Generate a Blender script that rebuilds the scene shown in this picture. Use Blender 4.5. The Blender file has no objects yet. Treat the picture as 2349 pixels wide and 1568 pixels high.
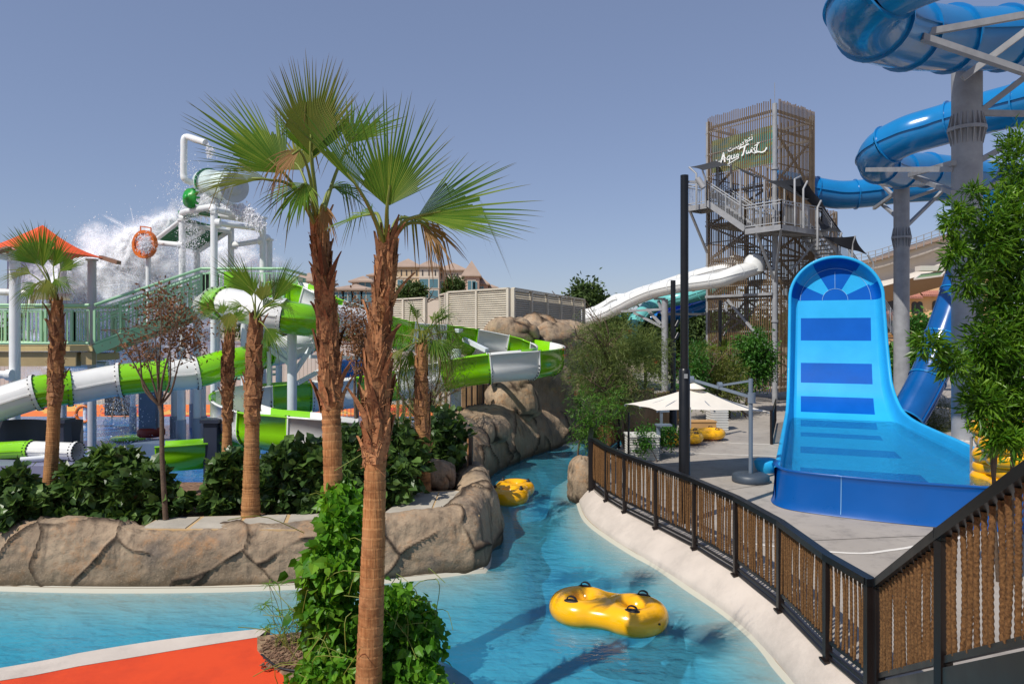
import bpy, math, random
import numpy as np
from mathutils import Vector, Matrix, noise
R = math.radians
rnd = random.Random(7)
# survey frame of the site: eye height and focal length were measured from known sizes (tubes, fences, columns)
F, CX, HY, HC = 1650.0, 1174.5, 760.0, 3.9
def W(px, py, Y): return Vector(((px-CX)*Y/F, Y, HC-(py-HY)*Y/F))
def G(px, py, z):
    Y = (HC-z)*F/(py-HY); return Vector(((px-CX)*Y/F, Y, z))
V = Vector; UP = Vector((0, 0, 1))
C = bpy.context.scene.collection
ORG = {}

# ---------- materials ----------
def lin(c):
    return tuple(((x/255)/12.92 if x/255 <= .04045 else ((x/255+.055)/1.055)**2.4) for x in c)
def newmat(name):
    m = bpy.data.materials.new(name); m.use_nodes = True
    nt = m.node_tree; nt.nodes.clear(); out = nt.nodes.new('ShaderNodeOutputMaterial')
    return m, nt, out
def N(nt, t, **kw):
    n = nt.nodes.new('ShaderNode'+t)
    for k, v in kw.items(): setattr(n, k, v)
    return n
def mixc(nt, f, a, b, mode='MIX'):
    n = nt.nodes.new('ShaderNodeMix'); n.data_type = 'RGBA'; n.blend_type = mode
    for s, v in ((0, f), (6, a), (7, b)):
        if hasattr(v, 'is_linked') or hasattr(v, 'links'): nt.links.new(v, n.inputs[s])
        elif isinstance(v, (int, float)): n.inputs[s].default_value = v
        else: n.inputs[s].default_value = (*v[:3], 1)
    return n.outputs[2]
def noise_tex(nt, scale, detail=4, vec=None, rough=.55):
    n = N(nt, 'TexNoise'); n.inputs['Scale'].default_value = scale; n.inputs['Detail'].default_value = detail
    n.inputs['Roughness'].default_value = rough
    if vec is None:
        g = N(nt, 'NewGeometry'); vec = g.outputs['Position']
    nt.links.new(vec, n.inputs['Vector']); return n.outputs['Fac']
def ramp(nt, fac, p0, p1, c0=(0, 0, 0), c1=(1, 1, 1)):
    r = N(nt, 'ValToRGB'); e = r.color_ramp.elements
    e[0].position, e[1].position = p0, p1; e[0].color = (*c0, 1); e[1].color = (*c1, 1)
    nt.links.new(fac, r.inputs[0]); return r.outputs[0]
def attr(nt, name='a'):
    return N(nt, 'Attribute', attribute_name=name).outputs['Fac']
def bump(nt, h, strength=.3, dist=.02):
    b = N(nt, 'Bump'); b.inputs['Strength'].default_value = strength; b.inputs['Distance'].default_value = dist
    nt.links.new(h, b.inputs['Height']); return b.outputs[0]
def princ(nt, out, col, rough=.5, metal=0, nrm=None, spec=.5, coat=0):
    p = N(nt, 'BsdfPrincipled')
    if hasattr(col, 'links'): nt.links.new(col, p.inputs['Base Color'])
    else: p.inputs['Base Color'].default_value = (*col[:3], 1)
    if hasattr(rough, 'links'): nt.links.new(rough, p.inputs['Roughness'])
    else: p.inputs['Roughness'].default_value = rough
    p.inputs['Metallic'].default_value = metal; p.inputs['Specular IOR Level'].default_value = spec
    p.inputs['Coat Weight'].default_value = coat
    if nrm is not None: nt.links.new(nrm, p.inputs['Normal'])
    nt.links.new(p.outputs[0], out.inputs[0]); return p
MATS = {}
def M(name, rgb, rough=.5, metal=0, var=.12, scale=2.5, bs=0, bscale=60, spec=.5, coat=0, rgb2=None, dirt=0):
    if name in MATS: return MATS[name]
    m, nt, out = newmat(name); c = lin(rgb)
    f = noise_tex(nt, scale, 5)
    c0 = tuple(x*(1-var) for x in c); c1 = tuple(min(1, x*(1+var)) for x in (lin(rgb2) if rgb2 else c))
    col = mixc(nt, ramp(nt, f, .3, .7), c0, c1)
    if dirt:
        d = ramp(nt, noise_tex(nt, scale*.37+.3, 8, rough=.75), .5, .72)
        mm = N(nt, 'Math', operation='MULTIPLY'); mm.inputs[1].default_value = dirt; nt.links.new(d, mm.inputs[0])
        col = mixc(nt, mm.outputs[0], col, tuple(x*.35 for x in c))
    nrm = bump(nt, noise_tex(nt, bscale, 6), bs, .02) if bs else None
    rf = N(nt, 'Math', operation='MULTIPLY_ADD'); nt.links.new(f, rf.inputs[0]); rf.inputs[1].default_value = .25; rf.inputs[2].default_value = max(.02, rough-.12)
    princ(nt, out, col, rf.outputs[0], metal, nrm, spec, coat)
    MATS[name] = m; return m
def leafmat(name, rgb1, rgb2, trans=.35, brown=None, rough=.45, patch=.6):
    if name in MATS: return MATS[name]
    m, nt, out = newmat(name)
    g = N(nt, 'NewGeometry')
    col = mixc(nt, g.outputs['Random Per Island'], lin(rgb1), lin(rgb2))
    col = mixc(nt, ramp(nt, noise_tex(nt, 1.6, 3), .35, .7), col, tuple(x*patch for x in lin(rgb1)))
    if brown: col = mixc(nt, attr(nt), col, lin(brown))
    p = N(nt, 'BsdfPrincipled'); nt.links.new(col, p.inputs['Base Color']); p.inputs['Roughness'].default_value = rough
    p.inputs['Specular IOR Level'].default_value = .35
    t = N(nt, 'BsdfTranslucent'); tc = mixc(nt, 1.0, col, (1.0, 1.0, .55), 'MULTIPLY'); nt.links.new(tc, t.inputs[0])
    s = N(nt, 'MixShader'); s.inputs[0].default_value = trans
    nt.links.new(p.outputs[0], s.inputs[1]); nt.links.new(t.outputs[0], s.inputs[2]); nt.links.new(s.outputs[0], out.inputs[0])
    MATS[name] = m; return m

# ---------- objects ----------
def link(o, parent=None):
    C.objects.link(o)
    if parent is not None:
        o.parent = parent; ORG[o.name] = ORG[parent.name]
def tag(o, label=None, cat=None, group=None, kind=None):
    if label: o['label'] = label
    if cat: o['category'] = cat
    if group: o['group'] = group
    if kind: o['kind'] = kind
    return o
def thing(name, label, cat, loc=(0, 0, 0), group=None):
    o = bpy.data.objects.new(name, None); o.empty_display_size = .2
    o.location = loc; C.objects.link(o); ORG[o.name] = Vector(loc)
    return tag(o, label, cat, group)
def rawmesh(name, verts, faces, mats, parent=None, smooth=None, mi=None, a=None, org=None):
    me = bpy.data.meshes.new(name)
    og = ORG[parent.name] if parent is not None else (Vector(org) if org is not None else Vector((0, 0, 0)))
    vv = np.asarray(verts, dtype=np.float64).reshape(-1, 3)-np.array(og)
    me.from_pydata(vv.tolist(), [], faces if isinstance(faces, list) else faces.tolist())
    for m in (mats if isinstance(mats, (list, tuple)) else [mats]): me.materials.append(m)
    if mi is not None: me.polygons.foreach_set('material_index', mi)
    if smooth is True: me.polygons.foreach_set('use_smooth', [True]*len(me.polygons))
    elif smooth: me.polygons.foreach_set('use_smooth', smooth)
    if a is not None:
        at = me.attributes.new('a', 'FLOAT', 'POINT'); at.data.foreach_set('value', np.asarray(a, dtype=np.float32))
    me.update()
    o = bpy.data.objects.new(name, me)
    if parent is None:
        o.location = og; C.objects.link(o); ORG[o.name] = og
    else: link(o, parent)
    return o
def catmull(pts, n, closed=False):
    P = [np.array(p, dtype=float) for p in pts]; out = []
    k = len(P)
    for i in range(k if closed else k-1):
        p0, p1, p2, p3 = (P[(i-1) % k], P[i], P[(i+1) % k], P[(i+2) % k]) if closed else (P[max(i-1, 0)], P[i], P[i+1], P[min(i+2, k-1)])
        for j in range(12):
            t = j/12
            out.append(.5*((2*p1)+(-p0+p2)*t+(2*p0-5*p1+4*p2-p3)*t*t+(-p0+3*p1-3*p2+p3)*t**3))
    if not closed: out.append(P[-1])
    A = np.array(out)
    if closed: A = np.vstack([A, A[:1]])
    d = np.r_[0, np.cumsum(np.linalg.norm(np.diff(A, axis=0), axis=1))]
    s = np.linspace(0, d[-1], n+1 if closed else n)
    B = np.stack([np.interp(s, d, A[:, c]) for c in range(A.shape[1])], 1)
    return B[:-1] if closed else B
def frames(P, up=None):
    P = np.asarray(P, float); T = np.gradient(P, axis=0); T /= np.linalg.norm(T, axis=1)[:, None]+1e-12
    A, B = [], []
    if up is None:                                   # parallel transport
        r = np.cross(T[0], [0, 0, 1.]); 
        if np.linalg.norm(r) < .05: r = np.cross(T[0], [0, 1., 0])
        r /= np.linalg.norm(r)
        for t in T:
            r = r-t*np.dot(r, t); r /= np.linalg.norm(r)+1e-12; A.append(r); B.append(np.cross(r, t))
    else:
        ups = np.asarray(up, float)
        for i, t in enumerate(T):
            u = ups if ups.ndim == 1 else ups[i]
            r = np.cross(t, u); r /= np.linalg.norm(r)+1e-12; A.append(r); B.append(np.cross(r, t))
    return T, np.array(A), np.array(B)
class MB:
    def __init__(s): s.v, s.f, s.s, s.m, s.a = [], [], [], [], []
    def add(s, verts, faces, smooth=False, mi=0, a=None):
        b = len(s.v); s.v += [tuple(p) for p in verts]
        s.f += [tuple(b+i for i in q) for q in faces]; s.s += [smooth]*len(faces)
        s.m += ([mi]*len(faces) if isinstance(mi, int) else list(mi))
        s.a += list(a) if a is not None else [0.]*len(verts)
        return s
    def box(s, c, size, ax=None, mi=0):
        c = np.array(c, float); h = np.array(size, float)/2
        X, Y, Z = (np.eye(3) if ax is None else [np.array(q, float) for q in ax])
        vs = [c+X*h[0]*i+Y*h[1]*j+Z*h[2]*k for k in (-1, 1) for j in (-1, 1) for i in (-1, 1)]
        return s.add(vs, [(0, 2, 3, 1), (4, 5, 7, 6), (0, 1, 5, 4), (2, 6, 7, 3), (0, 4, 6, 2), (1, 3, 7, 5)], False, mi)
    def bar(s, p0, p1, w, h=None, up=(0, 0, 1), mi=0):
        p0, p1 = np.array(p0, float), np.array(p1, float); d = p1-p0; L = np.linalg.norm(d)
        if L < 1e-6: return s
        d /= L; r = np.cross(d, up)
        if np.linalg.norm(r) < 1e-3: r = np.cross(d, (0, 1, 0))
        r /= np.linalg.norm(r); u = np.cross(r, d)
        return s.box((p0+p1)/2, (w, L, h or w), (r, d, u), mi)
    def tube(s, P, r, n=8, caps=True, mi=0, up=None, a=None):
        P = np.asarray([tuple(p) for p in P], float); k = len(P); rr = np.broadcast_to(np.asarray(r, float), (k,))
        T, A, B = frames(P, up); th = np.linspace(0, 2*np.pi, n, endpoint=False)
        vs = (P[:, None, :]+rr[:, None, None]*(np.cos(th)[None, :, None]*A[:, None, :]+np.sin(th)[None, :, None]*B[:, None, :])).reshape(-1, 3)
        fs = [(i*n+j, i*n+(j+1) % n, (i+1)*n+(j+1) % n, (i+1)*n+j) for i in range(k-1) for j in range(n)]
        aa = None if a is None else np.repeat(np.asarray(a), n)
        s.add(vs, fs, True, mi, aa)
        if caps:
            s.add(vs[:n], [tuple(range(n))], False, mi); s.add(vs[-n:], [tuple(range(n-1, -1, -1))], False, mi)
        return s
    def cyl(s, p0, p1, r, n=12, mi=0, r2=None): return s.tube([p0, p1], [r, r if r2 is None else r2], n, True, mi)
    def lathe(s, prof, o=(0, 0, 0), n=24, ax=None, mi=0, smooth=True):
        o = np.array(o, float); X, Y, Z = np.eye(3) if ax is None else [np.array(q, float) for q in ax]
        k = len(prof); vs = [o+X*r*math.cos(2*math.pi*j/n)+Y*r*math.sin(2*math.pi*j/n)+Z*z for r, z in prof for j in range(n)]
        return s.add(vs, [(i*n+j, i*n+(j+1) % n, (i+1)*n+(j+1) % n, (i+1)*n+j) for i in range(k-1) for j in range(n)], smooth, mi)
    def grid(s, P, smooth=True, mi=0, a=None, closed=False):
        P = np.asarray(P, float); n, m = P.shape[:2]; q = m if closed else m-1
        fs = [(i*m+j, i*m+(j+1) % m, (i+1)*m+(j+1) % m, (i+1)*m+j) for i in range(n-1) for j in range(q)]
        return s.add(P.reshape(-1, 3), fs, smooth, mi, None if a is None else np.asarray(a).reshape(-1))
    def slab(s, poly, z1, z0, mi=0):
        n = len(poly); from mathutils.geometry import tessellate_polygon as tp
        top = [V((p[0], p[1], z1)) for p in poly]; tr = tp([top]); ar = sum(poly[i][0]*poly[(i+1) % n][1]-poly[(i+1) % n][0]*poly[i][1] for i in range(n))
        fs = []
        for t in tr:
            a, b, c = [top[i] for i in t]
            fs.append(tuple(t) if (b-a).cross(c-a).z > 0 else tuple(reversed(t)))
        s.add(top, fs, False, mi)
        bot = [V((p[0], p[1], z0)) for p in poly]
        sd = [(i, (i+1) % n, n+(i+1) % n, n+i) for i in range(n)]
        if ar > 0: sd = [tuple(reversed(q)) for q in sd]
        return s.add(top+bot, sd, False, mi)
    def build(s, name, mats, parent=None, org=None):
        return rawmesh(name, s.v, s.f, mats, parent, s.s, s.m, s.a if any(s.a) else None, org)
def struct(o, label=None):
    o['kind'] = 'structure'
    if label: o['label'] = label
    return o
def ring(mb, c, ax, R0, r1, r2, w, n=28, mi=0):   # flange: annulus of width w around axis ax
    z = np.array(ax, float); z /= np.linalg.norm(z); x = np.cross(z, (0, 0, 1.)); 
    if np.linalg.norm(x) < 1e-3: x = np.array((1., 0, 0))
    x /= np.linalg.norm(x); y = np.cross(z, x)
    mb.lathe([(r1, -w/2), (r2, -w/2), (r2, w/2), (r1, w/2), (r1, -w/2)], c, n, (x, y, z), mi, False)
# ---------- leaves ----------
SHAPES = {
 'lance': ([(0, 0, 0), (.5, .1, .03), (1, 0, -.05), (.5, -.1, .03), (.45, 0, -.01)], [(0, 4, 1), (1, 4, 2), (0, 3, 4), (3, 2, 4)]),
 'heart': ([(0, 0, 0), (.05, .34, .06), (.45, .42, .05), (1, 0, -.16), (.45, -.42, .05), (.05, -.34, .06), (.4, 0, -.03)], [(0, 6, 1), (1, 6, 2), (2, 6, 3), (3, 6, 4), (4, 6, 5), (5, 6, 0)]),
 'oval': ([(0, 0, 0), (.45, .24, .05), (1, 0, -.08), (.45, -.24, .05)], [(0, 2, 1), (0, 3, 2)]),
 'needle': ([(0, .02, 0), (1, 0, -.05), (0, -.02, 0)], [(0, 2, 1)]),
 'blade': ([(0, .03, 0), (.6, .035, .1), (1, 0, 0), (.6, -.035, .1), (0, -.03, 0)], [(0, 4, 3), (0, 3, 1), (1, 3, 2)]),
}
def leaf_mesh(name, pos, dirs, size, shape, mat, parent, rg, flat=.5):
    vs, fs = SHAPES[shape]; T = np.array(vs); n = len(pos); k = len(T)
    d = dirs/(np.linalg.norm(dirs, axis=1)[:, None]+1e-9)
    u = rg.normal(size=(n, 3)); u[:, 2] += flat*3; u -= d*np.sum(u*d, 1)[:, None]; u /= np.linalg.norm(u, axis=1)[:, None]+1e-9
    w = np.cross(u, d); sz = np.broadcast_to(size, (n,))
    vv = pos[:, None, :]+sz[:, None, None]*(T[None, :, 0:1]*d[:, None, :]+T[None, :, 1:2]*w[:, None, :]+T[None, :, 2:3]*u[:, None, :])
    ff = [tuple(int(b)+i for i in q) for b in range(0, n*k, k) for q in fs]
    return rawmesh(name, vv.reshape(-1, 3), ff, mat, parent, False)
def crown_points(ells, ncl, per, rg, spread=.18, shell=.35):
    """clusters of leaves through several ellipsoids (cx,cy,cz,rx,ry,rz)"""
    vol = np.array([e[3]*e[4]*e[5] for e in ells])**.75; pr = vol/vol.sum()
    P, D = [], []
    for i in rg.choice(len(ells), ncl, p=pr):
        e = np.array(ells[i], float); g = rg.normal(size=3); g /= np.linalg.norm(g)
        rad = (shell+(1-shell)*rg.random())**.7
        c = e[:3]+g*e[3:]*rad; m = max(2, int(per*rg.uniform(.5, 1.5)))
        q = rg.normal(size=(m, 3))*spread*e[3:].mean()
        P.append(c+q); D.append(g*.7+rg.normal(size=(m, 3))*.7+np.array((0, 0, -.15)))
    return np.vstack(P), np.vstack(D)
sc = bpy.context.scene
sc.view_settings.view_transform = 'Standard'; sc.view_settings.look = 'None'; sc.view_settings.exposure = 0; sc.view_settings.gamma = 1
cam = bpy.data.cameras.new('camera'); co = bpy.data.objects.new('camera', cam); C.objects.link(co)
co.location = (0, 0, HC); co.rotation_euler = (R(90), 0, 0); cam.sensor_width = 36; cam.lens = F/2349*36
cam.shift_y = -24/2349; cam.clip_start = .05; cam.clip_end = 6000; sc.camera = co
sc.cycles.use_denoising = True; sc.cycles.transparent_max_bounces = 24; sc.cycles.max_bounces = 9; sc.cycles.diffuse_bounces = 5
sc.cycles.caustics_reflective = False; sc.cycles.caustics_refractive = False; sc.cycles.sample_clamp_indirect = 4
SUN = V((-.46, -.45, .77)).normalized()
el = math.asin(SUN.z); az = math.atan2(SUN.x, SUN.y)
sl = bpy.data.lights.new('sun', 'SUN'); sl.energy = 4.4; sl.angle = R(.5); sl.color = (1, .95, .87)
so = bpy.data.objects.new('sun', sl); C.objects.link(so); so.location = (-20, -5, 40)
so.rotation_euler = (-SUN).to_track_quat('-Z', 'Y').to_euler()
wd = bpy.data.worlds.new('World'); sc.world = wd; wd.use_nodes = True; nt = wd.node_tree
bg = nt.nodes['Background']; sk = nt.nodes.new('ShaderNodeTexSky'); sk.sky_type = 'NISHITA'; sk.sun_disc = False
sk.sun_elevation = el; sk.sun_rotation = az; sk.altitude = 10; sk.air_density = 1.0; sk.dust_density = .15; sk.ozone_density = 3.0
hs = nt.nodes.new('ShaderNodeHueSaturation'); hs.inputs['Saturation'].default_value = .84; hs.inputs['Value'].default_value = 1
nt.links.new(sk.outputs[0], hs.inputs['Color'])
gm = nt.nodes.new('ShaderNodeMix'); gm.data_type = 'RGBA'; gm.blend_type = 'MULTIPLY'; gm.inputs[0].default_value = 1; gm.inputs[7].default_value = (1.0, .97, 1.05, 1)
nt.links.new(hs.outputs[0], gm.inputs[6]); hz = nt.nodes.new('ShaderNodeMix'); hz.data_type = 'RGBA'; hz.inputs[0].default_value = .5; hz.inputs[7].default_value = (1.72, 2.28, 3.75, 1)   # thin even haze over the clear sky
nt.links.new(gm.outputs[2], hz.inputs[6]); nt.links.new(hz.outputs[2], bg.inputs['Color']); bg.inputs['Strength'].default_value = .115

# ---------- shared paints ----------
steel_grey = M('galvanised steel', (152, 153, 155), .55, .1, .14, 3, .06, 30, dirt=.25)
steel_white = M('white painted steel', (225, 228, 228), .35, 0, .05, 2, dirt=.15)
white_gel = M('white gelcoat', (226, 226, 222), .22, 0, .04, 1.5, coat=.3, dirt=.1)
lime = M('lime gelcoat', (128, 198, 8), .2, 0, .08, 1.5, coat=.4)
blue_tube = M('blue gelcoat', (16, 120, 182), .2, 0, .08, 1.2, coat=.25)
blue_light = M('light blue gelcoat', (42, 168, 224), .4, 0, .05, 1.5, coat=.05, spec=.2, dirt=.12)
blue_dark = M('dark blue gelcoat', (0, 88, 178), .5, 0, .07, 1.5, coat=0, spec=.12, dirt=.12)
blue_wall = M('deep blue gelcoat', (0, 82, 158), .3, 0, .06, 1.5, coat=.1)
dark_metal = M('dark brown painted metal', (38, 30, 28), .38, .3, .15, 4, dirt=.2)
black_metal = M('black painted metal', (22, 23, 26), .35, .2, .12, 3)
sage = M('sage green painted steel', (152, 196, 156), .4, 0, .07, 3)
yellow_vinyl = M('yellow vinyl', (246, 178, 4), .22, 0, .06, 2.5, .04, 8, coat=.35)
black_rubber = M('black rubber', (25, 25, 27), .5)
sand_wood = M('sandy boards', (196, 168, 112), .6, 0, .15, 5)
bark = M('grey brown bark', (96, 78, 62), .85, 0, .3, 8, .6, 40)
def slatmat():
    return M('golden bamboo rod', (134, 104, 66), .6, 0, .35, 1.2, rgb2=(116, 96, 70))
bamboo = slatmat()

# ---------- river ----------
lip_right = [G(px, py, .1) for px, py in ((1322, 1085), (1324, 1125), (1334, 1164), (1351, 1190), (1392, 1221), (1453, 1259), (1509, 1289), (1581, 1338), (1657, 1387), (1713, 1432), (1755, 1474), (1783, 1512))]
lip_right = [V((5.5, 27.5, .1)), V((3.2, 22.5, .1)), V((2.2, 19.5, .1))]+lip_right+[V((3.1, 7.4, .1)), V((2.95, 6.2, .1)), V((2.8, 4.2, .1)), V((2.7, 2.0, .1))]
bank_left = [G(px, py, 0.) for px, py in ((1345, 1008), (1240, 1035), (1150, 1068), (1108, 1098), (1112, 1180), (1118, 1296), (1060, 1315), (880, 1335), (600, 1352), (300, 1357), (0, 1352))]
bank_left = [V((5.5, 30, 0))]+bank_left+[V((-11, 11.2, 0)), V((-15, 11.8, 0))]
near = [V((-15, 5.4, 0)), V((-9, 6.6, 0))]+[G(px, py, .1) for px, py in ((0, 1540), (200, 1502), (400, 1471), (620, 1447), (760, 1444), (880, 1462), (960, 1500), (1004, 1562))]+[V((-.5, 6.4, 0)), V((-.4, 2, 0))]
def smooth2(pts, n): return catmull([(p[0], p[1]) for p in pts], n)
Rr = smooth2(lip_right, 110); Lb = smooth2(bank_left, 110); Nr = smooth2(near, 70)
OUT = np.vstack([Rr[::-1], Lb, Nr])               # counter-clockwise outline seen from above
ar = np.sum(OUT[:, 0]*np.roll(OUT[:, 1], -1)-np.roll(OUT[:, 0], -1)*OUT[:, 1])
if ar < 0: OUT = OUT[::-1]
def inset(P, d):
    T = np.roll(P, -2, 0)-np.roll(P, 2, 0); T /= np.linalg.norm(T, axis=1)[:, None]+1e-9
    return P+np.stack([-T[:, 1], T[:, 0]], 1)*d
from mathutils.geometry import tessellate_polygon
# ground with the river cut out
big = [V((-3000, -60, 0)), V((3000, -60, 0)), V((3000, 5000, 0)), V((-3000, 5000, 0))]
hole = [V((p[0], p[1], 0)) for p in OUT]
allv = big+hole; tr = tessellate_polygon([big, hole[::-1]])
hv = big+hole[::-1]
fs = [tuple(t) if (hv[t[1]]-hv[t[0]]).cross(hv[t[2]]-hv[t[0]]).z > 0 else tuple(reversed(t)) for t in tr]
sandy = M('sandy ground', (168, 150, 124), .9, 0, .2, .6, .3, 25)
struct(rawmesh('ground', [(v.x, v.y, .06) for v in hv], fs, sandy), 'sandy ground around the water park')
# bed: lip, shelf, floor
def bedmat():
    m, nt, out = newmat('pool plaster')
    n1 = noise_tex(nt, .55, 5); col = mixc(nt, ramp(nt, n1, .35, .68), lin((120, 200, 218)), lin((84, 172, 202)))
    g = N(nt, 'NewGeometry'); sx = N(nt, 'SeparateXYZ'); nt.links.new(g.outputs['Position'], sx.inputs[0])
    mr = N(nt, 'MapRange'); nt.links.new(sx.outputs['Z'], mr.inputs[0]); mr.inputs[1].default_value = -.32; mr.inputs[2].default_value = -.04
    col = mixc(nt, mr.outputs[0], col, lin((186, 182, 166)))
    princ(nt, out, col, .8); return m
lev = [(-.03, .07), (.03, .035), (.07, -.02), (.32, -.12), (.62, -.3), (.74, -.85), (.9, -.95)]
loops = [np.c_[inset(OUT, d), np.full(len(OUT), z)] for d, z in lev]
mb = MB(); mb.grid(np.stack(loops).transpose(0, 1, 2), True, closed=True)
inner = [V(p) for p in loops[-1]]; tr = tessellate_polygon([inner])
mb.add(inner, [tuple(t) if (inner[t[1]]-inner[t[0]]).cross(inner[t[2]]-inner[t[0]]).z > 0 else tuple(reversed(t)) for t in tr])
struct(mb.build('river_bed', bedmat()), 'pale plaster bed of the lazy river')
def watermat(name, absorb, dens, ripple=1.0, tint=(1, 1, 1), turb=(.08, .44, .57, .34), bmp=(.3, .07)):
    m, nt, out = newmat(name)
    g = N(nt, 'NewGeometry'); mp = N(nt, 'Mapping'); mp.inputs['Scale'].default_value = (1, 1.7, 1); nt.links.new(g.outputs['Position'], mp.inputs[0])
    h1 = noise_tex(nt, 2.2*ripple, 3, mp.outputs[0]); h2 = noise_tex(nt, 9*ripple, 3, mp.outputs[0])
    ad = N(nt, 'Math', operation='MULTIPLY_ADD'); nt.links.new(h2, ad.inputs[0]); ad.inputs[1].default_value = .3; nt.links.new(h1, ad.inputs[2])
    nr = bump(nt, ad.outputs[0], *bmp)
    fr = N(nt, 'Fresnel'); fr.inputs['IOR'].default_value = 1.33; nt.links.new(nr, fr.inputs['Normal'])
    gl = N(nt, 'BsdfGlossy'); gl.inputs['Roughness'].default_value = .04; nt.links.new(nr, gl.inputs['Normal'])
    tr_ = N(nt, 'BsdfTransparent'); tr_.inputs[0].default_value = (*tint, 1)
    vt = N(nt, 'TexVoronoi'); vt.feature = 'SMOOTH_F1'; vt.inputs['Scale'].default_value = 2.6*ripple; wn = N(nt, 'TexNoise'); wn.inputs['Scale'].default_value = 1.6; wn.inputs['Detail'].default_value = 3; nt.links.new(mp.outputs[0], wn.inputs['Vector'])
    wa = N(nt, 'VectorMath', operation='MULTIPLY_ADD'); nt.links.new(wn.outputs['Color'], wa.inputs[0]); wa.inputs[1].default_value = (.9, .9, .9); nt.links.new(mp.outputs[0], wa.inputs[2]); nt.links.new(wa.outputs[0], vt.inputs['Vector'])
    a2 = N(nt, 'Math', operation='MULTIPLY_ADD'); nt.links.new(vt.outputs['Distance'], a2.inputs[0]); a2.inputs[1].default_value = .7; nt.links.new(ad.outputs[0], a2.inputs[2])
    nd = bump(nt, a2.outputs[0], .9, .13); df = N(nt, 'BsdfDiffuse'); df.inputs[0].default_value = (*turb[:3], 1); nt.links.new(nd, df.inputs['Normal'])
    tm = N(nt, 'MixShader'); tm.inputs[0].default_value = turb[3]; nt.links.new(tr_.outputs[0], tm.inputs[1]); nt.links.new(df.outputs[0], tm.inputs[2])
    mx = N(nt, 'MixShader'); nt.links.new(fr.outputs[0], mx.inputs[0]); nt.links.new(tm.outputs[0], mx.inputs[1]); nt.links.new(gl.outputs[0], mx.inputs[2])
    nt.links.new(mx.outputs[0], out.inputs[0])
    if dens:
        va = N(nt, 'VolumeAbsorption'); va.inputs['Color'].default_value = (*absorb, 1); va.inputs['Density'].default_value = dens
        nt.links.new(va.outputs[0], out.inputs['Volume'])
    return m
river_water = watermat('river water', (.14, .68, .83), .62)
wl = inset(OUT, -.12)
mb = MB(); mb.slab([(p[0], p[1]) for p in wl], .0, -1.02)
bot = [V((p[0], p[1], -1.02)) for p in wl]; tr = tessellate_polygon([bot])
mb.add(bot, [tuple(t) if (bot[t[1]]-bot[t[0]]).cross(bot[t[2]]-bot[t[0]]).z < 0 else tuple(reversed(t)) for t in tr])
struct(mb.build('river_water', river_water), 'clear turquoise water of the lazy river')

# ---------- right bank kerb and deck ----------
posts_l = [G(px, py, .42) for px, py in ((1361, 1122), (1391, 1149), (1433, 1175), (1505, 1212), (1594, 1259), (1689, 1319), (1790, 1401), (1898, 1515))]+[V((3.41, 6.87, .42))]
cream = M('cream plaster kerb', (200, 188, 176), .8, 0, .1, 1.6, .2, 30, dirt=.35)
fl = [V((3.9, 24, .42)), V((2.9, 20, .42)), V((2.1, 17.3, .42))]+posts_l+[V((3.35, 5.0, .42)), V((3.25, 2.0, .42))]
fence_line = smooth2(fl, 110)
_lp = smooth2(lip_right, 600); lipc = []; _k = 0
for _p in fence_line:
    _d = np.linalg.norm(_lp-_p, axis=1); _d[:_k] = 9e9; _k = int(np.argmin(_d)); lipc.append(_lp[_k])
lipc = np.array(lipc)
for _ in range(6): lipc[1:-1] = (lipc[:-2]+lipc[1:-1]+lipc[2:])/3
rows = []
for t, zz in ((-.02, .0), (0, .105), (.06, .15), (.35, .27), (.8, .40), (1, .425), (1.12, .425)):
    rows.append(np.c_[lipc*(1-t)+fence_line*t, np.full(110, zz)])
mb = MB(); mb.grid(np.stack(rows)[:, ::-1], True); struct(mb.build('kerb', cream), 'cream plaster kerb sloping from fence to river')
def deckmat():
    m, nt, out = newmat('brushed concrete deck')
    col = mixc(nt, ramp(nt, noise_tex(nt, .5, 6), .3, .7), lin((150, 142, 134)), lin((172, 163, 152)))
    col = mixc(nt, ramp(nt, noise_tex(nt, 2.2, 8, rough=.7), .5, .8), col, lin((120, 114, 108)))
    princ(nt, out, col, .85, 0, bump(nt, noise_tex(nt, 90, 3), .2, .01)); return m
deck_poly = [tuple(p) for p in fence_line]+[(14, 2), (40, 2), (40, 60), (4.6, 60), (4.6, 27)]
mb = MB(); mb.slab(deck_poly, .45, 0.0); struct(mb.build('pool_deck', deckmat()), 'grey concrete pool deck beside the slides')
def strip(pts, w, z, name, mat, label=None, lift=0):
    P = catmull([(p[0], p[1]) for p in pts], 40); T = np.gradient(P, axis=0); T /= np.linalg.norm(T, axis=1)[:, None]
    nn = np.stack([-T[:, 1], T[:, 0]], 1)*w/2
    mb = MB(); mb.grid(np.stack([np.c_[P+nn, np.full(40, z)], np.c_[P-nn, np.full(40, z)]])); return struct(mb.build(name, mat), label)
line_paint = M('white line paint', (222, 216, 206), .7, 0, .05, 4, dirt=.25)
strip([G(x, y, .45) for x, y in ((1500, 996), (1620, 1010), (1700, 1017), (1785, 1019))], .09, .456, 'deck_line', line_paint, 'white painted line on the deck beyond the parasol')
strip([G(x, y, .45) for x, y in ((1560, 1038), (1660, 1042), (1780, 1046))], .08, .456, 'deck_line', line_paint, 'white painted line on the deck under the parasol')
strip([G(x, y, .45) for x, y in ((1540, 1200), (1700, 1242), (1940, 1268), (2040, 1262), (2130, 1247), (2300, 1215))], .075, .456, 'deck_line', line_paint, 'white painted line on the deck before the blue basin')

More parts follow.
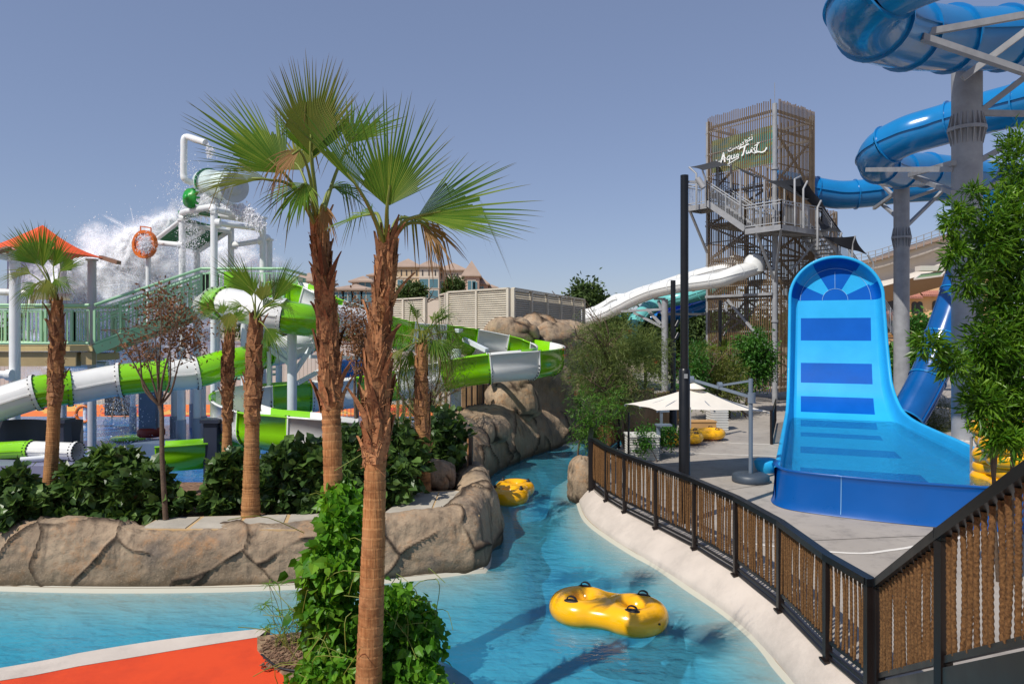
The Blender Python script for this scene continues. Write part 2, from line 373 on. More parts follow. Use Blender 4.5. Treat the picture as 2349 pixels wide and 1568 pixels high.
# ---------- near bank: orange path, white kerb, planter ----------
kin = [V((-15, 5.1, 0)), V((-9, 6.35, 0))]+[G(x, y, .14) for x, y in ((0, 1562), (150, 1534), (300, 1509), (450, 1484), (592, 1462))]
kout = near[:6]
A = smooth2(kin, 60); B = smooth2(kout, 60)
mb = MB(); rows = [np.c_[B, np.full(60, .0)], np.c_[B, np.full(60, .135)], np.c_[B*.97+A*.03, np.full(60, .15)], np.c_[A, np.full(60, .15)]]
mb.grid(np.stack(rows), False); struct(mb.build('path_kerb', cream), 'white kerb along the orange path')
om, nt_, out_ = newmat('orange rubber surface')
col = mixc(nt_, ramp(nt_, noise_tex(nt_, 260, 2), .42, .6), lin((216, 58, 16)), lin((232, 84, 30)))
col = mixc(nt_, ramp(nt_, noise_tex(nt_, 1.2, 6, rough=.7), .42, .75), col, lin((196, 56, 22)))
princ(nt_, out_, col, .9, 0, bump(nt_, noise_tex(nt_, 220, 2), .5, .01))
opoly = [tuple(p) for p in A]+[tuple(G(x, y, .14)[:2]) for x, y in ((590, 1492), (618, 1524), (665, 1562))]+[(-2.1, 6.7), (-1.4, 5.5), (-1.4, 0), (-15, 0)]
mb = MB(); mb.slab(opoly, .146, .0); struct(mb.build('path', om), 'orange rubber path by the river')
soil = M('dry planter soil', (112, 88, 66), .95, 0, .45, 9, .9, 30, rgb2=(150, 124, 96))
ppoly = [tuple(G(x, y, .14)[:2]) for x, y in ((590, 1464), (700, 1452), (800, 1452), (900, 1474), (955, 1508), (990, 1562))]+[(-.62, 6.4), (-.6, 2), (-1.4, 2), (-1.4, 5.5), (-2.1, 6.7)]+[tuple(G(x, y, .14)[:2]) for x, y in ((665, 1562), (618, 1524), (590, 1492))]
mb = MB(); mb.slab(ppoly, .17, .0); struct(mb.build('planter_soil', soil), 'dry soil of the riverside planter')
# ---------- splash pad and play ground on the left ----------
padwater, nt_, out_ = newmat('splash pad floor')
col = mixc(nt_, ramp(nt_, noise_tex(nt_, .9, 6), .35, .7), lin((20, 92, 170)), lin((70, 140, 180)))
col = mixc(nt_, ramp(nt_, noise_tex(nt_, 5, 6, rough=.7), .62, .74), col, lin((190, 214, 226)))
princ(nt_, out_, col, .12, 0, bump(nt_, noise_tex(nt_, 6, 4), .5, .05))
mb = MB(); mb.slab([(-26, 15.2), (-2.2, 15.2), (-1.6, 18), (-1.4, 30.5), (-26, 30.5)], .30, .0); struct(mb.build('splash_pad_water', padwater), 'blue splash pad water under the play tower')
pg, nt_, out_ = newmat('coloured play surface')
vo = N(nt_, 'TexVoronoi'); vo.inputs['Scale'].default_value = .28; g = N(nt_, 'NewGeometry'); nt_.links.new(g.outputs['Position'], vo.inputs['Vector'])
rr = N(nt_, 'ValToRGB'); rr.color_ramp.interpolation = 'CONSTANT'; nt_.links.new(vo.outputs['Distance'], rr.inputs[0])
e = rr.color_ramp.elements; e[0].color = (*lin((196, 62, 42)), 1); e[1].position = .55; e[1].color = (*lin((222, 170, 84)), 1)
e2 = rr.color_ramp.elements.new(.75); e2.color = (*lin((200, 60, 42)), 1); e3 = rr.color_ramp.elements.new(.32); e3.color = (*lin((226, 120, 56)), 1)
princ(nt_, out_, rr.outputs[0], .8)
mb = MB(); mb.slab([(-40, 30.5), (-1.4, 30.5), (-1.4, 35.5), (-40, 35.5)], .30, .0); struct(mb.build('play_ground_floor', pg), 'red and yellow play surface beyond the splash pad')
mulch = M('bark mulch', (92, 66, 48), .95, 0, .5, 12, 1, 40, rgb2=(130, 100, 78))
mb = MB(); mb.slab([(-16, 11.9), (-1.6, 12.1), (-1.25, 13), (-1.3, 18.5), (-1.2, 20.5), (-2.4, 20.5), (-2.2, 15.2), (-16, 15.2)], .72, .0); struct(mb.build('planting_bed', mulch), 'mulched planting bed behind the rock wall')
stone = M('pale paving stone', (176, 168, 154), .8, 0, .12, 3, .25, 30, dirt=.3)
def pavers(name, quad, nx, label):
    a, b, c, d = [V(p) for p in quad]; mb = MB()
    base = [(p.x, p.y) for p in (a, b, c, d)]; mb.slab(base, a.z-.012, a.z-.12, 1)
    for i in range(nx):
        t0, t1 = i/nx+.012, (i+1)/nx-.012
        q = [a.lerp(b, t0).lerp(d.lerp(c, t0), .04), a.lerp(b, t1).lerp(d.lerp(c, t1), .04), a.lerp(b, t1).lerp(d.lerp(c, t1), .93), a.lerp(b, t0).lerp(d.lerp(c, t0), .93)]
        mb.slab([(p.x, p.y) for p in q], a.z, a.z-.02, 0)
    return struct(mb.build(name, [stone, M('tan mortar', (190, 160, 116), .9)]), label)
pavers('stone_path', [G(318, 1211, .83), G(760, 1213, .83), G(760, 1174, .83), G(366, 1185, .83)], 4, 'pale stone slab path on top of the rock wall')
pavers('stone_path', [G(870, 1182, .84), G(1100, 1180, .84), G(1072, 1120, .84), G(944, 1128, .84)], 2, 'pale stone slab landing at the corner of the rock wall')

joint_m = M('deck joint', (96, 90, 84), .9)
for i, (a, b) in enumerate((((1500, 1150), (1790, 1105)), ((1600, 1250), (2200, 1225)), ((1590, 970), (1760, 975)))):
    strip([G(*a, .45), G(*a, .45).lerp(G(*b, .45), .5), G(*b, .45)], .018, .4545, 'deck_joint', joint_m, 'thin dark expansion joint across the deck')
def rockmat():
    m, nt, out = newmat('carved rock')
    a = attr(nt)
    n1 = noise_tex(nt, .9, 6, rough=.65); n2 = noise_tex(nt, 2.6, 8, rough=.75); n3 = noise_tex(nt, 14, 8, rough=.7)
    col = mixc(nt, ramp(nt, n1, .38, .62), lin((140, 121, 100)), lin((176, 154, 128)))
    col = mixc(nt, ramp(nt, n2, .52, .7), col, lin((176, 132, 92)))
    col = mixc(nt, ramp(nt, noise_tex(nt, 1.7, 6), .55, .72), col, lin((120, 108, 96)))
    col = mixc(nt, ramp(nt, n3, .55, .8), col, lin((104, 86, 70)))
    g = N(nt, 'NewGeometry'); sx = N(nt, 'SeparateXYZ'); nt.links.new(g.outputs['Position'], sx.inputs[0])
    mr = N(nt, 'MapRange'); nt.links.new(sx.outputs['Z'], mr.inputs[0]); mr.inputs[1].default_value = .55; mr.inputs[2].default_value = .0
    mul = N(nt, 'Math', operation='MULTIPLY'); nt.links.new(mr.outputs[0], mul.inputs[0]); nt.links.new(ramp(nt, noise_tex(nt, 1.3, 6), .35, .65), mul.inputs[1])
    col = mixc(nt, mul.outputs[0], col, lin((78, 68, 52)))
    mpv = N(nt, 'Mapping'); mpv.inputs['Scale'].default_value = (5, 5, .35); nt.links.new(g.outputs['Position'], mpv.inputs[0])
    col = mixc(nt, ramp(nt, noise_tex(nt, 1.4, 5, mpv.outputs[0]), .52, .72), col, lin((112, 98, 82)))
    col = mixc(nt, ramp(nt, noise_tex(nt, 38, 4), .55, .8), col, lin((164, 146, 122)))
    wet = N(nt, 'MapRange'); nt.links.new(sx.outputs['Z'], wet.inputs[0]); wet.inputs[1].default_value = .16; wet.inputs[2].default_value = .05
    col = mixc(nt, wet.outputs[0], col, lin((92, 80, 62)))
    col = mixc(nt, a, col, lin((58, 47, 38)))
    b = N(nt, 'Math', operation='MULTIPLY_ADD'); nt.links.new(n3, b.inputs[0]); b.inputs[1].default_value = .5; nt.links.new(n2, b.inputs[2])
    princ(nt, out, col, .88, 0, bump(nt, b.outputs[0], .8, .06), .3); return m
rock = rockmat()
def displace_grid(P, amp, seed, cs, crack=.07, cw=.06, fine=.02, fx=.9):
    P = np.asarray(P, float); du = np.gradient(P, axis=0); dv = np.gradient(P, axis=1); n = np.cross(du, dv); n /= np.linalg.norm(n, axis=2)[:, :, None]+1e-9
    out = P.copy(); A = np.zeros(P.shape[:2]); off = V((seed*13.1, seed*7.7, seed*3.3))
    for i in range(P.shape[0]):
        for j in range(P.shape[1]):
            p = V(P[i, j])+off
            wv = V((noise.noise(p*1.3), noise.noise(p*1.3+V((9, 0, 0))), noise.noise(p*1.3+V((0, 9, 0)))))
            w2 = V((noise.noise(p*5), noise.noise(p*5+V((5, 0, 0))), noise.noise(p*5+V((0, 5, 0)))))
            pp = (p+wv*.22+w2*.02)*cs; d, ct = noise.voronoi(pp)
            e = d[1]-d[0]; gate = max(0., min(1., (noise.noise(p*1.5+V((31, 0, 0)))+.25)*3.))
            c = math.exp(-(e/cw)**2)*gate
            cell = noise.noise(ct[0]*3.7); h = amp*(.9*noise.noise(p*fx)+.1*cell*min(1, e/.12)+.2*noise.noise(p*3.1))+fine*noise.noise(p*9)+amp*.18*min(1, e/.18)
            fz = max(.15, min(1., (P[i, j, 2]+.1)/.3)); out[i, j] = P[i, j]+n[i, j]*(h-crack*c)*fz; A[i, j] = min(1, c*1.3)
    return out, A
def rock_bank(name, label, path, prof, hs, na, nb, seed, amp=.1, cs=.9, side=1, crack=.07, group=None, cw=.06, parent=None):
    """path: waterline (x,y); prof: (inland distance, height fraction); hs: heights along the path"""
    P = catmull([(p[0], p[1]) for p in path], na); T = np.gradient(P, axis=0); T /= np.linalg.norm(T, axis=1)[:, None]
    Nn = np.stack([-T[:, 1], T[:, 0]], 1)*side
    for _ in range(8): Nn = (np.vstack([Nn[:1], Nn[:-1]])+Nn+np.vstack([Nn[1:], Nn[-1:]]))/3
    H = np.interp(np.linspace(0, 1, na), np.linspace(0, 1, len(hs)), hs)
    pr = catmull(prof, nb)
    Gd = np.zeros((na, nb, 3))
    for j, (d, z) in enumerate(pr):
        Gd[:, j, 0] = P[:, 0]+Nn[:, 0]*d; Gd[:, j, 1] = P[:, 1]+Nn[:, 1]*d
        Gd[:, j, 2] = np.where(z > 0, z*H, z)
    if side > 0: Gd = Gd[:, ::-1]
    D, A = displace_grid(Gd, amp, seed, cs, crack, cw)
    mb = MB(); mb.grid(D, True, a=A)
    if parent is not None: return mb.build(name, rock, parent)
    o = mb.build(name, rock, None, org=(P[0, 0], P[0, 1], 0)); return tag(o, label, 'rock', group)
front = [(-14, 11.6), (-10.5, 11.05)]+[tuple(G(x, y, 0)[:2]) for x, y in ((-40, 1350), (150, 1352), (330, 1353), (500, 1350), (700, 1344), (880, 1333), (1030, 1318))]
corner = [tuple(G(x, y, 0)[:2]) for x, y in ((1090, 1311), (1116, 1296), (1126, 1262))]
arm = [(-.22, 13.4), (-.3, 14.6), (-.48, 15.7)]
prof1 = [(-.0, -.35), (-.04, .12), (.0, .4), (.06, .68), (.14, .88), (.26, .98), (.4, 1.0), (.55, .96), (.8, .75), (.9, .4)]
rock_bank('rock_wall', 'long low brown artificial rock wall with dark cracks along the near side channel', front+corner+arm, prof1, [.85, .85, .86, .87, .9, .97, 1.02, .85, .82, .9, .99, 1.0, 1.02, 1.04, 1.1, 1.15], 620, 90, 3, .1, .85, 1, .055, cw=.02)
# far bank beyond the gate post
bank = [(-.75, 16.6)]+[tuple(p) for p in ((-.72, 18.6), (-.25, 20.6), (.95, 23.2), (2.4, 25.6), (4.2, 27.6))]
prof2 = [(0, -.35), (-.03, .1), (.05, .45), (.25, .75), (.6, .95), (1.0, 1.0), (1.5, .95), (2.0, .6), (2.1, -.2)]
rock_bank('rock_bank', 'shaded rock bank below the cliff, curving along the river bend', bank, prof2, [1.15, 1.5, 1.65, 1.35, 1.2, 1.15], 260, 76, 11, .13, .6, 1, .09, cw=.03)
# waterfall cliff
cl = [(-.9, 25.0), (-.3, 24.3), (.9, 24.6), (2.1, 25.3), (3.4, 26.3), (4.6, 27.6)]
prof3 = [(.1, -.1), (.12, .12), (.02, .3), (-.12, .45), (.0, .62), (.25, .78), (.5, .92), (.95, 1.0), (1.6, .97), (2.2, .7), (2.3, .1)]
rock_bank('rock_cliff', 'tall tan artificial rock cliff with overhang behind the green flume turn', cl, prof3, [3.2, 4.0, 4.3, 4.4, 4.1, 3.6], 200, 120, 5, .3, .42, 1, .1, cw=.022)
def boulder(label, c, r, seed, sub=40, squash=(1, 1, 1), group=None):
    th = np.linspace(0, 2*math.pi, sub); ph = np.linspace(.03, math.pi-.03, sub//2)
    Gd = np.stack([[(c[0]+r*squash[0]*math.sin(p)*math.cos(t), c[1]+r*squash[1]*math.sin(p)*math.sin(t), c[2]+r*squash[2]*math.cos(p)) for t in th] for p in ph])
    D, A = displace_grid(Gd, .34*r, seed, .8/r, .05*r, .05, .02, 1.1/r); D[:, -1] = D[:, 0]
    mb = MB(); mb.grid(D, True, a=A); return tag(mb.build('boulder', rock, None, org=c), label, 'boulder', group)
boulder('big rounded tan boulder at the foot of the rock cliff', W(1172, 925, 23.2), .85, 21, 60, (.95, .9, 1.05))
boulder('brown boulder crowning the rock cliff under the louvred screen', W(1178, 762, 24.6), .75, 22, 50, (1.2, 1, .62))
boulder('second smaller boulder on top of the cliff, toward the bottlebrush tree', W(1258, 770, 25.4), .7, 23, 50, (1.3, 1, .6))
boulder('low tan boulder on the bank in front of the bamboo screen', W(1108, 985, 20.3), .62, 24, 50, (1.2, 1, .7))
boulder('small knobbly boulder beside the dark gate post', W(1056, 1090, 16.2), .36, 25, 40, (1, 1, 1))
boulder('smooth grey boulder under the drooping fan palm', W(1005, 1088, 14.6), .36, 26, 40, (1, 1, .95))
boulder('slim pale rock standing in the water at the river edge of the rope fence', G(1334, 1120, .25)+V((0, 0, .1)), .42, 27, 50, (.75, 1.4, 1.75))
boulder('mossy rock at the far left bend beyond the planted bushes', V((-9.5, 12.1, .9)), .5, 28, 30)

# ---------- timber and rope fences ----------
rope_m, nt_, out_ = newmat('twisted hemp rope')
col = mixc(nt_, ramp(nt_, noise_tex(nt_, 60, 3), .3, .7), lin((74, 50, 30)), lin((130, 94, 58)))
princ(nt_, out_, col, .9, 0, bump(nt_, noise_tex(nt_, 300, 2), .5, .004), .2)
def rope(mb, p0, p1, r, seg):
    p0, p1 = np.array(p0), np.array(p1); L = np.linalg.norm(p1-p0); n = max(3, int(L/seg)); ph = rnd.random()*6
    j = np.array([rnd.uniform(-1, 1), rnd.uniform(-1, 1), 0])*.012; m = 9
    vs = []
    for i in range(n+1):
        t = i/n; c = p0+(p1-p0)*t+j*math.sin(t*math.pi)
        for k in range(m):
            a = 2*math.pi*k/m; rr = r*(1+.13*math.cos(3*a-t*L*150+ph)); vs.append(c+np.array((math.cos(a), math.sin(a), 0))*rr)
    mb.add(vs, [(i*m+k, i*m+(k+1) % m, (i+1)*m+(k+1) % m, (i+1)*m+k) for i in range(n) for k in range(m)], True)
def rope_fence(label, posts, h=1.1, seg=.018, r=.0145, gap=.068, rails=True, stringer=False, pw=.075):
    t = thing('rope_fence', label, 'fence', posts[0])
    for p in posts:
        mb = MB(); mb.box(V(p)+V((0, 0, h/2-.03)), (pw, pw, h-.02)); mb.box(V(p)+V((0, 0, .01)), (.13, .13, .02)); mb.build('post', dark_metal, t)
    mb = MB()
    for p, q in zip(posts, posts[1:]): mb.bar(V(p)+V((0, 0, h)), V(q)+V((0, 0, h)), .105, .07)
    for p in posts: mb.box(V(p)+V((0, 0, h)), (.09, .09, .069))
    mb.build('top_rail', black_metal, t)
    mb = MB()
    for p, q in zip(posts, posts[1:]):
        mb.bar(V(p)+V((0, 0, .23)), V(q)+V((0, 0, .23)), .035, .045)
        if rails: mb.bar(V(p)+V((0, 0, .12)), V(q)+V((0, 0, .12)), .03, .03); mb.bar(V(p)+V((0, 0, .05)), V(q)+V((0, 0, .05)), .03, .03)
        if stringer: mb.bar(V(p)+V((0, 0, .06)), V(q)+V((0, 0, .06)), .05, .2)
    mb.build('bottom_rail', dark_metal, t)
    for p, q in zip(posts, posts[1:]):
        p, q = V(p), V(q); L = (q-p).length; n = max(2, int(L/gap)); mb = MB()
        for i in range(1, n):
            c = p.lerp(q, (i+rnd.uniform(-.18, .18))/n); l = rnd.uniform(-.012, .012)
            rope(mb, c+V((l, 0, .24)), c+V((0, 0, h-.04)), r, seg)
        o = mb.build('rope_panel', rope_m, t)
    return t
rope_fence('dark railed rope fence curving along the white river kerb', posts_l)
cr = V((3.41, 6.87, .42)); st = [cr+V((.05, -.08, 0)), V((2.98, 4.97, 1.40)), V((2.56, 3.2, 2.36))]
rope_fence('rope fence of the stairs climbing toward the viewer from the fence corner', st, seg=.007, r=.0175, gap=.122, rails=False, stringer=True, pw=.085)
rope_fence('low rope fence going away behind the river shrub, beyond the curved fence', [V((1.72, 15.6, .42))+V((0, .25, 0)), V((1.95, 17.6, .42)), V((2.5, 19.6, .42)), V((3.2, 21.6, .42))], seg=.05, gap=.12)
def slat_fence(label, a, b, h, mat, gap=.12, w=.06, rail=None, name='slat_fence', cat='fence', d=.04, back=None):
    a, b = V(a), V(b); t = thing(name, label, cat, a); L = (b-a).length; n = int(L/gap); dr = (b-a).normalized(); mb = MB()
    for i in range(n):
        c = a.lerp(b, (i+.5)/n); k = h*rnd.uniform(.97, 1.0); mb.box(c+V((0, 0, k/2)), (w*rnd.uniform(.85, 1.1), d, k), (dr, V((-dr.y, dr.x, 0)), UP))
    mb.build('slats', mat, t); mb = MB(); off = V((-dr.y, dr.x, 0))*.05
    for z in (.18, .85): mb.bar(a+off+V((0, 0, h*z)), b+off+V((0, 0, h*z)), .05, .06)
    mb.build('rail', rail or dark_metal, t)
    if back:
        mb = MB(); mb.box(a.lerp(b, .5)+off*2.4+V((0, 0, h/2)), (L, .06, h), (dr, V((-dr.y, dr.x, 0)), UP)); mb.build('backing', back, t)
    return t
slat_fence('brown bamboo slat fence behind the parasol and shrubs', G(1395, 1020, .45), G(1500, 985, .45), 1.5, bamboo, .1)
slat_fence('brown bamboo slat fence behind the yellow deck tubes', G(1500, 985, .45), G(1560, 972, .45), 1.3, bamboo, .1)
slat_fence('tall tan round pole screen between white post and rock cliff', W(1056, 980, 24.2)*1, W(1120, 975, 24.6), 1.9, M('weathered tan pole', (176, 142, 104), .7, 0, .25, 2), .17, .12, name='pole_screen', d=.1, back=M('pale grey render', (176, 170, 162), .9, 0, .06, 2, dirt=.15))
slat_fence('pale wooden pole fence behind the bottlebrush shrubs', W(905, 985, 22.5), W(1056, 985, 23.6), 1.75, M('weathered tan pole', (176, 142, 104), .7, 0, .25, 2), .2, .08, name='pole_fence', d=.08)
t = thing('gate_post', 'dark upright steel gate leaf set in the rock bank', 'gate', G(1080, 1090, 1.0)); g0 = W(1080, 1050, 15.4)
mb = MB(); mb.box(g0+V((0, 0, .05)), (.07, .5, .85)); mb.build('leaf', dark_metal, t); mb = MB(); mb.box(g0+V((-.05, 0, .05)), (.03, .46, .8)); mb.build('face_panel', M('tan board', (168, 120, 78), .7, 0, .2, 4), t)
# ---------- inflatable rings ----------
def torus_mesh(mb, c, Rm, r, n=40, m=18, sx=1, sy=1):
    vs = [(c[0]+sx*(Rm+r*math.cos(b))*math.cos(a), c[1]+sy*(Rm+r*math.cos(b))*math.sin(a), c[2]+r*math.sin(b)) for a in np.linspace(0, 2*math.pi, n, endpoint=False) for b in np.linspace(0, 2*math.pi, m, endpoint=False)]
    mb.add(vs, [(i*m+j, ((i+1) % n)*m+j, ((i+1) % n)*m+(j+1) % m, i*m+(j+1) % m) for i in range(n) for j in range(m)], True)
def double_tube_mesh():
    mb = MB()
    for s in (-1, 1): torus_mesh(mb, (s*.40, 0, 0), .31, .205)
    for s in (-1, 1): mb.tube(catmull([(-.42, s*.32, 0), (-.15, s*.285, 0), (0, s*.275, 0), (.15, s*.285, 0), (.42, s*.32, 0)], 24), .175, 18)
    mb.tube([(0, -.3, 0), (0, .3, 0)], .16, 16); o = mb.build('tmp', yellow_vinyl)
    rm = o.modifiers.new('r', 'REMESH'); rm.mode = 'VOXEL'; rm.voxel_size = .02
    sm = o.modifiers.new('s', 'SMOOTH'); sm.iterations = 22; sm.factor = .6
    dg = bpy.context.evaluated_depsgraph_get(); me = bpy.data.meshes.new_from_object(o.evaluated_get(dg)); me.name = 'double_tube'
    bpy.data.objects.remove(o)
    for p in me.polygons: p.use_smooth = True
    return me
DT = double_tube_mesh()
def handle_mesh():
    mb = MB(); mb.lathe([(0, .012), (.07, .012), (.085, .004), (.088, -.01)], (0, 0, 0), 16)
    mb.v = [(x*1.35, y*.62, z) for x, y, z in mb.v]
    P = [(-.075, 0, .0), (-.06, 0, .045), (-.02, 0, .068), (.03, 0, .064), (.065, 0, .04), (.078, 0, 0)]
    pp = catmull(P, 16); T, A, B = frames(pp, (0, 1, 0)); vs = []
    for i, p in enumerate(pp):
        for a, b in ((-1, -1), (1, -1), (1, 1), (-1, 1)): vs.append(p+np.array((0, .022*a, 0))+A[i]*.007*b)
    mb.add(vs, [(4*i+k, 4*i+(k+1) % 4, 4*i+4+(k+1) % 4, 4*i+4+k) for i in range(15) for k in range(4)])
    return mb
HM = handle_mesh()
def double_tube(label, loc, rz, sc_=1., tilt=(0, 0), group=None):
    t = thing('double_tube', label, 'inflatable tube', loc, group); t.rotation_euler = (tilt[0], tilt[1], rz); t.scale = (sc_,)*3
    o = bpy.data.objects.new('ring_body', DT); o.data.materials.clear() if not o.data.materials else None
    if not DT.materials: DT.materials.append(yellow_vinyl)
    C.objects.link(o); o.parent = t; ORG[o.name] = V((0, 0, 0))
    for s in (-1, 1):
        for q in (-1, 1):
            mb = MB(); h = bpy.data.objects.new('handle', HANDLE); C.objects.link(h); h.parent = t
            h.location = (s*.46, q*.33, .192); h.rotation_euler = (0, 0, 0)
    v = bpy.data.objects.new('valve', VALVE); C.objects.link(v); v.parent = t; v.location = (.82, -.25, .03)
    return t
ho = HM.build('handle', black_rubber); HANDLE = ho.data; bpy.data.objects.remove(ho); _v = MB(); _v.cyl((0, 0, 0), (.03, -.02, .008), .014, 10); ho = _v.build('valve', black_rubber); VALVE = ho.data; bpy.data.objects.remove(ho)
c1 = G(1394, 1400, .12); double_tube('large yellow double inflatable ring with black handles floating on the near river', c1, R(-24), .9)
c2 = G(1174, 1128, .12); double_tube('yellow double inflatable ring floating farther up the river by the rock corner', c2, R(78), .93)
double_tube('yellow inflatable ring lying on the deck in front of the dark lamp post', G(1562, 1004, .66), R(20), .8)
double_tube('yellow inflatable ring lying on the deck against the tan box', G(1612, 994, .66), R(8), .8)
k = 0
for lv in range(6):
    for q in range(2):
        p = V((9.75+q*1.0+rnd.uniform(-.08, .08)-lv*.03, 14.1-q*.35+rnd.uniform(-.06, .06), .66+lv*.265))
        double_tube('yellow inflatable rings piled up on the deck behind the blue basin' , p, R(rnd.uniform(62, 85)), .86, (R(rnd.uniform(-4, 4)), R(rnd.uniform(-4, 4))), 'yellow rings in the pile'); k += 1
# ---------- tube slides ----------
def slide_tube(root, pts, r, nsec, mats, n=None, flange=True, mseg=24, seam=True, flr=1.13, fw=.07, bolts=False, up=(0, 0, 1), fmats=None, cuts=None):
    rr = np.array([p[3] if len(p) > 3 else r for p in [tuple(q) for q in pts]]) if len(pts[0]) > 3 else None
    n = n or nsec*12; P = catmull([tuple(p)[:3] for p in pts], n+1)
    cuts = cuts or [k/nsec for k in range(nsec+1)]
    for k in range(len(cuts)-1):
        i0, i1 = int(round(cuts[k]*n)), int(round(cuts[k+1]*n)); seg = P[i0:i1+1]
        if len(seg) < 3: continue
        mb = MB(); mb.tube(seg, r, mseg, False, 0, up)
        T, A, B = frames(seg, up)
        if seam:
            for s in (-1, 1):
                e = [[seg[i]+s*A[i]*(r-.01)+B[i]*q*.018 for i in range(len(seg))] for q in (-1, 1)]
                f = [[seg[i]+s*A[i]*(r*1.07)+B[i]*q*.018 for i in range(len(seg))] for q in (-1, 1)]
                mb.grid(np.array([e[1], f[1], f[0], e[0]]), False)
        mb.build('slide_section', mats[k % len(mats)], root)
        if flange:
            mb = MB(); ring(mb, seg[-1], T[-1], 0, r*.99, r*flr, fw, 30)
            if bolts:
                for j in range(20):
                    a = j/20*2*math.pi; d = A[-1]*math.cos(a)+B[-1]*math.sin(a)
                    for s in (-1, 1): mb.box(seg[-1]+d*r*1.07+T[-1]*s*(fw/2+.008), (.03, .03, .03), mi=1)
            mb.build('flange', [(fmats or mats)[k % len(fmats or mats)], steel_grey if not bolts else black_rubber], root)
    return P
def slide_flume(root, pts, r, wall, nsec, mats, ups=(0, 0, 1), lip=.07, n=None, matsin=None, m=14, th=.03, bolts=False, arc=180):
    n = n or nsec*10; P = catmull([tuple(p)[:3] for p in pts], n+1)
    if not isinstance(ups, tuple): ups = catmull(ups, n+1)
    T, A, B = frames(P, ups)
    prof = [(-r, wall)]+[(r*math.cos(a), r*math.sin(a)) for a in np.linspace(math.pi, 2*math.pi, m)]+[(r, wall)]
    outp = [(-(r+th), wall)]+[((r+th)*math.cos(a), (r+th)*math.sin(a)) for a in np.linspace(math.pi, 2*math.pi, m)]+[(r+th, wall)]
    full = [(-r-lip, wall-.03), (-r-lip, wall+.012), (-r, wall+.012)]+prof[1:-1]+[(r, wall+.012), (r+lip, wall+.012), (r+lip, wall-.03)]+[(r+th, wall-.03)]+outp[::-1][1:-1]+[(-r-th, wall-.03)]
    for k in range(nsec):
        i0, i1 = k*n//nsec, (k+1)*n//nsec; mb = MB()
        mb.grid(np.array([[P[i]+A[i]*x+B[i]*y for x, y in full] for i in range(i0, i1+1)]), True, closed=True)
        for i in (i0, i1):   # joint flange
            e = 1 if i == i1 else -1
            q = [[P[i]+A[i]*x*s+B[i]*y*s+T[i]*w for x, y in outp] for s, w in ((1, -.03*e), (1.09, -.03*e), (1.09, -.0*e), (1, 0))]
            mb.grid(np.array(q), False)
            if bolts:
                for x, y in outp[::1]: mb.box(P[i]+A[i]*x*1.05+B[i]*y*1.05-T[i]*.04*e, (.03,)*3, mi=1)
        o = mb.build('flume_section', [mats[k % len(mats)], black_rubber], root)
    return P
# blue enclosed slides, upper right
t = thing('blue_tube_slide', 'glossy blue enclosed tube slide bending overhead at the top corner', 'water slide', W(2218, 170, 19))
slide_tube(t, [W(2560, 60, 20), W(2420, 78, 19.6), W(2300, 88, 19.2), W(2190, 90, 18.7), W(2090, 82, 17.8), W(2012, 58, 16.6), W(1985, 15, 15.6), W(2030, -40, 14.8), W(2130, -90, 14.3), W(2260, -130, 14.2)], .80, 7, [blue_tube], 105, seam=True, flr=1.09)
t = thing('blue_tube_slide', 'blue enclosed tube slide curling behind the big grey column and back to the tower', 'water slide', W(2150, 290, 26))
slide_tube(t, [W(2520, 190, 22.5), W(2420, 218, 23.2), W(2335, 240, 24), W(2245, 263, 25), W(2150, 290, 26), W(2078, 312, 26.6), W(2025, 342, 27.4), W(2012, 372, 28.6), W(2050, 390, 30), W(2120, 390, 31.4), W(2200, 398, 32.5), W(2270, 410, 33.6), W(2290, 420, 34.6), W(2240, 424, 35.4), W(2150, 428, 36), W(2070, 433, 36.6), W(2000, 442, 37), W(1930, 447, 37.2), W(1875, 440, 37.2), W(1815, 428, 37.2), W(1775, 420, 37.5)], .72, 14, [blue_tube], 224, seam=True, flr=1.09, fw=.05)
t = thing('blue_drop_tube', 'dark blue tube chute plunging down beside the leafy branch', 'water slide', W(2100, 870, 22.5))
slide_tube(t, [W(2330, 400, 26.2), W(2265, 500, 25.8), W(2222, 600, 25.5), W(2196, 680, 25.3), W(2166, 765, 25.1), W(2138, 845, 24.8), W(2110, 905, 24.5), W(2078, 962, 24.2)], .58, 6, [M('dark blue tube gelcoat', (8, 84, 150), .2, 0, .1, 1.2, coat=.25)], 72, flr=1.05, fw=.05, fmats=[blue_tube])
mb = MB(); _p = W(2078, 962, 24.2); _d = (_p-W(2110, 905, 24.5)).normalized(); ring(mb, _p-_d*.25, _d, 0, 0, .56, .02, 24); mb.build('throat_shade_disc', M('painted throat shade', (10, 30, 60), .5), t)  # dark disc added to stand in for the shade inside the tube mouth
mb = MB(); mb.box(W(2152, 962, 26.0)-UP*.1, (.5, .5, 1.0)); tag(mb.build('concrete_plinth', M('white painted concrete', (206, 200, 192), .8, 0, .06, 3, dirt=.2), None, org=W(2152, 962, 26.0)), 'white concrete plinth under the foot of the dark blue chute', 'plinth')
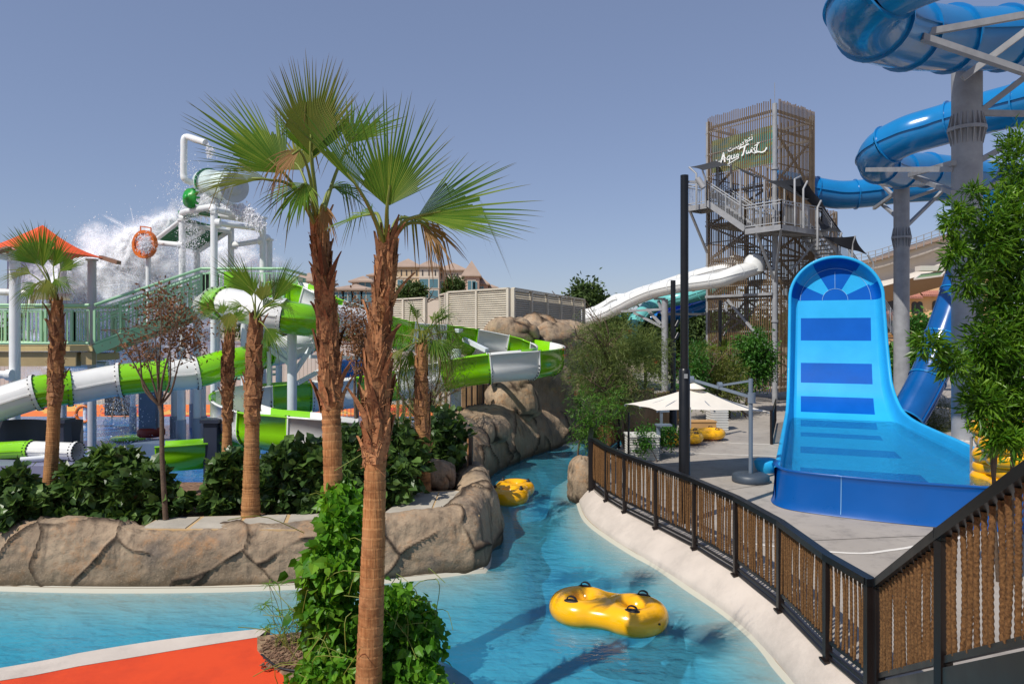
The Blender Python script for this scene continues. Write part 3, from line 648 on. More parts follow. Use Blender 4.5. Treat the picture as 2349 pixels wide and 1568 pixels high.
# grey columns with arms
def collar(mb, c, r):
    mb.cyl(c-V((0, 0, .05)), c+V((0, 0, .05)), r*1.28, 32)
    for k in range(18):
        a = 2*math.pi*k/18; d = V((math.cos(a), math.sin(a), 0)); e = V((-d.y, d.x, 0))
        for s in (1, -1):
            p = c+d*r; z = V((0, 0, s*.05)); q = [p+z, p+d*r*.26+z, p+d*r*.05+V((0, 0, s*.42)), p+V((0, 0, s*.42))]
            mb.add([x+e*.015 for x in q]+[x-e*.015 for x in q], [(0, 1, 2, 3), (7, 6, 5, 4), (0, 4, 5, 1), (1, 5, 6, 2), (2, 6, 7, 3)])
def column(label, px, Y, r, ztop, zbase, collars, beams, w=.15):
    b = W(px, 760, Y); b.z = zbase; t = thing('slide_column', label, 'steel column', b)
    mb = MB(); mb.tube([b, V((b.x, b.y, ztop))], r, 40); mb.build('pole', steel_grey, t)
    mb = MB()
    for z in collars: collar(mb, V((b.x, b.y, z)), r)
    if collars: mb.build('splice_collar', steel_grey, t)
    mb = MB(); mb.cyl(b, b+V((0, 0, .05)), r*1.55, 32)
    for k in range(14):
        a = 2*math.pi*k/14; d = V((math.cos(a), math.sin(a), 0)); mb.cyl(b+d*r*1.4+V((0, 0, .04)), b+d*r*1.4+V((0, 0, .16)), .03, 6)
    mb.build('base_plate', steel_grey, t)
    for p, q in beams:
        mb = MB(); mb.bar(p, q, w, w); mb.build('arm', steel_grey, t)
    return t
Yc = 20.2
column('thick galvanised column with bolted collar at the right, under the overhead blue tube', 2218, Yc, .38, W(0, 165, Yc).z, .75, [W(0, 297, Yc).z], [
    (W(1962, 104, 16.6), W(2400, 26, 17.2)), (W(2114, 85, 16.6), W(2400, 182, 17.4)), (W(2208, 180, 18.2), W(2400, 36, 17.6)), (W(2243, 260, 20), W(2400, 140, 19.8)), (W(2246, 259, 20.1), W(2420, 262, 21)),
    (W(1990, 389, 27), W(2190, 388, 20.2)), (W(2088, 401, 26), W(2188, 374, 20.1)), (W(2090, 401, 27), W(2188, 442, 20.1)), (W(2246, 369, 20), W(2340, 318, 20)), (W(2246, 440, 20), W(2330, 400, 20.5))], .15)
column('slimmer galvanised column with collar standing behind the blue ramp slide', 2068, 31, .31, W(0, 424, 31).z, .45, [W(0, 545, 31).z], [
    (W(2005, 478, 35), W(2058, 440, 31)), (W(2084, 457, 31), W(2150, 434, 34)), (W(2055, 455, 31), W(2020, 420, 36)), (W(2078, 520, 31), W(2160, 440, 34)), (W(2058, 498, 31), W(2025, 470, 34))], .13)
mb = MB(); mb.box(W(2218, 1032, Yc)+V((0, 0, -.05)), (1.2, 1.2, .75)); tag(mb.build('column_footing', MATS['white painted concrete'], None, org=W(2218, 1032, Yc)), 'white concrete footing under the thick galvanised column', 'footing')
# ---------- blue drop slide with basin ----------
Cq = V((11.67, 26.0, 0)); ax_a = V((.374, .927, 0)).normalized(); ax_r = V((ax_a.y, -ax_a.x, 0))
root = thing('drop_slide', 'huge blue striped ramp slide with rounded top ending in a water filled basin', 'water slide', Cq-ax_a*6+V((0, 0, .45)))
prof_q = catmull([(-13.2, .6), (-9, .6), (-5, .62), (-3.4, .7), (-2.3, .95), (-1.45, 1.5), (-.95, 2.3), (-.6, 3.2), (-.35, 4.2), (-.17, 5.1), (-.05, 6.0), (.05, 7.3)], 240)
dq = np.r_[0, np.cumsum(np.linalg.norm(np.diff(prof_q, axis=0), axis=1))]; TT = dq[-1]
tq = np.gradient(prof_q, axis=0); tq /= np.linalg.norm(tq, axis=1)[:, None]
def face(x, t, n=0.):
    q = np.interp(t, dq, prof_q[:, 0]); z = np.interp(t, dq, prof_q[:, 1]); a = np.interp(t, dq, tq[:, 0]); b = np.interp(t, dq, tq[:, 1])
    q += -b*n; z += a*n
    return Cq+ax_r*float(x)+ax_a*float(q)+UP*float(z)
Zt = np.interp(5.02, prof_q[:, 1], dq)            # t where the round top starts
hw = 1.44
def hL(t): return np.interp(t, [0, Zt*.55, Zt], [1.5, 1.5, hw])
def hR(t): return np.interp(t, [0, Zt*.35, Zt*.62, Zt*.8, Zt], [2.95, 2.45, 1.9, 1.58, hw])
tz = lambda z: float(np.interp(z, prof_q[30:, 1], dq[30:]))
def t_at(py):   # run length at which the face crosses a given sight line height
    best = min(range(60, 240), key=lambda i: abs((HY-(prof_q[i, 1]-HC)*F/((Cq+ax_a*float(prof_q[i, 0])).y))-py)); return dq[best]
dark = sorted([(t_at(782), t_at(728)), (t_at(879), t_at(833)), (t_at(936), t_at(911))])
ql = lambda q: float(np.interp(q, prof_q[:, 0], dq))
dark += [(ql(-1.9), ql(-1.55)), (ql(-2.9), ql(-2.35)), (ql(-4.3), ql(-3.6)), (ql(-7.4), ql(-6.2)), (ql(-11.6), ql(-9.6))]
IN = .2
def stripe(t): return 1 if any(a <= t <= b for a, b in dark) else 0
# centre panel
ts = sorted(set(list(np.linspace(0, Zt, 150))+[v for d in dark for v in d])); mb = MB()
for k in range(len(ts)-1):
    t0, t1 = ts[k], ts[k+1]; c = stripe((t0+t1)/2)
    def row(t):
        l, r_ = -hL(t)+IN, hR(t)-IN; xs = [l, -1.14, -.5, .1, .7, 1.14+max(0, (Zt*.6-t)*.05), r_]; return [face(x, t) for x in xs]
    a, b = row(t0), row(t1)
    for j in range(6): mb.add([a[j], a[j+1], b[j+1], b[j]], [(0, 1, 2, 3)], True, c if 0 < j < 5 else 0)
mb.build('ramp_face', [blue_light, blue_dark], root)
# rounded head with sun ray colours
mb = MB(); Rn = hw-IN
def raycol(th):
    d = math.degrees(th); return 1 if (d < 27 or 60 < d < 121 or d > 153) else 0
nth = 60
for i in range(nth):
    a0, a1 = math.pi*i/nth, math.pi*(i+1)/nth; c = raycol((a0+a1)/2)
    for r0, r1, cc in ((0.001, .42, 1), (.42, .8, c), (.8, Rn, c)):
        mb.add([face(r_*math.cos(a), Zt+r_*math.sin(a)) for r_, a in ((r0, a0), (r1, a0), (r1, a1), (r0, a1))], [(0, 1, 2, 3)], True, cc)
mb.build('ramp_head', [blue_light, blue_dark], root)
# side walls and rim swept round the outline
wallp = [(IN, 0), (.15, .02), (.09, .09), (.035, .22), (.0, .42), (-.01, .56), (-.03, .6), (-.1, .6), (-.12, .56), (-.1, .2), (-.1, -.15)]
bd = []
for t in np.linspace(0, Zt, 110): bd.append((-hL(t), t, -1, 0, 0))
for i in range(1, 60): th = math.pi-math.pi*i/60; bd.append((hw*math.cos(th), Zt+hw*math.sin(th), math.cos(th), math.sin(th), raycol(th)))
for t in np.linspace(Zt, 0, 110): bd.append((hR(t), t, 1, 0, 0))
rows = []
for x, t, dx, dt, c in bd: rows.append([face(x-dx*ins, t-dt*ins, n*(1 if n <= 0 else np.interp(t, [Zt*.6, Zt*.9], [1, .78]))) for ins, n in wallp])
mb = MB(); m = len(wallp)
fc, mi = [], []
for i in range(len(rows)-1):
    for j in range(m-1):
        fc.append((i*m+j, (i+1)*m+j, (i+1)*m+j+1, i*m+j+1)); mi.append(bd[i][4] if j < 5 else 0)
mb.add([p for r_ in rows for p in r_], fc, True, mi); mb.build('side_rim', [blue_light, blue_dark], root)
# thin white joint lines
mb = MB()
mb.tube([face(0, t, .006) for t in np.linspace(Zt+.42, Zt+hw-.4, 12)], .008, 4)
mb.tube([face(.42*math.cos(a), Zt+.42*math.sin(a), .006) for a in np.linspace(0, math.pi, 24)], .008, 4)
mb.tube([face(1.16*math.cos(a), Zt+1.16*math.sin(a), .01) for a in np.linspace(0, math.pi, 30)], .008, 4)
mb.build('joint_line', M('pale joint sealant', (150, 200, 235), .6), root)
# front wall of the basin, bowed outwards, with rounded corners
fw = []
for x, q in ((-1.6, -12.4), (-1.62, -12.9), (-1.5, -13.3), (-1.2, -13.55), (-.4, -13.75), (.5, -13.85), (1.6, -13.85), (2.5, -13.7), (2.92, -13.4), (3.05, -13.05), (3.03, -12.5)): fw.append((x, q))
fwp = catmull(fw, 90); 
T = np.gradient(fwp, axis=0); T /= np.linalg.norm(T, axis=1)[:, None]; nn = np.stack([T[:, 1], -T[:, 0]], 1)
wp = [(.07, .46), (.05, .50), (.02, .62), (.0, .85), (-.02, 1.08), (-.02, 1.17), (.02, 1.21), (-.07, 1.21), (-.12, 1.15), (-.13, .9), (-.16, .7), (-.3, .55)]
rows = [[Cq+ax_r*float(p[0]+n_[0]*o)+ax_a*float(p[1]+n_[1]*o)+UP*z for o, z in wp] for p, n_ in zip(fwp, nn)]
mb = MB(); mb.grid(np.array(rows)); mb.build('basin_front', blue_wall, root)
mb = MB()
for i in (29, 66):
    p, n_ = fwp[i], nn[i]; mb.tube([Cq+ax_r*float(p[0]+n_[0]*(o+.006))+ax_a*float(p[1]+n_[1]*(o+.006))+UP*z for o, z in wp[1:7]], .006, 4)
mb.build('joint_line', MATS['pale joint sealant'], root)
# outer skirt on both sides down to the deck
mb = MB()
for f, s in ((hL, -1), (hR, 1)):
    tt = np.linspace(.2, ql(-2.0), 40); mb.grid(np.array([[face(s*(f(t)+.10), t, .55) for t in tt], [face(s*(f(t)+.13), t, .2) for t in tt], [V((*face(s*(f(t)+.16), t, 0)[:2], .44)) for t in tt]]))
mb.build('basin_side', blue_light, root)
# supports behind the head
mb = MB()
for x in (-1.2, 1.2):
    mb.bar(face(x, Zt, -.15), Cq+ax_r*x+ax_a*2.6+UP*.45, .14); mb.bar(face(x, tz(3.2), -.15), Cq+ax_r*x+ax_a*2.6+UP*.45, .12)
mb.build('back_strut', steel_grey, root)
bw = watermat('basin water', (.25, .75, .95), 0, 2.4, (.86, .96, 1.0), (.1, .5, .75, .05), (.7, .1))
zw = .98; poly = []
qs = np.linspace(-13.0, -2.15, 30)
L_ = [(-(hL(ql(q))-.06), q) for q in qs]; R_ = [(hR(ql(q))-.06, q) for q in qs]
frn = [(float(p[0]+n_[0]*-.1), float(p[1]+n_[1]*-.1)) for p, n_ in zip(fwp[12:-10:3], nn[12:-10:3])]
outl = L_[::-1]+frn+R_
pts = [Cq+ax_r*x+ax_a*q+UP*zw for x, q in outl]
mb = MB(); tr = tessellate_polygon([pts]); mb.add(pts, [tuple(q) if (pts[q[1]]-pts[q[0]]).cross(pts[q[2]]-pts[q[0]]).z > 0 else tuple(reversed(q)) for q in tr])
tag(mb.build('basin_water', bw, None, org=pts[0]), 'rippled water filling the long blue slide basin', 'water', kind='structure')
# small light blue moulded step beside the basin
mb = MB(); p0 = G(1758, 1082, .45); mb.lathe([(0, .34), (.22, .33), (.3, .26), (.26, .1), (.2, 0)], p0, 20); tag(mb.build('moulded_spout', blue_light, None, org=p0), 'small light blue moulded scoop beside the parasol base', 'spout')
# ---------- fan palms ----------
palm_leaf = leafmat('fan palm leaf', (88, 132, 34), (158, 176, 68), .5, (122, 92, 54), .4, .75)
palm_dry = leafmat('yellowing palm leaf', (118, 132, 48), (150, 146, 66), .5, (130, 92, 58), .6, .8)
palm_dead = leafmat('dead palm leaf', (150, 112, 70), (184, 146, 98), .3, (120, 84, 56), .7, .8)
petiole_m = M('palm petiole', (128, 142, 58), .5, 0, .2, 4, rgb2=(110, 120, 44))
trunk_m, nt_, out_ = newmat('ringed palm trunk')
g = N(nt_, 'NewGeometry'); mp = N(nt_, 'Mapping'); mp.inputs['Scale'].default_value = (22, 22, 1.5); nt_.links.new(g.outputs['Position'], mp.inputs[0])
fib = noise_tex(nt_, 3, 6, mp.outputs[0]); col = mixc(nt_, ramp(nt_, fib, .3, .7), lin((152, 102, 60)), lin((198, 148, 98)))
col = mixc(nt_, ramp(nt_, noise_tex(nt_, 2.4, 5), .45, .7), col, lin((168, 126, 86)))
col = mixc(nt_, ramp(nt_, noise_tex(nt_, 3.7, 7, rough=.75), .5, .72), col, lin((112, 72, 42)))
col = mixc(nt_, attr(nt_), col, lin((58, 34, 20)))
princ(nt_, out_, col, .85, 0, bump(nt_, fib, .5, .02), .2)
boot_m, nt_, out_ = newmat('shaggy leaf base')
g = N(nt_, 'NewGeometry'); fib = noise_tex(nt_, 30, 6)
col = mixc(nt_, g.outputs['Random Per Island'], lin((104, 68, 44)), lin((182, 132, 90))); col = mixc(nt_, ramp(nt_, fib, .45, .75), col, lin((84, 56, 40)))
princ(nt_, out_, col, .8, 0, bump(nt_, fib, .5, .01), .25)
def fan(mb, hub, axis, normal, Rf, spread, nseg=40, split=.5, droop=.2, cup=.25, ragged=.15, limp=.15, rg=rnd):
    axis, normal = np.array(axis, float), np.array(normal, float); axis /= np.linalg.norm(axis)
    normal -= axis*np.dot(axis, normal); normal /= np.linalg.norm(normal)+1e-9; side = np.cross(axis, normal); hub = np.array(hub, float)
    dth = spread/(nseg-1)
    for k in range(nseg):
        a = -spread/2+dth*k; f = abs(a)/(spread/2+1e-6)
        d = axis*math.cos(a)+side*math.sin(a)+normal*cup*f*f; d /= np.linalg.norm(d)
        L = Rf*(1-.36*f*f)*(1+rg.uniform(-ragged, ragged*.3)); w0 = math.tan(dth/2)*1.12
        cs = np.cross(d, normal); cs /= np.linalg.norm(cs)
        lim = rg.random() < limp; dr = droop*rg.uniform(.6, 1.4); tw = rg.uniform(-.25, .25)
        vs, aa = [], []
        for t in (.03, .25, split, .74, .9, 1.0):
            w = L*t*w0 if t <= split else L*split*w0*max(0, (1-t)/(1-split))**.8
            c = hub+d*L*t; c[2] -= dr*L*t**2.6
            if lim and t > split: c = c-d*L*(t-split)*.55; c[2] -= L*(t-split)*1.0
            elif t > split: c = c+cs*tw*L*(t-split)*.35
            up = normal*w*.55*(1 if k % 2 else 1)
            vs += [c-cs*w-up*.5, c+up*.5, c+cs*w-up*.5]; z = max(0, (t-.8)/.2)*.9+(.5 if lim and t > split else 0); aa += [min(1, z)]*3
        mb.add(vs, [(3*i+j, 3*i+j+1, 3*i+4+j, 3*i+3+j) for i in range(5) for j in range(2)], False, 0, aa)
def frond(root, base, hub, axis, normal, Rf, spread, nseg=40, mat=None, pr=.018, bow=.08, **kw):
    mb = MB(); fan(mb, hub, axis, normal, Rf, spread, nseg, **kw); o = mb.build('frond', mat or palm_leaf, root)
    mid = (V(base)+V(hub))/2+V((0, 0, bow*(V(hub)-V(base)).length)); P = catmull([tuple(base), tuple(mid), tuple(hub), tuple(V(hub)+V(axis).normalized()*Rf*.18)], 12)
    mb = MB(); mb.tube(P, np.linspace(pr*1.5, pr*.6, 12), 6); mb.build('petiole', petiole_m, o); return o
def trunk(root, path, radii, ring_to, sp=.085, nb=80, bl=.22, n=28, seed=1):
    NT = 480; rg = random.Random(seed); P = catmull([tuple(p) for p in path], NT); rr = np.interp(np.linspace(0, 1, NT), np.linspace(0, 1, len(radii)), radii)
    s = np.r_[0, np.cumsum(np.linalg.norm(np.diff(P, axis=0), axis=1))]; aa = np.zeros(NT)
    for i in range(NT):
        ph = ((s[i]+.012*math.sin(i*.7))/sp) % 1
        rr[i] *= 1+.07*(ph-.5); aa[i] = .8 if ph < .17 else .12*ph
    mb = MB(); T, A, B = frames(P); th = np.linspace(0, 2*np.pi, n, endpoint=False)
    vs = []; av = []
    for i in range(NT):
        for t in th:
            k = 1+.03*noise.noise(V((math.cos(t)*2, math.sin(t)*2, s[i]*5+seed)))
            vs.append(P[i]+rr[i]*k*(A[i]*math.cos(t)+B[i]*math.sin(t))); av.append(aa[i]*(.5+.5*noise.noise(V((math.cos(t)*3, math.sin(t)*3, s[i]*9))) if True else 1))
    mb.add(vs, [(i*n+j, i*n+(j+1) % n, (i+1)*n+(j+1) % n, (i+1)*n+j) for i in range(NT-1) for j in range(n)], True, 0, [max(0, x) for x in av])
    o = mb.build('trunk', trunk_m, root)
    mb = MB(); i0 = int(np.interp(ring_to, [0, 1], [0, NT-1]))
    for k in range(nb):
        u = (k+rg.random())/nb; i = min(NT-1, int(i0+(NT-1-i0)*u)); th = k*2.4+rg.uniform(-.4, .4); d = A[i]*math.cos(th)+B[i]*math.sin(th); e = np.cross(T[i], d)
        lean = e*rg.uniform(-.35, .35); L = bl*rg.uniform(.8, 1.9); w = rr[i]*rg.uniform(.4, .9); fl_ = rg.uniform(.0, .15) if rg.random() < .85 else rg.uniform(.28, .6); c = P[i]+d*rr[i]*.9; q = []
        for t, ww in ((0, 1), (.35, .85), (.7, .5), (1, .05)):
            p = c+(T[i]+lean)*L*t+d*(L*fl_*t**1.6+.012); q += [p-e*w*ww+d*-.02, p+d*.025*(1-t), p+e*w*ww+d*-.02]
        mb.add(q, [(3*a+b, 3*a+b+1, 3*a+4+b, 3*a+3+b) for a in range(3) for b in range(2)], False)
    for k in range(nb*3):   # fibres
        u = rg.random(); i = min(NT-2, int(i0+(NT-1-i0)*u)); th = rg.random()*6.28; d = A[i]*math.cos(th)+B[i]*math.sin(th); e = np.cross(T[i], d); c = P[i]+d*rr[i]*1.04
        p1 = c+e*rg.uniform(-.1, .1)+d*rg.uniform(.0, .05)+T[i]*rg.uniform(-.08, .08); mb.bar(c, p1, .004, .004)
    if nb: mb.build('leaf_base', boot_m, root)
    return P, T
def palm(label, base, path, radii, ring_to, fronds, nb=80, bl=.2, seed=1, group=None, sp=.085):
    t = thing('fan_palm', label, 'palm tree', base, group); P, T = trunk(t, path, radii, ring_to, sp, nb, bl, seed=seed)
    for f in fronds: frond(t, **f)
    return t
Y1 = 6.5
def dv(dx, dy, dz): return V((dx, dy, dz)).normalized()
top1 = W(886, 575, Y1)
palm('nearest tall fan palm with orange ringed trunk rising in front of the vines', V((*W(843, 760, 6.4)[:2], .15)),
     [V((*W(840, 760, 6.42)[:2], .1)), W(848, 1500, 6.42), W(855, 1300, 6.45), W(862, 1050, Y1), W(866, 900, Y1), W(872, 760, Y1), W(884, 640, Y1), W(888, 572, Y1)],
     [.125, .118, .112, .107, .098, .094, .09, .075, .055], .57, [
     dict(base=top1, hub=W(888, 474, 6.3), axis=dv(.14, -.1, 1), normal=(0.1, -1, .1), Rf=1.04, spread=R(110), nseg=44, droop=.03, cup=.12, limp=.08, split=.42),
     dict(base=top1, hub=W(958, 496, 6.4), axis=dv(1, .05, .22), normal=(-.1, -.9, .5), Rf=1.16, spread=R(88), nseg=40, droop=.06, limp=.2, ragged=.2, bow=.2),
     dict(base=top1, hub=W(822, 432, 6.1), axis=dv(-.62, -.25, .86), normal=(.75, -.7, .3), Rf=.86, spread=R(75), nseg=30, droop=.02, limp=.03, cup=.5),
     dict(base=top1, hub=W(852, 492, 6.9), axis=dv(-.9, .35, -.02), normal=(-.2, -.4, .9), Rf=.5, spread=R(130), nseg=30, droop=.2, limp=.2, bow=.25),
     dict(base=top1, hub=W(925, 500, 6.85), axis=dv(.55, .6, .1), normal=(-.3, -.5, .8), Rf=.75, spread=R(120), nseg=30, droop=.35, limp=.5, bow=.2, mat=palm_dry),
     dict(base=top1, hub=W(968, 512, 6.5), axis=dv(.75, -.1, -.6), normal=(.3, -.8, .4), Rf=.5, spread=R(80), nseg=18, droop=.4, limp=.5, bow=.25, mat=palm_dead)], 150, .2, 3)
Y2 = 7.7; top2 = W(730, 530, Y2)
palm('second tall fan palm, leaning trunk wrapped in leafy vines at its foot', V((*W(762, 760, 7.6)[:2], .15)),
     [V((*W(762, 760, 7.6)[:2], .1)), W(765, 1250, 7.6), W(764, 1100, 7.6), W(760, 950, 7.65), W(755, 800, Y2), W(746, 680, Y2), W(738, 590, Y2), W(730, 525, Y2)],
     [.115, .108, .102, .097, .098, .1, .096, .08, .055], .60, [
     dict(base=top2, hub=W(712, 352, 7.5), axis=dv(.05, -.05, 1), normal=(0.1, -1, .1), Rf=1.1, spread=R(86), nseg=44, droop=.03, cup=.15, limp=.08, mat=palm_dry, ragged=.1),
     dict(base=top2, hub=W(716, 362, 7.65), axis=dv(.1, .1, 1), normal=(-.1, -1, .1), Rf=.98, spread=R(108), nseg=40, droop=.05, limp=.06),
     dict(base=top2, hub=W(652, 398, 7.3), axis=dv(-.72, -.15, .68), normal=(.45, -.85, .4), Rf=1.16, spread=R(100), nseg=44, droop=.05, limp=.12, cup=.1),
     dict(base=top2, hub=W(612, 412, 7.0), axis=dv(-1, -.1, .06), normal=(.05, -.75, .65), Rf=.78, spread=R(64), nseg=30, droop=.22, limp=.55, split=.62, mat=palm_dry, bow=.22),
     dict(base=top2, hub=W(800, 330, 7.9), axis=dv(.5, .3, .75), normal=(-.3, -.9, .2), Rf=.85, spread=R(120), nseg=36, droop=.1, limp=.25, ragged=.25),
     dict(base=top2, hub=W(700, 420, 7.35), axis=dv(-.25, -.5, -.5), normal=(-.1, -.9, .5), Rf=.62, spread=R(120), nseg=26, droop=.3, limp=.3, bow=.25),
     dict(base=top2, hub=W(762, 430, 8.0), axis=dv(.75, .2, .05), normal=(-.2, -.6, .8), Rf=.55, spread=R(130), nseg=28, droop=.45, limp=.4, bow=.2),
     dict(base=top2, hub=W(690, 390, 7.9), axis=dv(-.5, .5, .55), normal=(.3, -.9, .2), Rf=.9, spread=R(140), nseg=36, droop=.1, limp=.3, mat=palm_dry),
     dict(base=top2, hub=W(688, 345, 7.2), axis=dv(-.6, -.3, -.45), normal=(0, -.9, .4), Rf=.5, spread=R(70), nseg=20, droop=.5, limp=.5, bow=.2, mat=palm_dead),
     dict(base=top2, hub=W(745, 470, 7.4), axis=dv(.2, -.3, -.9), normal=(0, -.9, .4), Rf=.42, spread=R(60), nseg=16, droop=.2, limp=.3, bow=.3, mat=palm_dead)], 130, .2, 5)
def auto_fronds(top, n, pl, Rf, seed, els, spread=R(140), dry=.2, nseg=32, az0=0, limp=.15):
    rg = random.Random(seed); out = []
    for i in range(n):
        a = az0+2*math.pi*i/n+rg.uniform(-.3, .3); e = R(els[i % len(els)]+rg.uniform(-8, 8)); d = V((math.cos(a)*math.cos(e), math.sin(a)*math.cos(e), math.sin(e)))
        hub = V(top)+d*pl*rg.uniform(.8, 1.15)+V((0, 0, .03)); ax = (d+V((0, 0, -.12))).normalized(); sd = ax.cross(UP).normalized(); nn = sd.cross(ax)
        out.append(dict(base=top, hub=hub, axis=ax, normal=nn, Rf=Rf*rg.uniform(.85, 1.1), spread=spread*rg.uniform(.75, 1.05), nseg=nseg, droop=.18+.25*max(0, .6-math.sin(e)), limp=limp, pr=.013, mat=palm_dry if rg.random() < dry else None, bow=.1))
    return out
def mid_palm(label, Y, pts, rad, ring_to, fr, nb=60, seed=1, bl=.16):
    P = [W(px, py, Y) for px, py in pts]; b = V((P[0].x, P[0].y, .8)); palm(label, b, P, rad, ring_to, fr, nb, bl, seed, sp=.075)
def fr(top, Y, lst):
    return [dict(base=W(*top, Y), hub=W(hx, hy, Y+dy), axis=dv(*ax), normal=nm, Rf=rf, spread=R(sp), nseg=30, droop=dr_, limp=li, pr=.012, bow=.1, mat=palm_dry if dry else None) for hx, hy, dy, ax, nm, rf, sp, dr_, li, dry in lst]
FN = (0, -1, .15)
mid_palm('fan palm with ringed trunk before the orange shade at the far left', 12.6, [(106, 1215), (118, 1060), (124, 940), (130, 810), (128, 690)], [.13, .118, .108, .1, .12, .1, .07], .55,
     fr((127, 688), 12.6, [(98, 612, -.2, (-.05, -.2, 1), FN, .86, 95, .04, .05, 0), (84, 606, 0, (-.62, -.1, .8), FN, .84, 80, .05, .1, 0), (122, 612, .1, (.35, -.1, .95), FN, .66, 90, .05, .1, 0), (70, 628, -.1, (-.95, 0, .18), (0, -.7, .7), .62, 90, .3, .3, 1),
        (126, 640, -.2, (.7, -.2, -.25), (0, -.6, .8), .46, 110, .35, .3, 0), (84, 650, -.2, (-.6, -.3, -.5), (0, -.8, .5), .5, 110, .35, .3, 0), (106, 640, -.3, (0, -.4, -.9), (0, -.9, .4), .48, 120, .3, .3, 1), (138, 622, .3, (.6, .2, .65), FN, .6, 90, .1, .2, 0), (95, 600, .4, (-.2, .3, .95), FN, .8, 110, .05, .1, 0)]), 60, 7)
mid_palm('slender small fan palm, dark shaggy upper trunk, nearest the green flume curve', 13.2, [(521, 1060), (521, 1000), (522, 900), (523, 810), (526, 765)], [.1, .085, .08, .1, .1, .07], .3,
     fr((526, 765), 13.2, [(494, 712, -.2, (-.85, -.2, .3), FN, .5, 120, .08, .1, 0), (527, 716, -.3, (.05, -.4, -.9), (0, -.9, .45), .48, 110, .1, .1, 1), (540, 735, .2, (.5, .3, .6), FN, .4, 110, .1, .2, 0), (512, 720, .3, (-.3, .3, .9), FN, .35, 110, .1, .2, 0)]), 60, 8)
mid_palm('fan palm with thick ringed trunk standing at the back of the stone path', 12.0, [(575, 1190), (577, 1060), (579, 960), (582, 850), (586, 735)], [.16, .135, .122, .115, .13, .12, .08], .48,
     fr((587, 735), 12.0, [(584, 672, -.1, (-.72, -.1, .75), FN, .92, 62, .03, .05, 0), (627, 690, -.1, (.52, -.1, .88), FN, .84, 66, .03, .05, 0), (578, 680, .2, (-.2, .1, 1), FN, .6, 80, .04, .1, 0), (602, 705, .3, (.6, .3, .45), (0, -.8, .6), .5, 100, .2, .2, 0),
        (610, 752, -.2, (.62, -.2, -.7), (.3, -.8, .3), .52, 90, .15, .2, 0), (556, 702, 0, (-.8, -.2, .05), (0, -.7, .7), .42, 100, .3, .2, 0), (640, 700, .2, (.9, .1, .0), (0, -.7, .7), .42, 100, .35, .3, 0), (600, 690, .5, (.15, .3, .95), FN, .55, 100, .05, .1, 1)]), 80, 9)
mid_palm('drooping fan palm with skirt of dry hanging leaves left of the louvred screen', 14.0, [(972, 1140), (970, 1020), (968, 930), (966, 850), (968, 790)], [.15, .135, .14, .14, .12, .09], .25,
     [dict(f, droop=f['droop']+.35) for f in auto_fronds(W(968, 785, 14.0), 11, .42, .8, 51, [50, 20, -10, 35, -30, 10, 70, -20, 25, 0, 55], dry=.45, spread=R(110), limp=.3)], 60, 10)
mid_palm('small bluish fan palm peeping over the bushes beside the galvanised tower leg', 33, [(1658, 860), (1658, 820)], [.12, .12], .2, auto_fronds(W(1658, 822, 33), 7, .5, .75, 61, [50, 75, 20, 60, 35], dry=.3, nseg=22), 20, 11)
mid_palm('small palm half hidden behind the main lamp post', 32, [(1606, 880), (1606, 825)], [.12, .12], .2, auto_fronds(W(1606, 825, 32), 7, .5, .7, 63, [50, 70, 10, 40, 30], dry=.3, nseg=22), 20, 12)
# ---------- bushes, trees, vines ----------
L_hib = leafmat('broad dark leaf', (64, 94, 46), (116, 146, 72), .3, rough=.35)
L_vine = leafmat('bright vine leaf', (70, 132, 28), (140, 192, 60), .45, rough=.4)
L_wil = leafmat('lance leaf', (62, 112, 22), (134, 174, 50), .42, rough=.35)
L_bot = leafmat('bottlebrush leaf', (84, 108, 46), (150, 160, 86), .35, rough=.55)
L_far = leafmat('dark tree leaf', (58, 82, 38), (104, 126, 62), .25, rough=.6)
L_rnd = leafmat('fresh green leaf', (52, 108, 32), (98, 148, 54), .3)
L_bam = leafmat('bamboo leaf', (84, 104, 36), (150, 152, 74), .35)
L_dry = leafmat('dry brown leaf', (128, 88, 62), (176, 128, 92), .3, rough=.8)
L_cit = leafmat('light shrub leaf', (58, 108, 26), (118, 160, 56), .4)
def limbs(mb, base, top, r, rg, depth=3, n=3, spread=.5):
    base, top = V(base), V(top); mid = base.lerp(top, .5)+V((rg.uniform(-1, 1), rg.uniform(-1, 1), 0))*(top-base).length*.06
    P = catmull([tuple(base), tuple(mid), tuple(top)], 9); mb.tube(P, np.linspace(r, r*.62, 9), 7, True)
    if depth:
        L = (top-base).length
        for i in range(n):
            d = (top-base).normalized()+V((rg.gauss(0, spread), rg.gauss(0, spread), rg.gauss(.1, spread*.6))); d.normalize()
            limbs(mb, top if i else base.lerp(top, .75), (top if i else base.lerp(top, .75))+d*L*rg.uniform(.5, .8), r*.58, rg, depth-1, n, spread)
def plant(name, label, cat, base, ells, ncl, per, size, shape, mat, seed, trunk_r=.04, stems=1, group=None, spread=.2, shell=.3, trunk_part='trunk', depth=2, flat=.5, bmat=None, crown='crown', topf=.6, smin=.6):
    rg = np.random.default_rng(seed); rr = random.Random(seed); t = thing(name, label, cat, base, group)
    P, D = crown_points(ells, ncl, per, rg, spread, shell)
    P[:, 2] = np.maximum(P[:, 2], base[2]+.03)
    leaf_mesh(crown, P, D, size*rg.uniform(smin, 1.25, len(P)), shape, mat, t, rg, flat)
    if trunk_r:
        mb = MB()
        for s in range(stems):
            e = ells[s % len(ells)]; b = V(base)+V((rr.uniform(-1, 1), rr.uniform(-1, 1), 0))*(.12*stems if stems > 1 else 0)
            limbs(mb, b, b.lerp(V(e[:3]), topf), trunk_r, rr, depth)
        mb.build(trunk_part, bmat or bark, t)
    return t
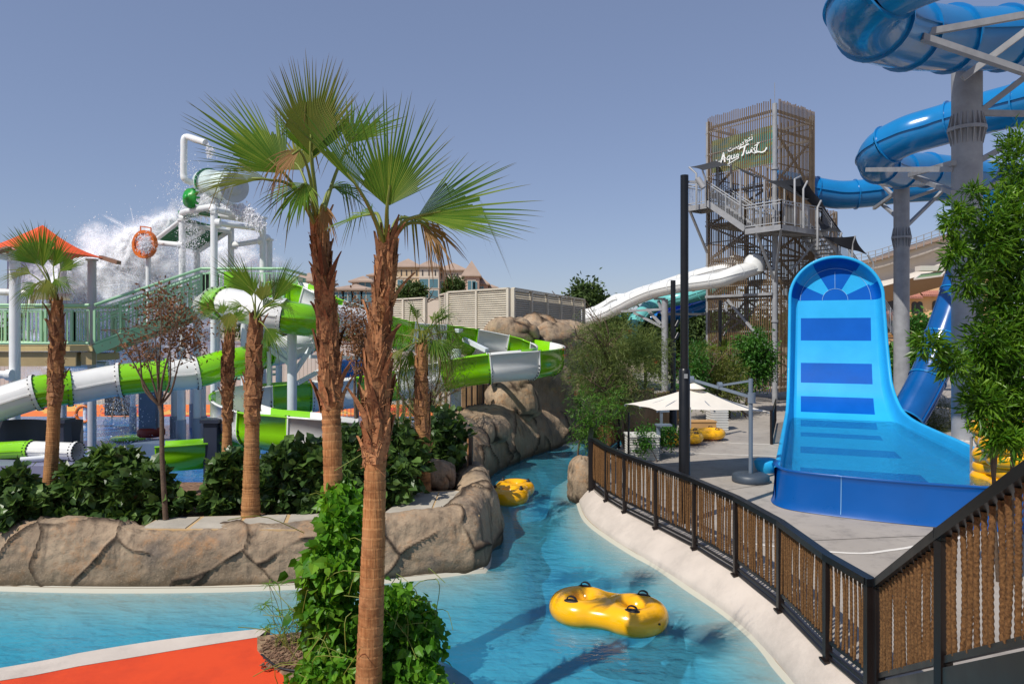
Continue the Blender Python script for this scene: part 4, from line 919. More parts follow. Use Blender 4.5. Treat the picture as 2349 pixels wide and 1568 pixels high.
def E(px, py, Y, rx, ry, dy=None):   # ellipsoid from its outline on site drawings
    c = W(px, py, Y); k = Y/F; return (c.x, c.y, c.z, rx*k, (dy if dy else rx*k), ry*k)
# heart leaved bushes behind the rock wall
def bush(label, ells, seed, n=60, size=.175, mat=None, g=None, base_z=.84, shape='heart', name='leafy_bush', per=16):
    e = ells[0]; plant(name, label, 'bush', V((e[0], e[1], base_z)), ells, n, per, size, shape, mat or L_hib, seed,   .025, 4, g, .17, .45, 'stem', 2, .35, crown='foliage')
bush('dark broad leaved bush spilling over the rock wall at the far left edge', [E(20, 1140, 11.6, 60, 60, .5), E(50, 1175, 11.5, 45, 40, .4)], 101, 80)
bush('dark broad leaved bush between the far left palm and the dry tree, the tallest clump', [E(250, 1085, 12.4, 70, 50, .5), E(185, 1125, 12.2, 50, 50, .45), E(320, 1120, 12.2, 60, 50, .45), E(385, 1150, 12.2, 45, 35, .4)], 102, 170)
bush('low broad leaved bush under the thin dry tree', [E(350, 1170, 12.3, 60, 25, .35), E(300, 1178, 12.1, 60, 22, .35)], 103, 60)
bush('broad leaved bush at the foot of the leftmost palm trunk', [E(110, 1160, 12.0, 50, 45, .4), E(160, 1185, 11.9, 50, 28, .35)], 104, 80)
bush('dark broad leaved bush between the two middle palms', [E(525, 1100, 12.8, 40, 55, .4), E(510, 1150, 12.6, 32, 35, .35)], 105, 90)
bush('broad leaved hedge bush right of the stone path palm', [E(650, 1085, 12.8, 48, 55, .5), E(640, 1140, 12.5, 40, 35, .4)], 106, 120)
bush('broad leaved bush behind the trunk of the vine wrapped palm', [E(720, 1075, 12.9, 42, 60, .5), E(720, 1140, 12.6, 38, 38, .4)], 107, 120)
bush('deep shaded broad leaved bush between the two near palm trunks', [E(800, 1050, 13.2, 45, 75, .5), E(800, 1110, 12.8, 45, 50, .5)], 108, 120)
bush('dark climbing bush right of the nearest palm trunk', [E(910, 1060, 13.6, 55, 85, .8), E(900, 1110, 13.0, 45, 50, .6)], 109, 130)
bush('shaded broad leaved bush right of the drooping fan palm', [E(1020, 1010, 15.5, 45, 60, .7), E(1000, 1050, 15.2, 40, 40, .5)], 110, 90)
bush('small yellow green ground plant in the mulch before the splash pad', [E(475, 1155, 12.9, 40, 18, .4)], 111, 40, .08, L_cit, None, .86, 'oval')
# vines on the second palm and at its foot
rg = np.random.default_rng(5)
def vine(label, ells, seed, n, size, name='climbing_vine', cat='vine', mat=None, base=None, shape='heart', per=16):
    e = ells[-1]; b = V((e[0], e[1], .17)); t = thing(name, label, cat, b); r = np.random.default_rng(seed)
    P, D = crown_points(ells, n, per, r, .3, .5); P[:, 2] = np.maximum(P[:, 2], .2); D[:, 2] -= .6; D[:, 1] -= .3
    leaf_mesh('foliage', P, D, size*r.uniform(.35, 1.25, len(P)), shape, mat or L_vine, t, r, .2)
    mb = MB()
    for k in range(26):
        e = ells[r.integers(len(ells))]; a = V(e[:3])+V(r.normal(size=3))*.2; q = a+V((r.normal()*.25, r.normal()*.2, r.uniform(.05, .4))); c = a.lerp(q, .5)+V((r.normal()*.08, 0, .1))
        mb.tube(catmull([tuple(a), tuple(c), tuple(q)], 7), .004, 4)
    mb.build('stem', petiole_m, t)
    return t
vine('bright green heart leaved vine climbing the second palm trunk', [E(775, 1230, 7.35, 36, 60, .22), E(775, 1150, 7.5, 24, 50, .18), E(762, 1320, 7.2, 48, 60, .28), E(762, 1400, 7.1, 46, 50, .3), E(805, 1190, 7.6, 24, 60, .18), E(768, 1465, 7.1, 40, 36, .3)], 201, 220, .125)
vine('dark green vine mound right of the nearest palm trunk over the water', [E(925, 1440, 7.0, 58, 52, .35), E(940, 1500, 6.95, 52, 55, .35), E(900, 1400, 7.0, 40, 40, .3), E(960, 1470, 6.9, 35, 40, .3)], 202, 200, .09)
vine('low light green creeper in front of the palm trunks', [E(775, 1530, 6.75, 52, 30, .3), E(730, 1540, 6.7, 40, 25, .25), E(900, 1560, 6.7, 75, 35, .3), E(960, 1570, 6.6, 45, 30, .3), E(705, 1565, 6.6, 35, 15, .25)], 203, 170, .09)
# umbrella sedge left of the vines
t = thing('umbrella_sedge', 'spiky umbrella sedge with thin stems at the planter edge', 'plant', G(650, 1475, .17)); mb = MB(); ms = MB(); r = random.Random(9)
for k in range(26):
    b = G(655+r.uniform(-25, 35), 1475+r.uniform(-6, 20), .17); px, py = 600+r.random()*110, 1330+r.random()*130
    tp_ = W(px, py, b.y+r.uniform(-.1, .1)); P = catmull([tuple(b), tuple(b.lerp(tp_, .55)+V((0, 0, .08))), tuple(tp_)], 8); ms.tube(P, .0035, 4)
    for j in range(11):
        a = r.random()*6.28; d = V((math.cos(a), math.sin(a), r.uniform(-.25, .25))); L = r.uniform(.1, .2); s = d.cross(UP).normalized()*.0045; p = V(P[-1])
        mb.add([p-s, p+s, p+d*L*.6+s+V((0, 0, .01)), p+d*L-V((0, 0, .02)), p+d*L*.6-s+V((0, 0, .01))], [(0, 1, 2, 4), (4, 2, 3)])
mb.build('leaf_whorl', L_wil, t); ms.build('stem', petiole_m, t)
t = thing('irrigation_hose', 'black irrigation hose coiled on the dry soil', 'hose', G(690, 1530, .18)); mb = MB()
mb.tube(catmull([G(600, 1500, .2), G(640, 1530, .19), G(690, 1540, .2), G(700, 1556, .2), G(680, 1570, .2), G(720, 1575, .2)], 40), .012, 8); mb.build('loop', black_rubber, t)
mb = MB(); r = random.Random(4)
for k in range(420):
    c = G(600+r.random()*110, 1466+r.random()*70, .18); a = r.random()*3; d = V((math.cos(a), math.sin(a), r.uniform(-.3, .3))).normalized(); mb.bar(c, c+d*r.uniform(.02, .06), r.uniform(.01, .025), .008)
tag(mb.build('bark_litter', mulch, None, org=G(640, 1490, .18)), 'loose bark chips scattered on the planter soil', kind='stuff')
# leafy branch at the right
plant('willow_leaf_bush', 'tall dense bush with long glossy lance leaves filling the right edge', 'bush', V((6.9, 9.6, .45)),
      [E(2318, 540, 9.6, 48, 130, .35), E(2335, 400, 9.8, 24, 110, .25), E(2320, 720, 9.6, 55, 130, .35), E(2310, 880, 9.5, 60, 90, .35), E(2340, 960, 9.5, 45, 70, .3), E(2265, 560, 9.4, 36, 90, .25), E(2265, 800, 9.4, 42, 90, .25), E(2255, 930, 9.3, 36, 60, .25), E(2190, 500, 9.3, 26, 34, .15), E(2185, 575, 9.3, 24, 30, .15), E(2222, 640, 9.3, 24, 40, .15), E(2135, 790, 9.2, 42, 22, .18), E(2185, 835, 9.2, 34, 26, .18), E(2300, 1010, 9.2, 32, 34, .2), E(2232, 450, 9.4, 16, 40, .12)],
      1000, 20, .145, 'lance', L_wil, 301, .03, 3, None, .2, .2, depth=0, flat=.3, topf=.8)
# bottlebrush and shrubs of the middle distance
plant('bottlebrush_tree', 'large feathery bottlebrush tree with red flecks between cliff and lamp post', 'tree', V((3.2, 20.8, .5)),
      [E(1400, 790, 20.5, 85, 60, 1.0), E(1360, 850, 20.3, 65, 60, .9), E(1450, 850, 20.6, 85, 65, 1.0), E(1400, 900, 20.4, 70, 55, .8), E(1490, 800, 20.8, 45, 45, .7), E(1360, 770, 20.5, 30, 30, .5)], 900, 26, .15, 'blade', L_bot, 302, .07, 2, None, .2, .25, depth=3, flat=0)
t0 = thing('bottlebrush_flower', 'scattered red bottlebrush flowers in the large feathery tree', 'flower', W(1400, 860, 20)); rg2 = np.random.default_rng(8)
P, D = crown_points([E(1400, 840, 20.2, 120, 100, 1.0)], 12, 22, rg2, .03, .8); leaf_mesh('petals', P, D, .09*rg2.uniform(.6, 1.2, len(P)), 'blade', M('red bottlebrush', (170, 46, 20), .7), t0, rg2, 0)
plant('ficus_shrub', 'light green drooping shrub at the river bend, before the dark fence end', 'shrub', V((1.9, 18.0, .45)), [E(1340, 935, 17.8, 38, 38, .5), E(1365, 985, 17.6, 45, 45, .6), E(1400, 930, 18.2, 40, 40, .5), E(1345, 990, 17.7, 25, 30, .35)], 130, 17, .13, 'lance', L_cit, 303, .03, 2, None, .25, .3)
plant('bottlebrush_tree', 'thin bottlebrush tree behind the drooping fan palm, weaving past the flume', 'tree', V((-2.4, 18.5, .84)), [E(1030, 830, 18.6, 45, 60, .6), E(930, 850, 18.6, 40, 90, .6), E(985, 900, 18.2, 65, 60, .6), E(930, 940, 18, 40, 40, .5)], 170, 26, .14, 'blade', L_bot, 304, .05, 3, None, .25, .2, depth=3, flat=0)
plant('dry_tree', 'thin leafless looking tree with brown dried leaves by the green tube slide', 'tree', G(380, 1190, .84), [E(400, 740, 12.8, 60, 55, .5), E(370, 700, 12.8, 40, 40, .4), E(330, 800, 12.8, 50, 30, .4), E(425, 790, 12.8, 40, 35, .4)], 190, 12, .075, 'oval', L_dry, 305, 0, 1, None, .35, .2, flat=0)
dt = [o for o in C.objects if o.name.startswith('dry_tree')][0]; mb = MB(); r = random.Random(12); b = G(380, 1190, .84); Yd = b.y
mb.tube(catmull([b, W(372, 1050, Yd), W(371, 950, Yd), W(366, 930, Yd)], 20), np.linspace(.045, .035, 20), 8)
for tgt in ((330, 800), (300, 765), (400, 720), (430, 790), (370, 700), (355, 760), (415, 690), (275, 780)):
    p = W(366, 930, Yd); q = W(tgt[0], tgt[1], Yd+r.uniform(-.4, .4)); m1 = p.lerp(q, .35)+V((r.uniform(-.1, .1), 0, -.12)); mb.tube(catmull([tuple(p), tuple(m1), tuple(p.lerp(q, .7)), tuple(q)], 14), np.linspace(.022, .006, 14), 6)
    for k in range(6):
        u = p.lerp(q, r.uniform(.5, 1)); mb.tube(catmull([tuple(u), tuple(u+V((r.gauss(0, .15), r.gauss(0, .15), r.uniform(.02, .25)))), tuple(u+V((r.gauss(0, .3), r.gauss(0, .2), r.uniform(.1, .4))))], 6), .005, 4)
mb.build('trunk', bark, dt)
plant('dry_tree', 'dried brown bush between the two near palm trunks', 'tree', W(820, 960, 15.5), [E(818, 740, 15.5, 30, 65, .5), E(830, 800, 15.5, 30, 60, .5)], 120, 20, .07, 'oval', L_dry, 306, .035, 2, None, .3, .2, flat=0)
plant('round_tree', 'rounded bright green tree in front of the tower foot', 'tree', V((10.2, 31.5, .45)), [E(1730, 800, 31, 42, 45, .8), E(1720, 850, 31, 48, 45, .8), E(1745, 830, 31, 35, 50, .7)], 260, 24, .16, 'oval', L_rnd, 307, .07, 1, None, .22, .3)
plant('bamboo_clump', 'yellow green bamboo clump left of the rounded tree behind the parasol', 'bamboo', V((9.2, 29, .45)), [E(1620, 850, 29, 45, 50, .8), E(1670, 860, 29.3, 45, 50, .8), E(1640, 900, 28.5, 60, 40, .8)], 260, 24, .2, 'lance', L_bam, 308, .03, 5, None, .25, .25, 'cane')
plant('bamboo_clump', 'darker bamboo growth beside the lamp post', 'bamboo', V((8.2, 28, .45)), [E(1595, 830, 28, 30, 45, .6), E(1590, 880, 28, 30, 40, .6)], 120, 24, .2, 'lance', L_rnd, 309, .03, 4, None, .25, .25, 'cane')
plant('green_shrub', 'low shrub in front of the bamboo slat fence', 'shrub', G(1500, 1020, .45), [E(1500, 1000, 20, 40, 22, .5), E(1540, 1000, 20, 25, 18, .4)], 80, 20, .1, 'oval', L_rnd, 310, .02, 2, None, .3, .3, 'stem', 1)
for i, (px, py, Y, rx, ry, lb) in enumerate((
    (1350, 690, 46, 40, 36, 'olive green tree rising behind the white slide and louvred screen'), (1480, 770, 44, 60, 45, 'dark green tree under the turquoise slide'), (1600, 755, 48, 45, 45, 'dense green tree behind the two lamp posts'),
    (1550, 800, 42, 50, 45, 'green tree behind the grey slide column'), (1700, 770, 46, 60, 40, 'green tree standing behind the slatted tower'), (1420, 760, 42, 50, 30, 'dark tree at the top of the waterfall cliff'))):
    e = [E(px, py, Y, rx, ry, 1.6), E(px+rx*.5, py+ry*.5, Y, rx*.7, ry*.6, 1.2), E(px-rx*.5, py+ry*.6, Y, rx*.7, ry*.6, 1.2)]; plant('leafy_tree', lb, 'tree', V((e[0][0], Y, .06)), e, 240, 20, .34, 'oval', L_far, 320+i, .12, 1, None, .24, .3)
for i, (px, py, Y, rx, ry, lb) in enumerate(((945, 672, 120, 27, 20, 'rounded dark tree in front of the beige hotel, left of its gable'), (1042, 660, 125, 19, 18, 'smaller dark tree in front of the beige hotel, right side'), (890, 708, 110, 30, 12, 'dark hedge tree between the palms below the hotel'))):
    e = [E(px, py, Y, rx, ry, 2.4), E(px-rx*.4, py+ry*.6, Y, rx*.8, ry*.6, 2)]; plant('leafy_tree', lb, 'tree', V((e[0][0], Y, .06)), e, 200, 20, .7, 'oval', L_far, 340+i, .25, 1, None, .22, .4)
plant('garden_shrub', 'dark shrub below the right hand beige building, behind the second column', 'shrub', V((20, 40, .45)), [E(2030, 850, 38, 30, 60, 1), E(2100, 760, 44, 25, 45, 1), E(2090, 830, 36, 25, 40, 1)], 240, 22, .28, 'oval', L_rnd, 350, .07, 2, None, .25, .3)
plant('grass_clump', 'dark leafy clump behind the white plinth of the dark chute', 'shrub', V((15.2, 27, .45)), [E(2150, 960, 26, 40, 40, .7), E(2140, 985, 25, 30, 25, .6)], 140, 26, .3, 'needle', leafmat('grassy leaf', (70, 84, 30), (130, 132, 66), .3), 351, .02, 2, None, .25, .3, 'stem', 1, flat=0)
r = random.Random(77)
for i in range(16):    # belt of trees on the horizon
    x = -190+i*26+r.uniform(-6, 6); Y = r.uniform(150, 190)
    if -50 < x < -8 and False: continue
    h = r.uniform(4, 7.5); e = [(x, Y, h*.6, 11, 6, h*.45), (x+6, Y, h*.5, 8, 5, h*.4)]
    plant('distant_tree', 'dusty green trees in the distant belt along the horizon', 'tree', V((x, Y, .06)), e, 160, 14, 1.5, 'oval', L_far, 400+i, .3, 1, 'distant horizon trees', .25, .3, depth=1)
# ---------- slide tower ----------
def w6(x, y, Y): return W(1491.1+.2560*x, 200.7+.2560*y, Y)
Cf = V((12.6, 34.5, 0)); dl = V((-.6, .8, 0)); dr = V((.8, .6, 0)); LL, LR = 3.9, 3.3
Cl = Cf+dl*LL; Cr = Cf+dr*LR; Cb = Cl+dr*LR; ZT, ZB = 14.82, .45
t = thing('slide_tower', 'tall slatted slide tower with galvanised legs, stairs and painted name banner', 'tower', Cf+V((0, 0, ZB)))
for c, rr_ in ((Cf, .125), (Cl, .115), (Cr, .115), (Cb, .115)):
    mb = MB(); mb.cyl(c+UP*ZB, c+UP*ZT, rr_, 20)
    for z in (4.4, 6.9, 9.4, 11.7): mb.cyl(c+UP*(z-.05), c+UP*(z+.05), rr_*1.35, 20)
    mb.build('leg', steel_grey, t)
levels = [1.4, 3.2, 5.6, 7.6, 9.4, 11.0, 13.6, 14.5]
mb = MB()
for a, b in ((Cf, Cl), (Cf, Cr), (Cl, Cb), (Cr, Cb)):
    for z in levels: mb.bar(a+UP*z, b+UP*z, .09, .12)
    for z0, z1 in zip(levels[:-1], levels[1:]):
        if z1-z0 > 1.0: mb.bar(a+UP*z0, b+UP*z1, .09); mb.bar(b+UP*z0, a+UP*z1, .09) if (a is Cf) else None
mb.build('bracing', steel_grey, t)
def screen(a, b, z0, z1, gap, name='slat_screen', off=.16, skip=None, par=None):
    d = (b-a).normalized(); nrm = V((d.y, -d.x, 0)); 
    if (nrm.y > 0): nrm = -nrm
    L = (b-a).length; n = int(L/gap); mb = MB()
    for i in range(1, n):
        p = a+d*(L*i/n)+nrm*off; k = rnd.uniform(-.05, .05)
        mb.bar(p+UP*z0, p+UP*(z1+k), .038, .038)
    for z in np.arange(z0+.6, z1, 1.15): mb.bar(a+nrm*(off-.05)+UP*z, b+nrm*(off-.05)+UP*z, .04, .05, mi=1)
    return mb.build(name, [bamboo, steel_grey], par or t)
screen(Cl, Cf, 1.0, 15.0, .12); screen(Cf, Cr, 1.0, 15.0, .115)
screen(Cl, Cb, 1.0, 14.9, .2, off=-.12); screen(Cb, Cr, 1.0, 14.9, .2, off=-.12)
# upper mesh and floor decks
mb = MB()
for z in (6.4, 9.35): mb.box((Cf+Cb)/2+UP*z, (LR-.2, LL-.2, .1), (dr, dl, UP))
mb.build('deck', steel_grey, t)
mb = MB(); c0 = (Cf+Cb)/2
for k in range(10): mb.bar(Cl.lerp(Cf, .2)+dr*.5+UP*(2.8+.25*k), Cl.lerp(Cf, .8)+dr*.5+UP*(2.8+.25*k), .3, .04)
for k in range(10): mb.box(c0+dl*(-1.2+.25*k)+UP*(1.0+.2*k), (1.1, .28, .05), (dr, dl, UP)); mb.box(c0+dl*(1.2-.25*k)+UP*(3.6+.2*k), (1.1, .28, .05), (dr, dl, UP)); mb.box(c0+dl*(-1.2+.25*k)+UP*(6.6+.22*k), (1.1, .28, .05), (dr, dl, UP))
mb.build('inner_stairs', M('dark galvanised steel', (92, 94, 98), .6, .2, .2, 3), t)
# banner on the left face
nl = V((-.8, -.6, 0))
def onface(x, y, off=.11):   # intersect a sight line with the banner plane
    d = w6(x, y, 1.0)-V((0, 0, HC)); p0 = Cf+nl*off; k = (p0-V((0, 0, HC))).dot(nl)/d.dot(nl); return V((0, 0, HC))+d*k
bm, nt_, out_ = newmat('painted banner mesh')
g = N(nt_, 'NewGeometry'); mp = N(nt_, 'Mapping'); mp.inputs['Scale'].default_value = (.35, .35, 1.6); mp.inputs['Rotation'].default_value = (0, R(22), 0); nt_.links.new(g.outputs['Position'], mp.inputs[0])
nn_ = noise_tex(nt_, 1.1, 4, mp.outputs[0]); rp = N(nt_, 'ValToRGB'); nt_.links.new(nn_, rp.inputs[0]); e = rp.color_ramp.elements
e[0].position = .34; e[0].color = (*lin((66, 140, 138)), 1); e[1].position = .66; e[1].color = (*lin((150, 146, 150)), 1)
for p_, c_ in ((.44, (84, 152, 134)), (.49, (140, 150, 92)), (.54, (92, 150, 152))): q = e.new(p_); q.color = (*lin(c_), 1)
p_ = princ(nt_, out_, rp.outputs[0], .8)
q = [onface(552, 482), onface(1098, 335), onface(1098, 690), onface(552, 770)]
mb = MB(); nx, ny = 14, 8; Gd = [[q[0].lerp(q[1], i/nx).lerp(q[3].lerp(q[2], i/nx), j/ny)+nl*.02*math.sin(i*1.3+j) for i in range(nx+1)] for j in range(ny+1)]
mb.grid(np.array(Gd)); ban = mb.build('name_banner', bm, t)
mb = MB()
def stroke(pts, w, closed=False, off=.2, ws=None):
    P = catmull([(float(a), float(b)) for a, b in pts], max(8, 5*len(pts)), closed); n = len(P)
    T = np.gradient(P, axis=0); T /= np.linalg.norm(T, axis=1)[:, None]+1e-9; nn = np.stack([-T[:, 1], T[:, 0]], 1)
    ww = np.interp(np.linspace(0, 1, n), np.linspace(0, 1, len(ws)), ws) if ws else np.full(n, w)
    if closed: P = np.vstack([P, P[:1]]); nn = np.vstack([nn, nn[:1]]); ww = np.r_[ww, ww[:1]]
    a = [onface(*(p+q_*k/2), off) for p, q_, k in zip(P, nn, ww)]; b = [onface(*(p-q_*k/2), off) for p, q_, k in zip(P, nn, ww)]
    mb.grid(np.array([a, b]), False)
def dot(x, y, r): stroke([(x-r, y), (x+r, y)], r*2)
for s, w, cl in (([(628, 688), (640, 655), (656, 592)], 11, 0), ([(656, 585), (664, 620), (670, 668)], 13, 0), ([(632, 652), (655, 642), (680, 632)], 7, 0), ([(596, 660), (612, 664), (630, 660)], 6, 0),
                 ([(692, 632), (702, 616), (716, 612), (714, 632), (700, 648), (690, 644)], 7, 1), ([(718, 610), (714, 650), (706, 690), (690, 694)], 9, 0),
                 ([(734, 606), (728, 632), (736, 642), (752, 626)], 8, 0), ([(756, 598), (752, 622), (758, 634), (766, 628)], 8, 0),
                 ([(770, 618), (780, 600), (792, 598), (788, 616), (776, 626)], 7, 1), ([(795, 596), (790, 620), (796, 628)], 8, 0),
                 ([(622, 712), (650, 694), (690, 688), (730, 668), (770, 644), (795, 630)], 6, 0), ([(690, 692), (712, 700), (716, 708)], 5, 0),
                 ([(798, 556), (812, 540), (842, 528), (872, 510), (886, 508)], 10, 0), ([(850, 528), (842, 566), (832, 600), (820, 612)], 13, 0),
                 ([(862, 562), (864, 592), (878, 584), (884, 566), (886, 588), (900, 578), (906, 552)], 8, 0), ([(914, 556), (912, 578), (922, 580)], 8, 0),
                 ([(944, 540), (930, 548), (934, 560), (944, 570), (936, 584), (924, 584)], 8, 0), ([(966, 492), (956, 540), (956, 566), (968, 574)], 9, 0), ([(936, 524), (960, 508), (982, 492)], 7, 0),
                 ([(930, 588), (970, 576), (1000, 580), (1030, 566), (1045, 536)], 11, 0)): stroke(s, w, bool(cl))
dot(915, 540, 5)
for s, w in (([(912, 436), (915, 450), (917, 462)], 6), ([(920, 462), (900, 470), (882, 480)], 6), ([(898, 446), (884, 456), (892, 466), (896, 474)], 5), ([(882, 480), (868, 484)], 5),
             ([(862, 478), (868, 470), (875, 476), (870, 484), (862, 480)], 5), ([(874, 480), (870, 494), (858, 502)], 5), ([(850, 464), (853, 478), (856, 494)], 6),
             ([(836, 494), (838, 506), (824, 514), (812, 518)], 6), ([(806, 514), (812, 506), (818, 512), (812, 520), (806, 516)], 5), ([(816, 516), (812, 530), (800, 538)], 5),
             ([(794, 518), (796, 530), (784, 536), (774, 540)], 6), ([(774, 528), (776, 540), (768, 543), (766, 533), (766, 544), (758, 548), (756, 538), (756, 549), (740, 556)], 5),
             ([(742, 544), (742, 556), (722, 568), (704, 572), (699, 558)], 6)): stroke(s, w)
for x, y in ((911, 424), (828, 494), (835, 490), (784, 550), (791, 546), (716, 548), (723, 544)): dot(x, y, 3.2)
mb.build('lettering', M('white sign paint', (240, 240, 236), .5, 0, .02), ban)
# stairs and landings outside
steel_lt = M('bright galvanised steel', (172, 174, 176), .5, .15, .08, 3)
def rail(parent, P, h=1.1, n_b=.11, name='railing'):
    mb = MB()
    for p, q in zip(P, P[1:]):
        p, q = V(p), V(q); L = (q-p).length; n = max(2, int(L/n_b))
        for z in (h, h*.88, .1): mb.bar(p+UP*z, q+UP*z, .04, .04)
        for i in range(n+1): c = p.lerp(q, i/n); mb.bar(c+UP*.1, c+UP*h*.88, .016)
        for i in range(int(L/1.0)+1): c = p.lerp(q, i/max(1, int(L/1.0))); mb.bar(c-UP*.25, c+UP*h, .05)
    return mb.build(name, steel_lt, parent)
zl, zm = 10.3, 8.75
oA = Cl+nl*1.5; oB = Cl.lerp(Cf, .28)+nl*1.5; oC = Cl.lerp(Cf, 1.0)+nl*1.5; nR = V((.6, -.8, 0)); oD = Cf+nl*1.5+nR*1.3; oE = Cf+dr*1.9+nR*1.3
def deckp(pts, z, name):
    mb = MB(); mb.slab([(p.x, p.y) for p in pts], z, z-.1)
    for p, q in zip(pts, pts[1:]+pts[:1]): mb.bar(p+UP*(z-.13), q+UP*(z-.13), .06, .26)
    return mb.build(name, steel_grey, t)
deckp([Cl+dl*.2+nl*.3, oA+dl*.2, oB, oB-nl*1.2], zl, 'landing'); deckp([Cf+nl*.3+dl*.6, oC+dl*.6, oD, oE, oE-nR*1.1, Cf+nR*.2], zm, 'landing')
def flight(p0, p1, q0, q1, name='stair_flight', n=9):
    mb = MB()
    for i in range(n):
        a, b = V(p0).lerp(V(q0), (i+.5)/n), V(p1).lerp(V(q1), (i+.5)/n); mb.bar(a, b, .27, .04, UP)
    mb.bar(p0, q0, .05, .28); mb.bar(p1, q1, .05, .28); return mb.build(name, steel_grey, t)
flight(oB+UP*zl, oB-nl*1.2+UP*zl, oC+dl*.6+UP*zm, Cf+nl*.3+dl*.6+UP*zm)
flight(oE+UP*zm, oE-nR*1.1+UP*zm, oE+dr*4.2+UP*5.9, oE+dr*4.2-nR*1.1+UP*5.9, n=16)
flight(oE+dr*4.2+UP*5.9, oE+dr*4.2-nR*1.1+UP*5.9, oE+dr*8.5+UP*2.9, oE+dr*8.5-nR*1.1+UP*2.9, n=16)
rail(t, [Cl+dl*.2+nl*.3+UP*zl, oA+dl*.2+UP*zl, oB+UP*zl]); rail(t, [oB+UP*zl, oC+dl*.6+UP*zm, oD+UP*zm, oE+UP*zm]); rail(t, [oB-nl*1.2+UP*zl, Cf+nl*.3+dl*.6+UP*zm])
rail(t, [oE+UP*zm, oE+dr*4.2+UP*5.9, oE+dr*8.5+UP*2.9]); rail(t, [oE-nR*1.1+UP*zm, oE+dr*4.2-nR*1.1+UP*5.9])
mb = MB()
for p, q in ((oA+UP*(zl-.2), Cl+UP*7.9), (oC+UP*(zm-.2), Cf+UP*6.3), (oD+UP*(zm-.2), Cf+UP*6.2), (oE+UP*(zm-.2), Cf+dr*1.0+UP*6.6), (oC+UP*(zm-.25), oE+UP*(zm-.25))): mb = MB(); mb.bar(p, q, .1); mb.build('outrigger', steel_grey, t)
for a, b, z0, z1 in ((Cl+nl*.2, Cf+nl*.2, 5.7, 5.7), (Cl.lerp(Cf, .35)+nl*.2, Cf+nl*.2, 5.5, 2.9)): mb = MB(); mb.bar(a+UP*z0, b+UP*z1, .12); mb.build('outrigger', steel_grey, t)
mb = MB(); mb.bar(Cf+UP*ZT, Cf+UP*(ZT+1.0), .02); mb.build('lightning_rod', steel_grey, t)
# rear stair tower
b0 = w6(1560, 1090, 40); t2 = thing('stair_tower', 'lower slatted stair tower behind the right side of the main slide tower', 'tower', V((b0.x, 40, .45)))
p0, p1 = V((w6(1500, 0, 41).x, 41, 0)), V((w6(1660, 0, 42).x, 42, 0)); zt = w6(1600, 1090, 41).z
for p in (p0, p1): mb = MB(); mb.cyl(p+UP*.45, p+UP*zt, .13, 16); mb.build('leg', steel_grey, t2)
screen(p0, p1, .6, zt, .14, par=t2); mb = MB()
for z in np.arange(2, zt, 1.6): mb.bar(p0+UP*z, p1+UP*z, .1); mb.bar(p0+UP*z, p1+UP*min(zt, z+1.6), .08)
mb.build('bracing', steel_grey, t2)
# shade sails with their posts
sail_m = M('dark grey shade cloth', (46, 48, 52), .9, 0, .12, 3)
def sail(label, corners, sag=.25, posts=()):
    c = [V(p) for p in corners]; t = thing('shade_sail', label, 'shade sail', c[0]); mb = MB(); n = 12; Gd = []
    mid = sum(c, V((0, 0, 0)))/4
    for j in range(n+1):
        row = []
        for i in range(n+1):
            u, v = i/n, j/n; p = c[0].lerp(c[1], u).lerp(c[3].lerp(c[2], u), v); e = (4*u*(1-u)), (4*v*(1-v))
            pin = .16*(e[0]*(1-e[1])+e[1]*(1-e[0])); row.append(p.lerp(mid, pin)-UP*sag*e[0]*e[1])
        Gd.append(row)
    mb.grid(np.array(Gd)); mb.build('cloth', sail_m, t)
    for a, b in posts:
        mb = MB(); a, b = V(a), V(b); k = V((b.x, b.y, max(a.z, b.z-.35))); mb.tube([a, V((a.x, a.y, b.z-.4)), b], .05, 10); mb.build('post', steel_grey, t)
    return t
sail('dark shade sail over the top stair landing of the tower', [w6(350, 715, 36.5), w6(470, 745, 35.2), w6(725, 690, 35.3), w6(595, 652, 37)], .1,
     [(w6(415, 1090, 36), w6(352, 715, 36.4)), (w6(497, 1070, 35.4), w6(470, 745, 35.3)), (w6(607, 1030, 36.6), w6(596, 652, 36.9)), (w6(725, 900, 35.6), w6(724, 690, 35.4))])
sail('narrow dark shade sail above the tower stair flight, seen edge on', [w6(725, 690, 35.3), w6(820, 752, 34.2), w6(1030, 832, 33.6), w6(1000, 800, 35)], .08,
     [(w6(810, 1160, 34.2), w6(800, 735, 34.2)), (w6(1025, 1265, 33.6), w6(1025, 828, 33.6)), (w6(935, 1000, 34.6), w6(935, 790, 34.6))])
sail('wide dark shade sail in front of the blue tube joining the tower', [w6(1030, 832, 33.6), w6(1350, 798, 34.6), w6(1530, 1012, 35.2), w6(1400, 1010, 33.6)], .2,
     [(w6(1296, 1240, 33.2), w6(1348, 798, 34.5)), (w6(1374, 1260, 33.4), w6(1410, 840, 33.6)), (w6(1205, 1240, 34.5), w6(1205, 860, 34.5))])
sail('dark shade sail on the stairs between tower and blue ramp, upper one', [w6(1240, 872, 34), w6(1400, 845, 33.8), w6(1535, 1015, 34.6), w6(1720, 1300, 35.5)], .2, [(w6(1500, 1430, 34), w6(1532, 1015, 34.4))])
sail('dark shade sail on the stairs between tower and blue ramp, middle one', [w6(1490, 1190, 34), w6(1560, 1080, 35.5), w6(1720, 1300, 35.5), w6(1530, 1300, 34)], .15, [(w6(1685, 1500, 35.4), w6(1718, 1302, 35.4))])
sail('dark shade sail on the lowest tower stairs just above the blue ramp head', [w6(1545, 1335, 34.5), w6(1840, 1330, 36), w6(1950, 1500, 37), w6(1660, 1400, 35)], .2, [(w6(1812, 1560, 36), w6(1838, 1330, 36)), (w6(2000, 1640, 37), w6(1950, 1500, 37))])
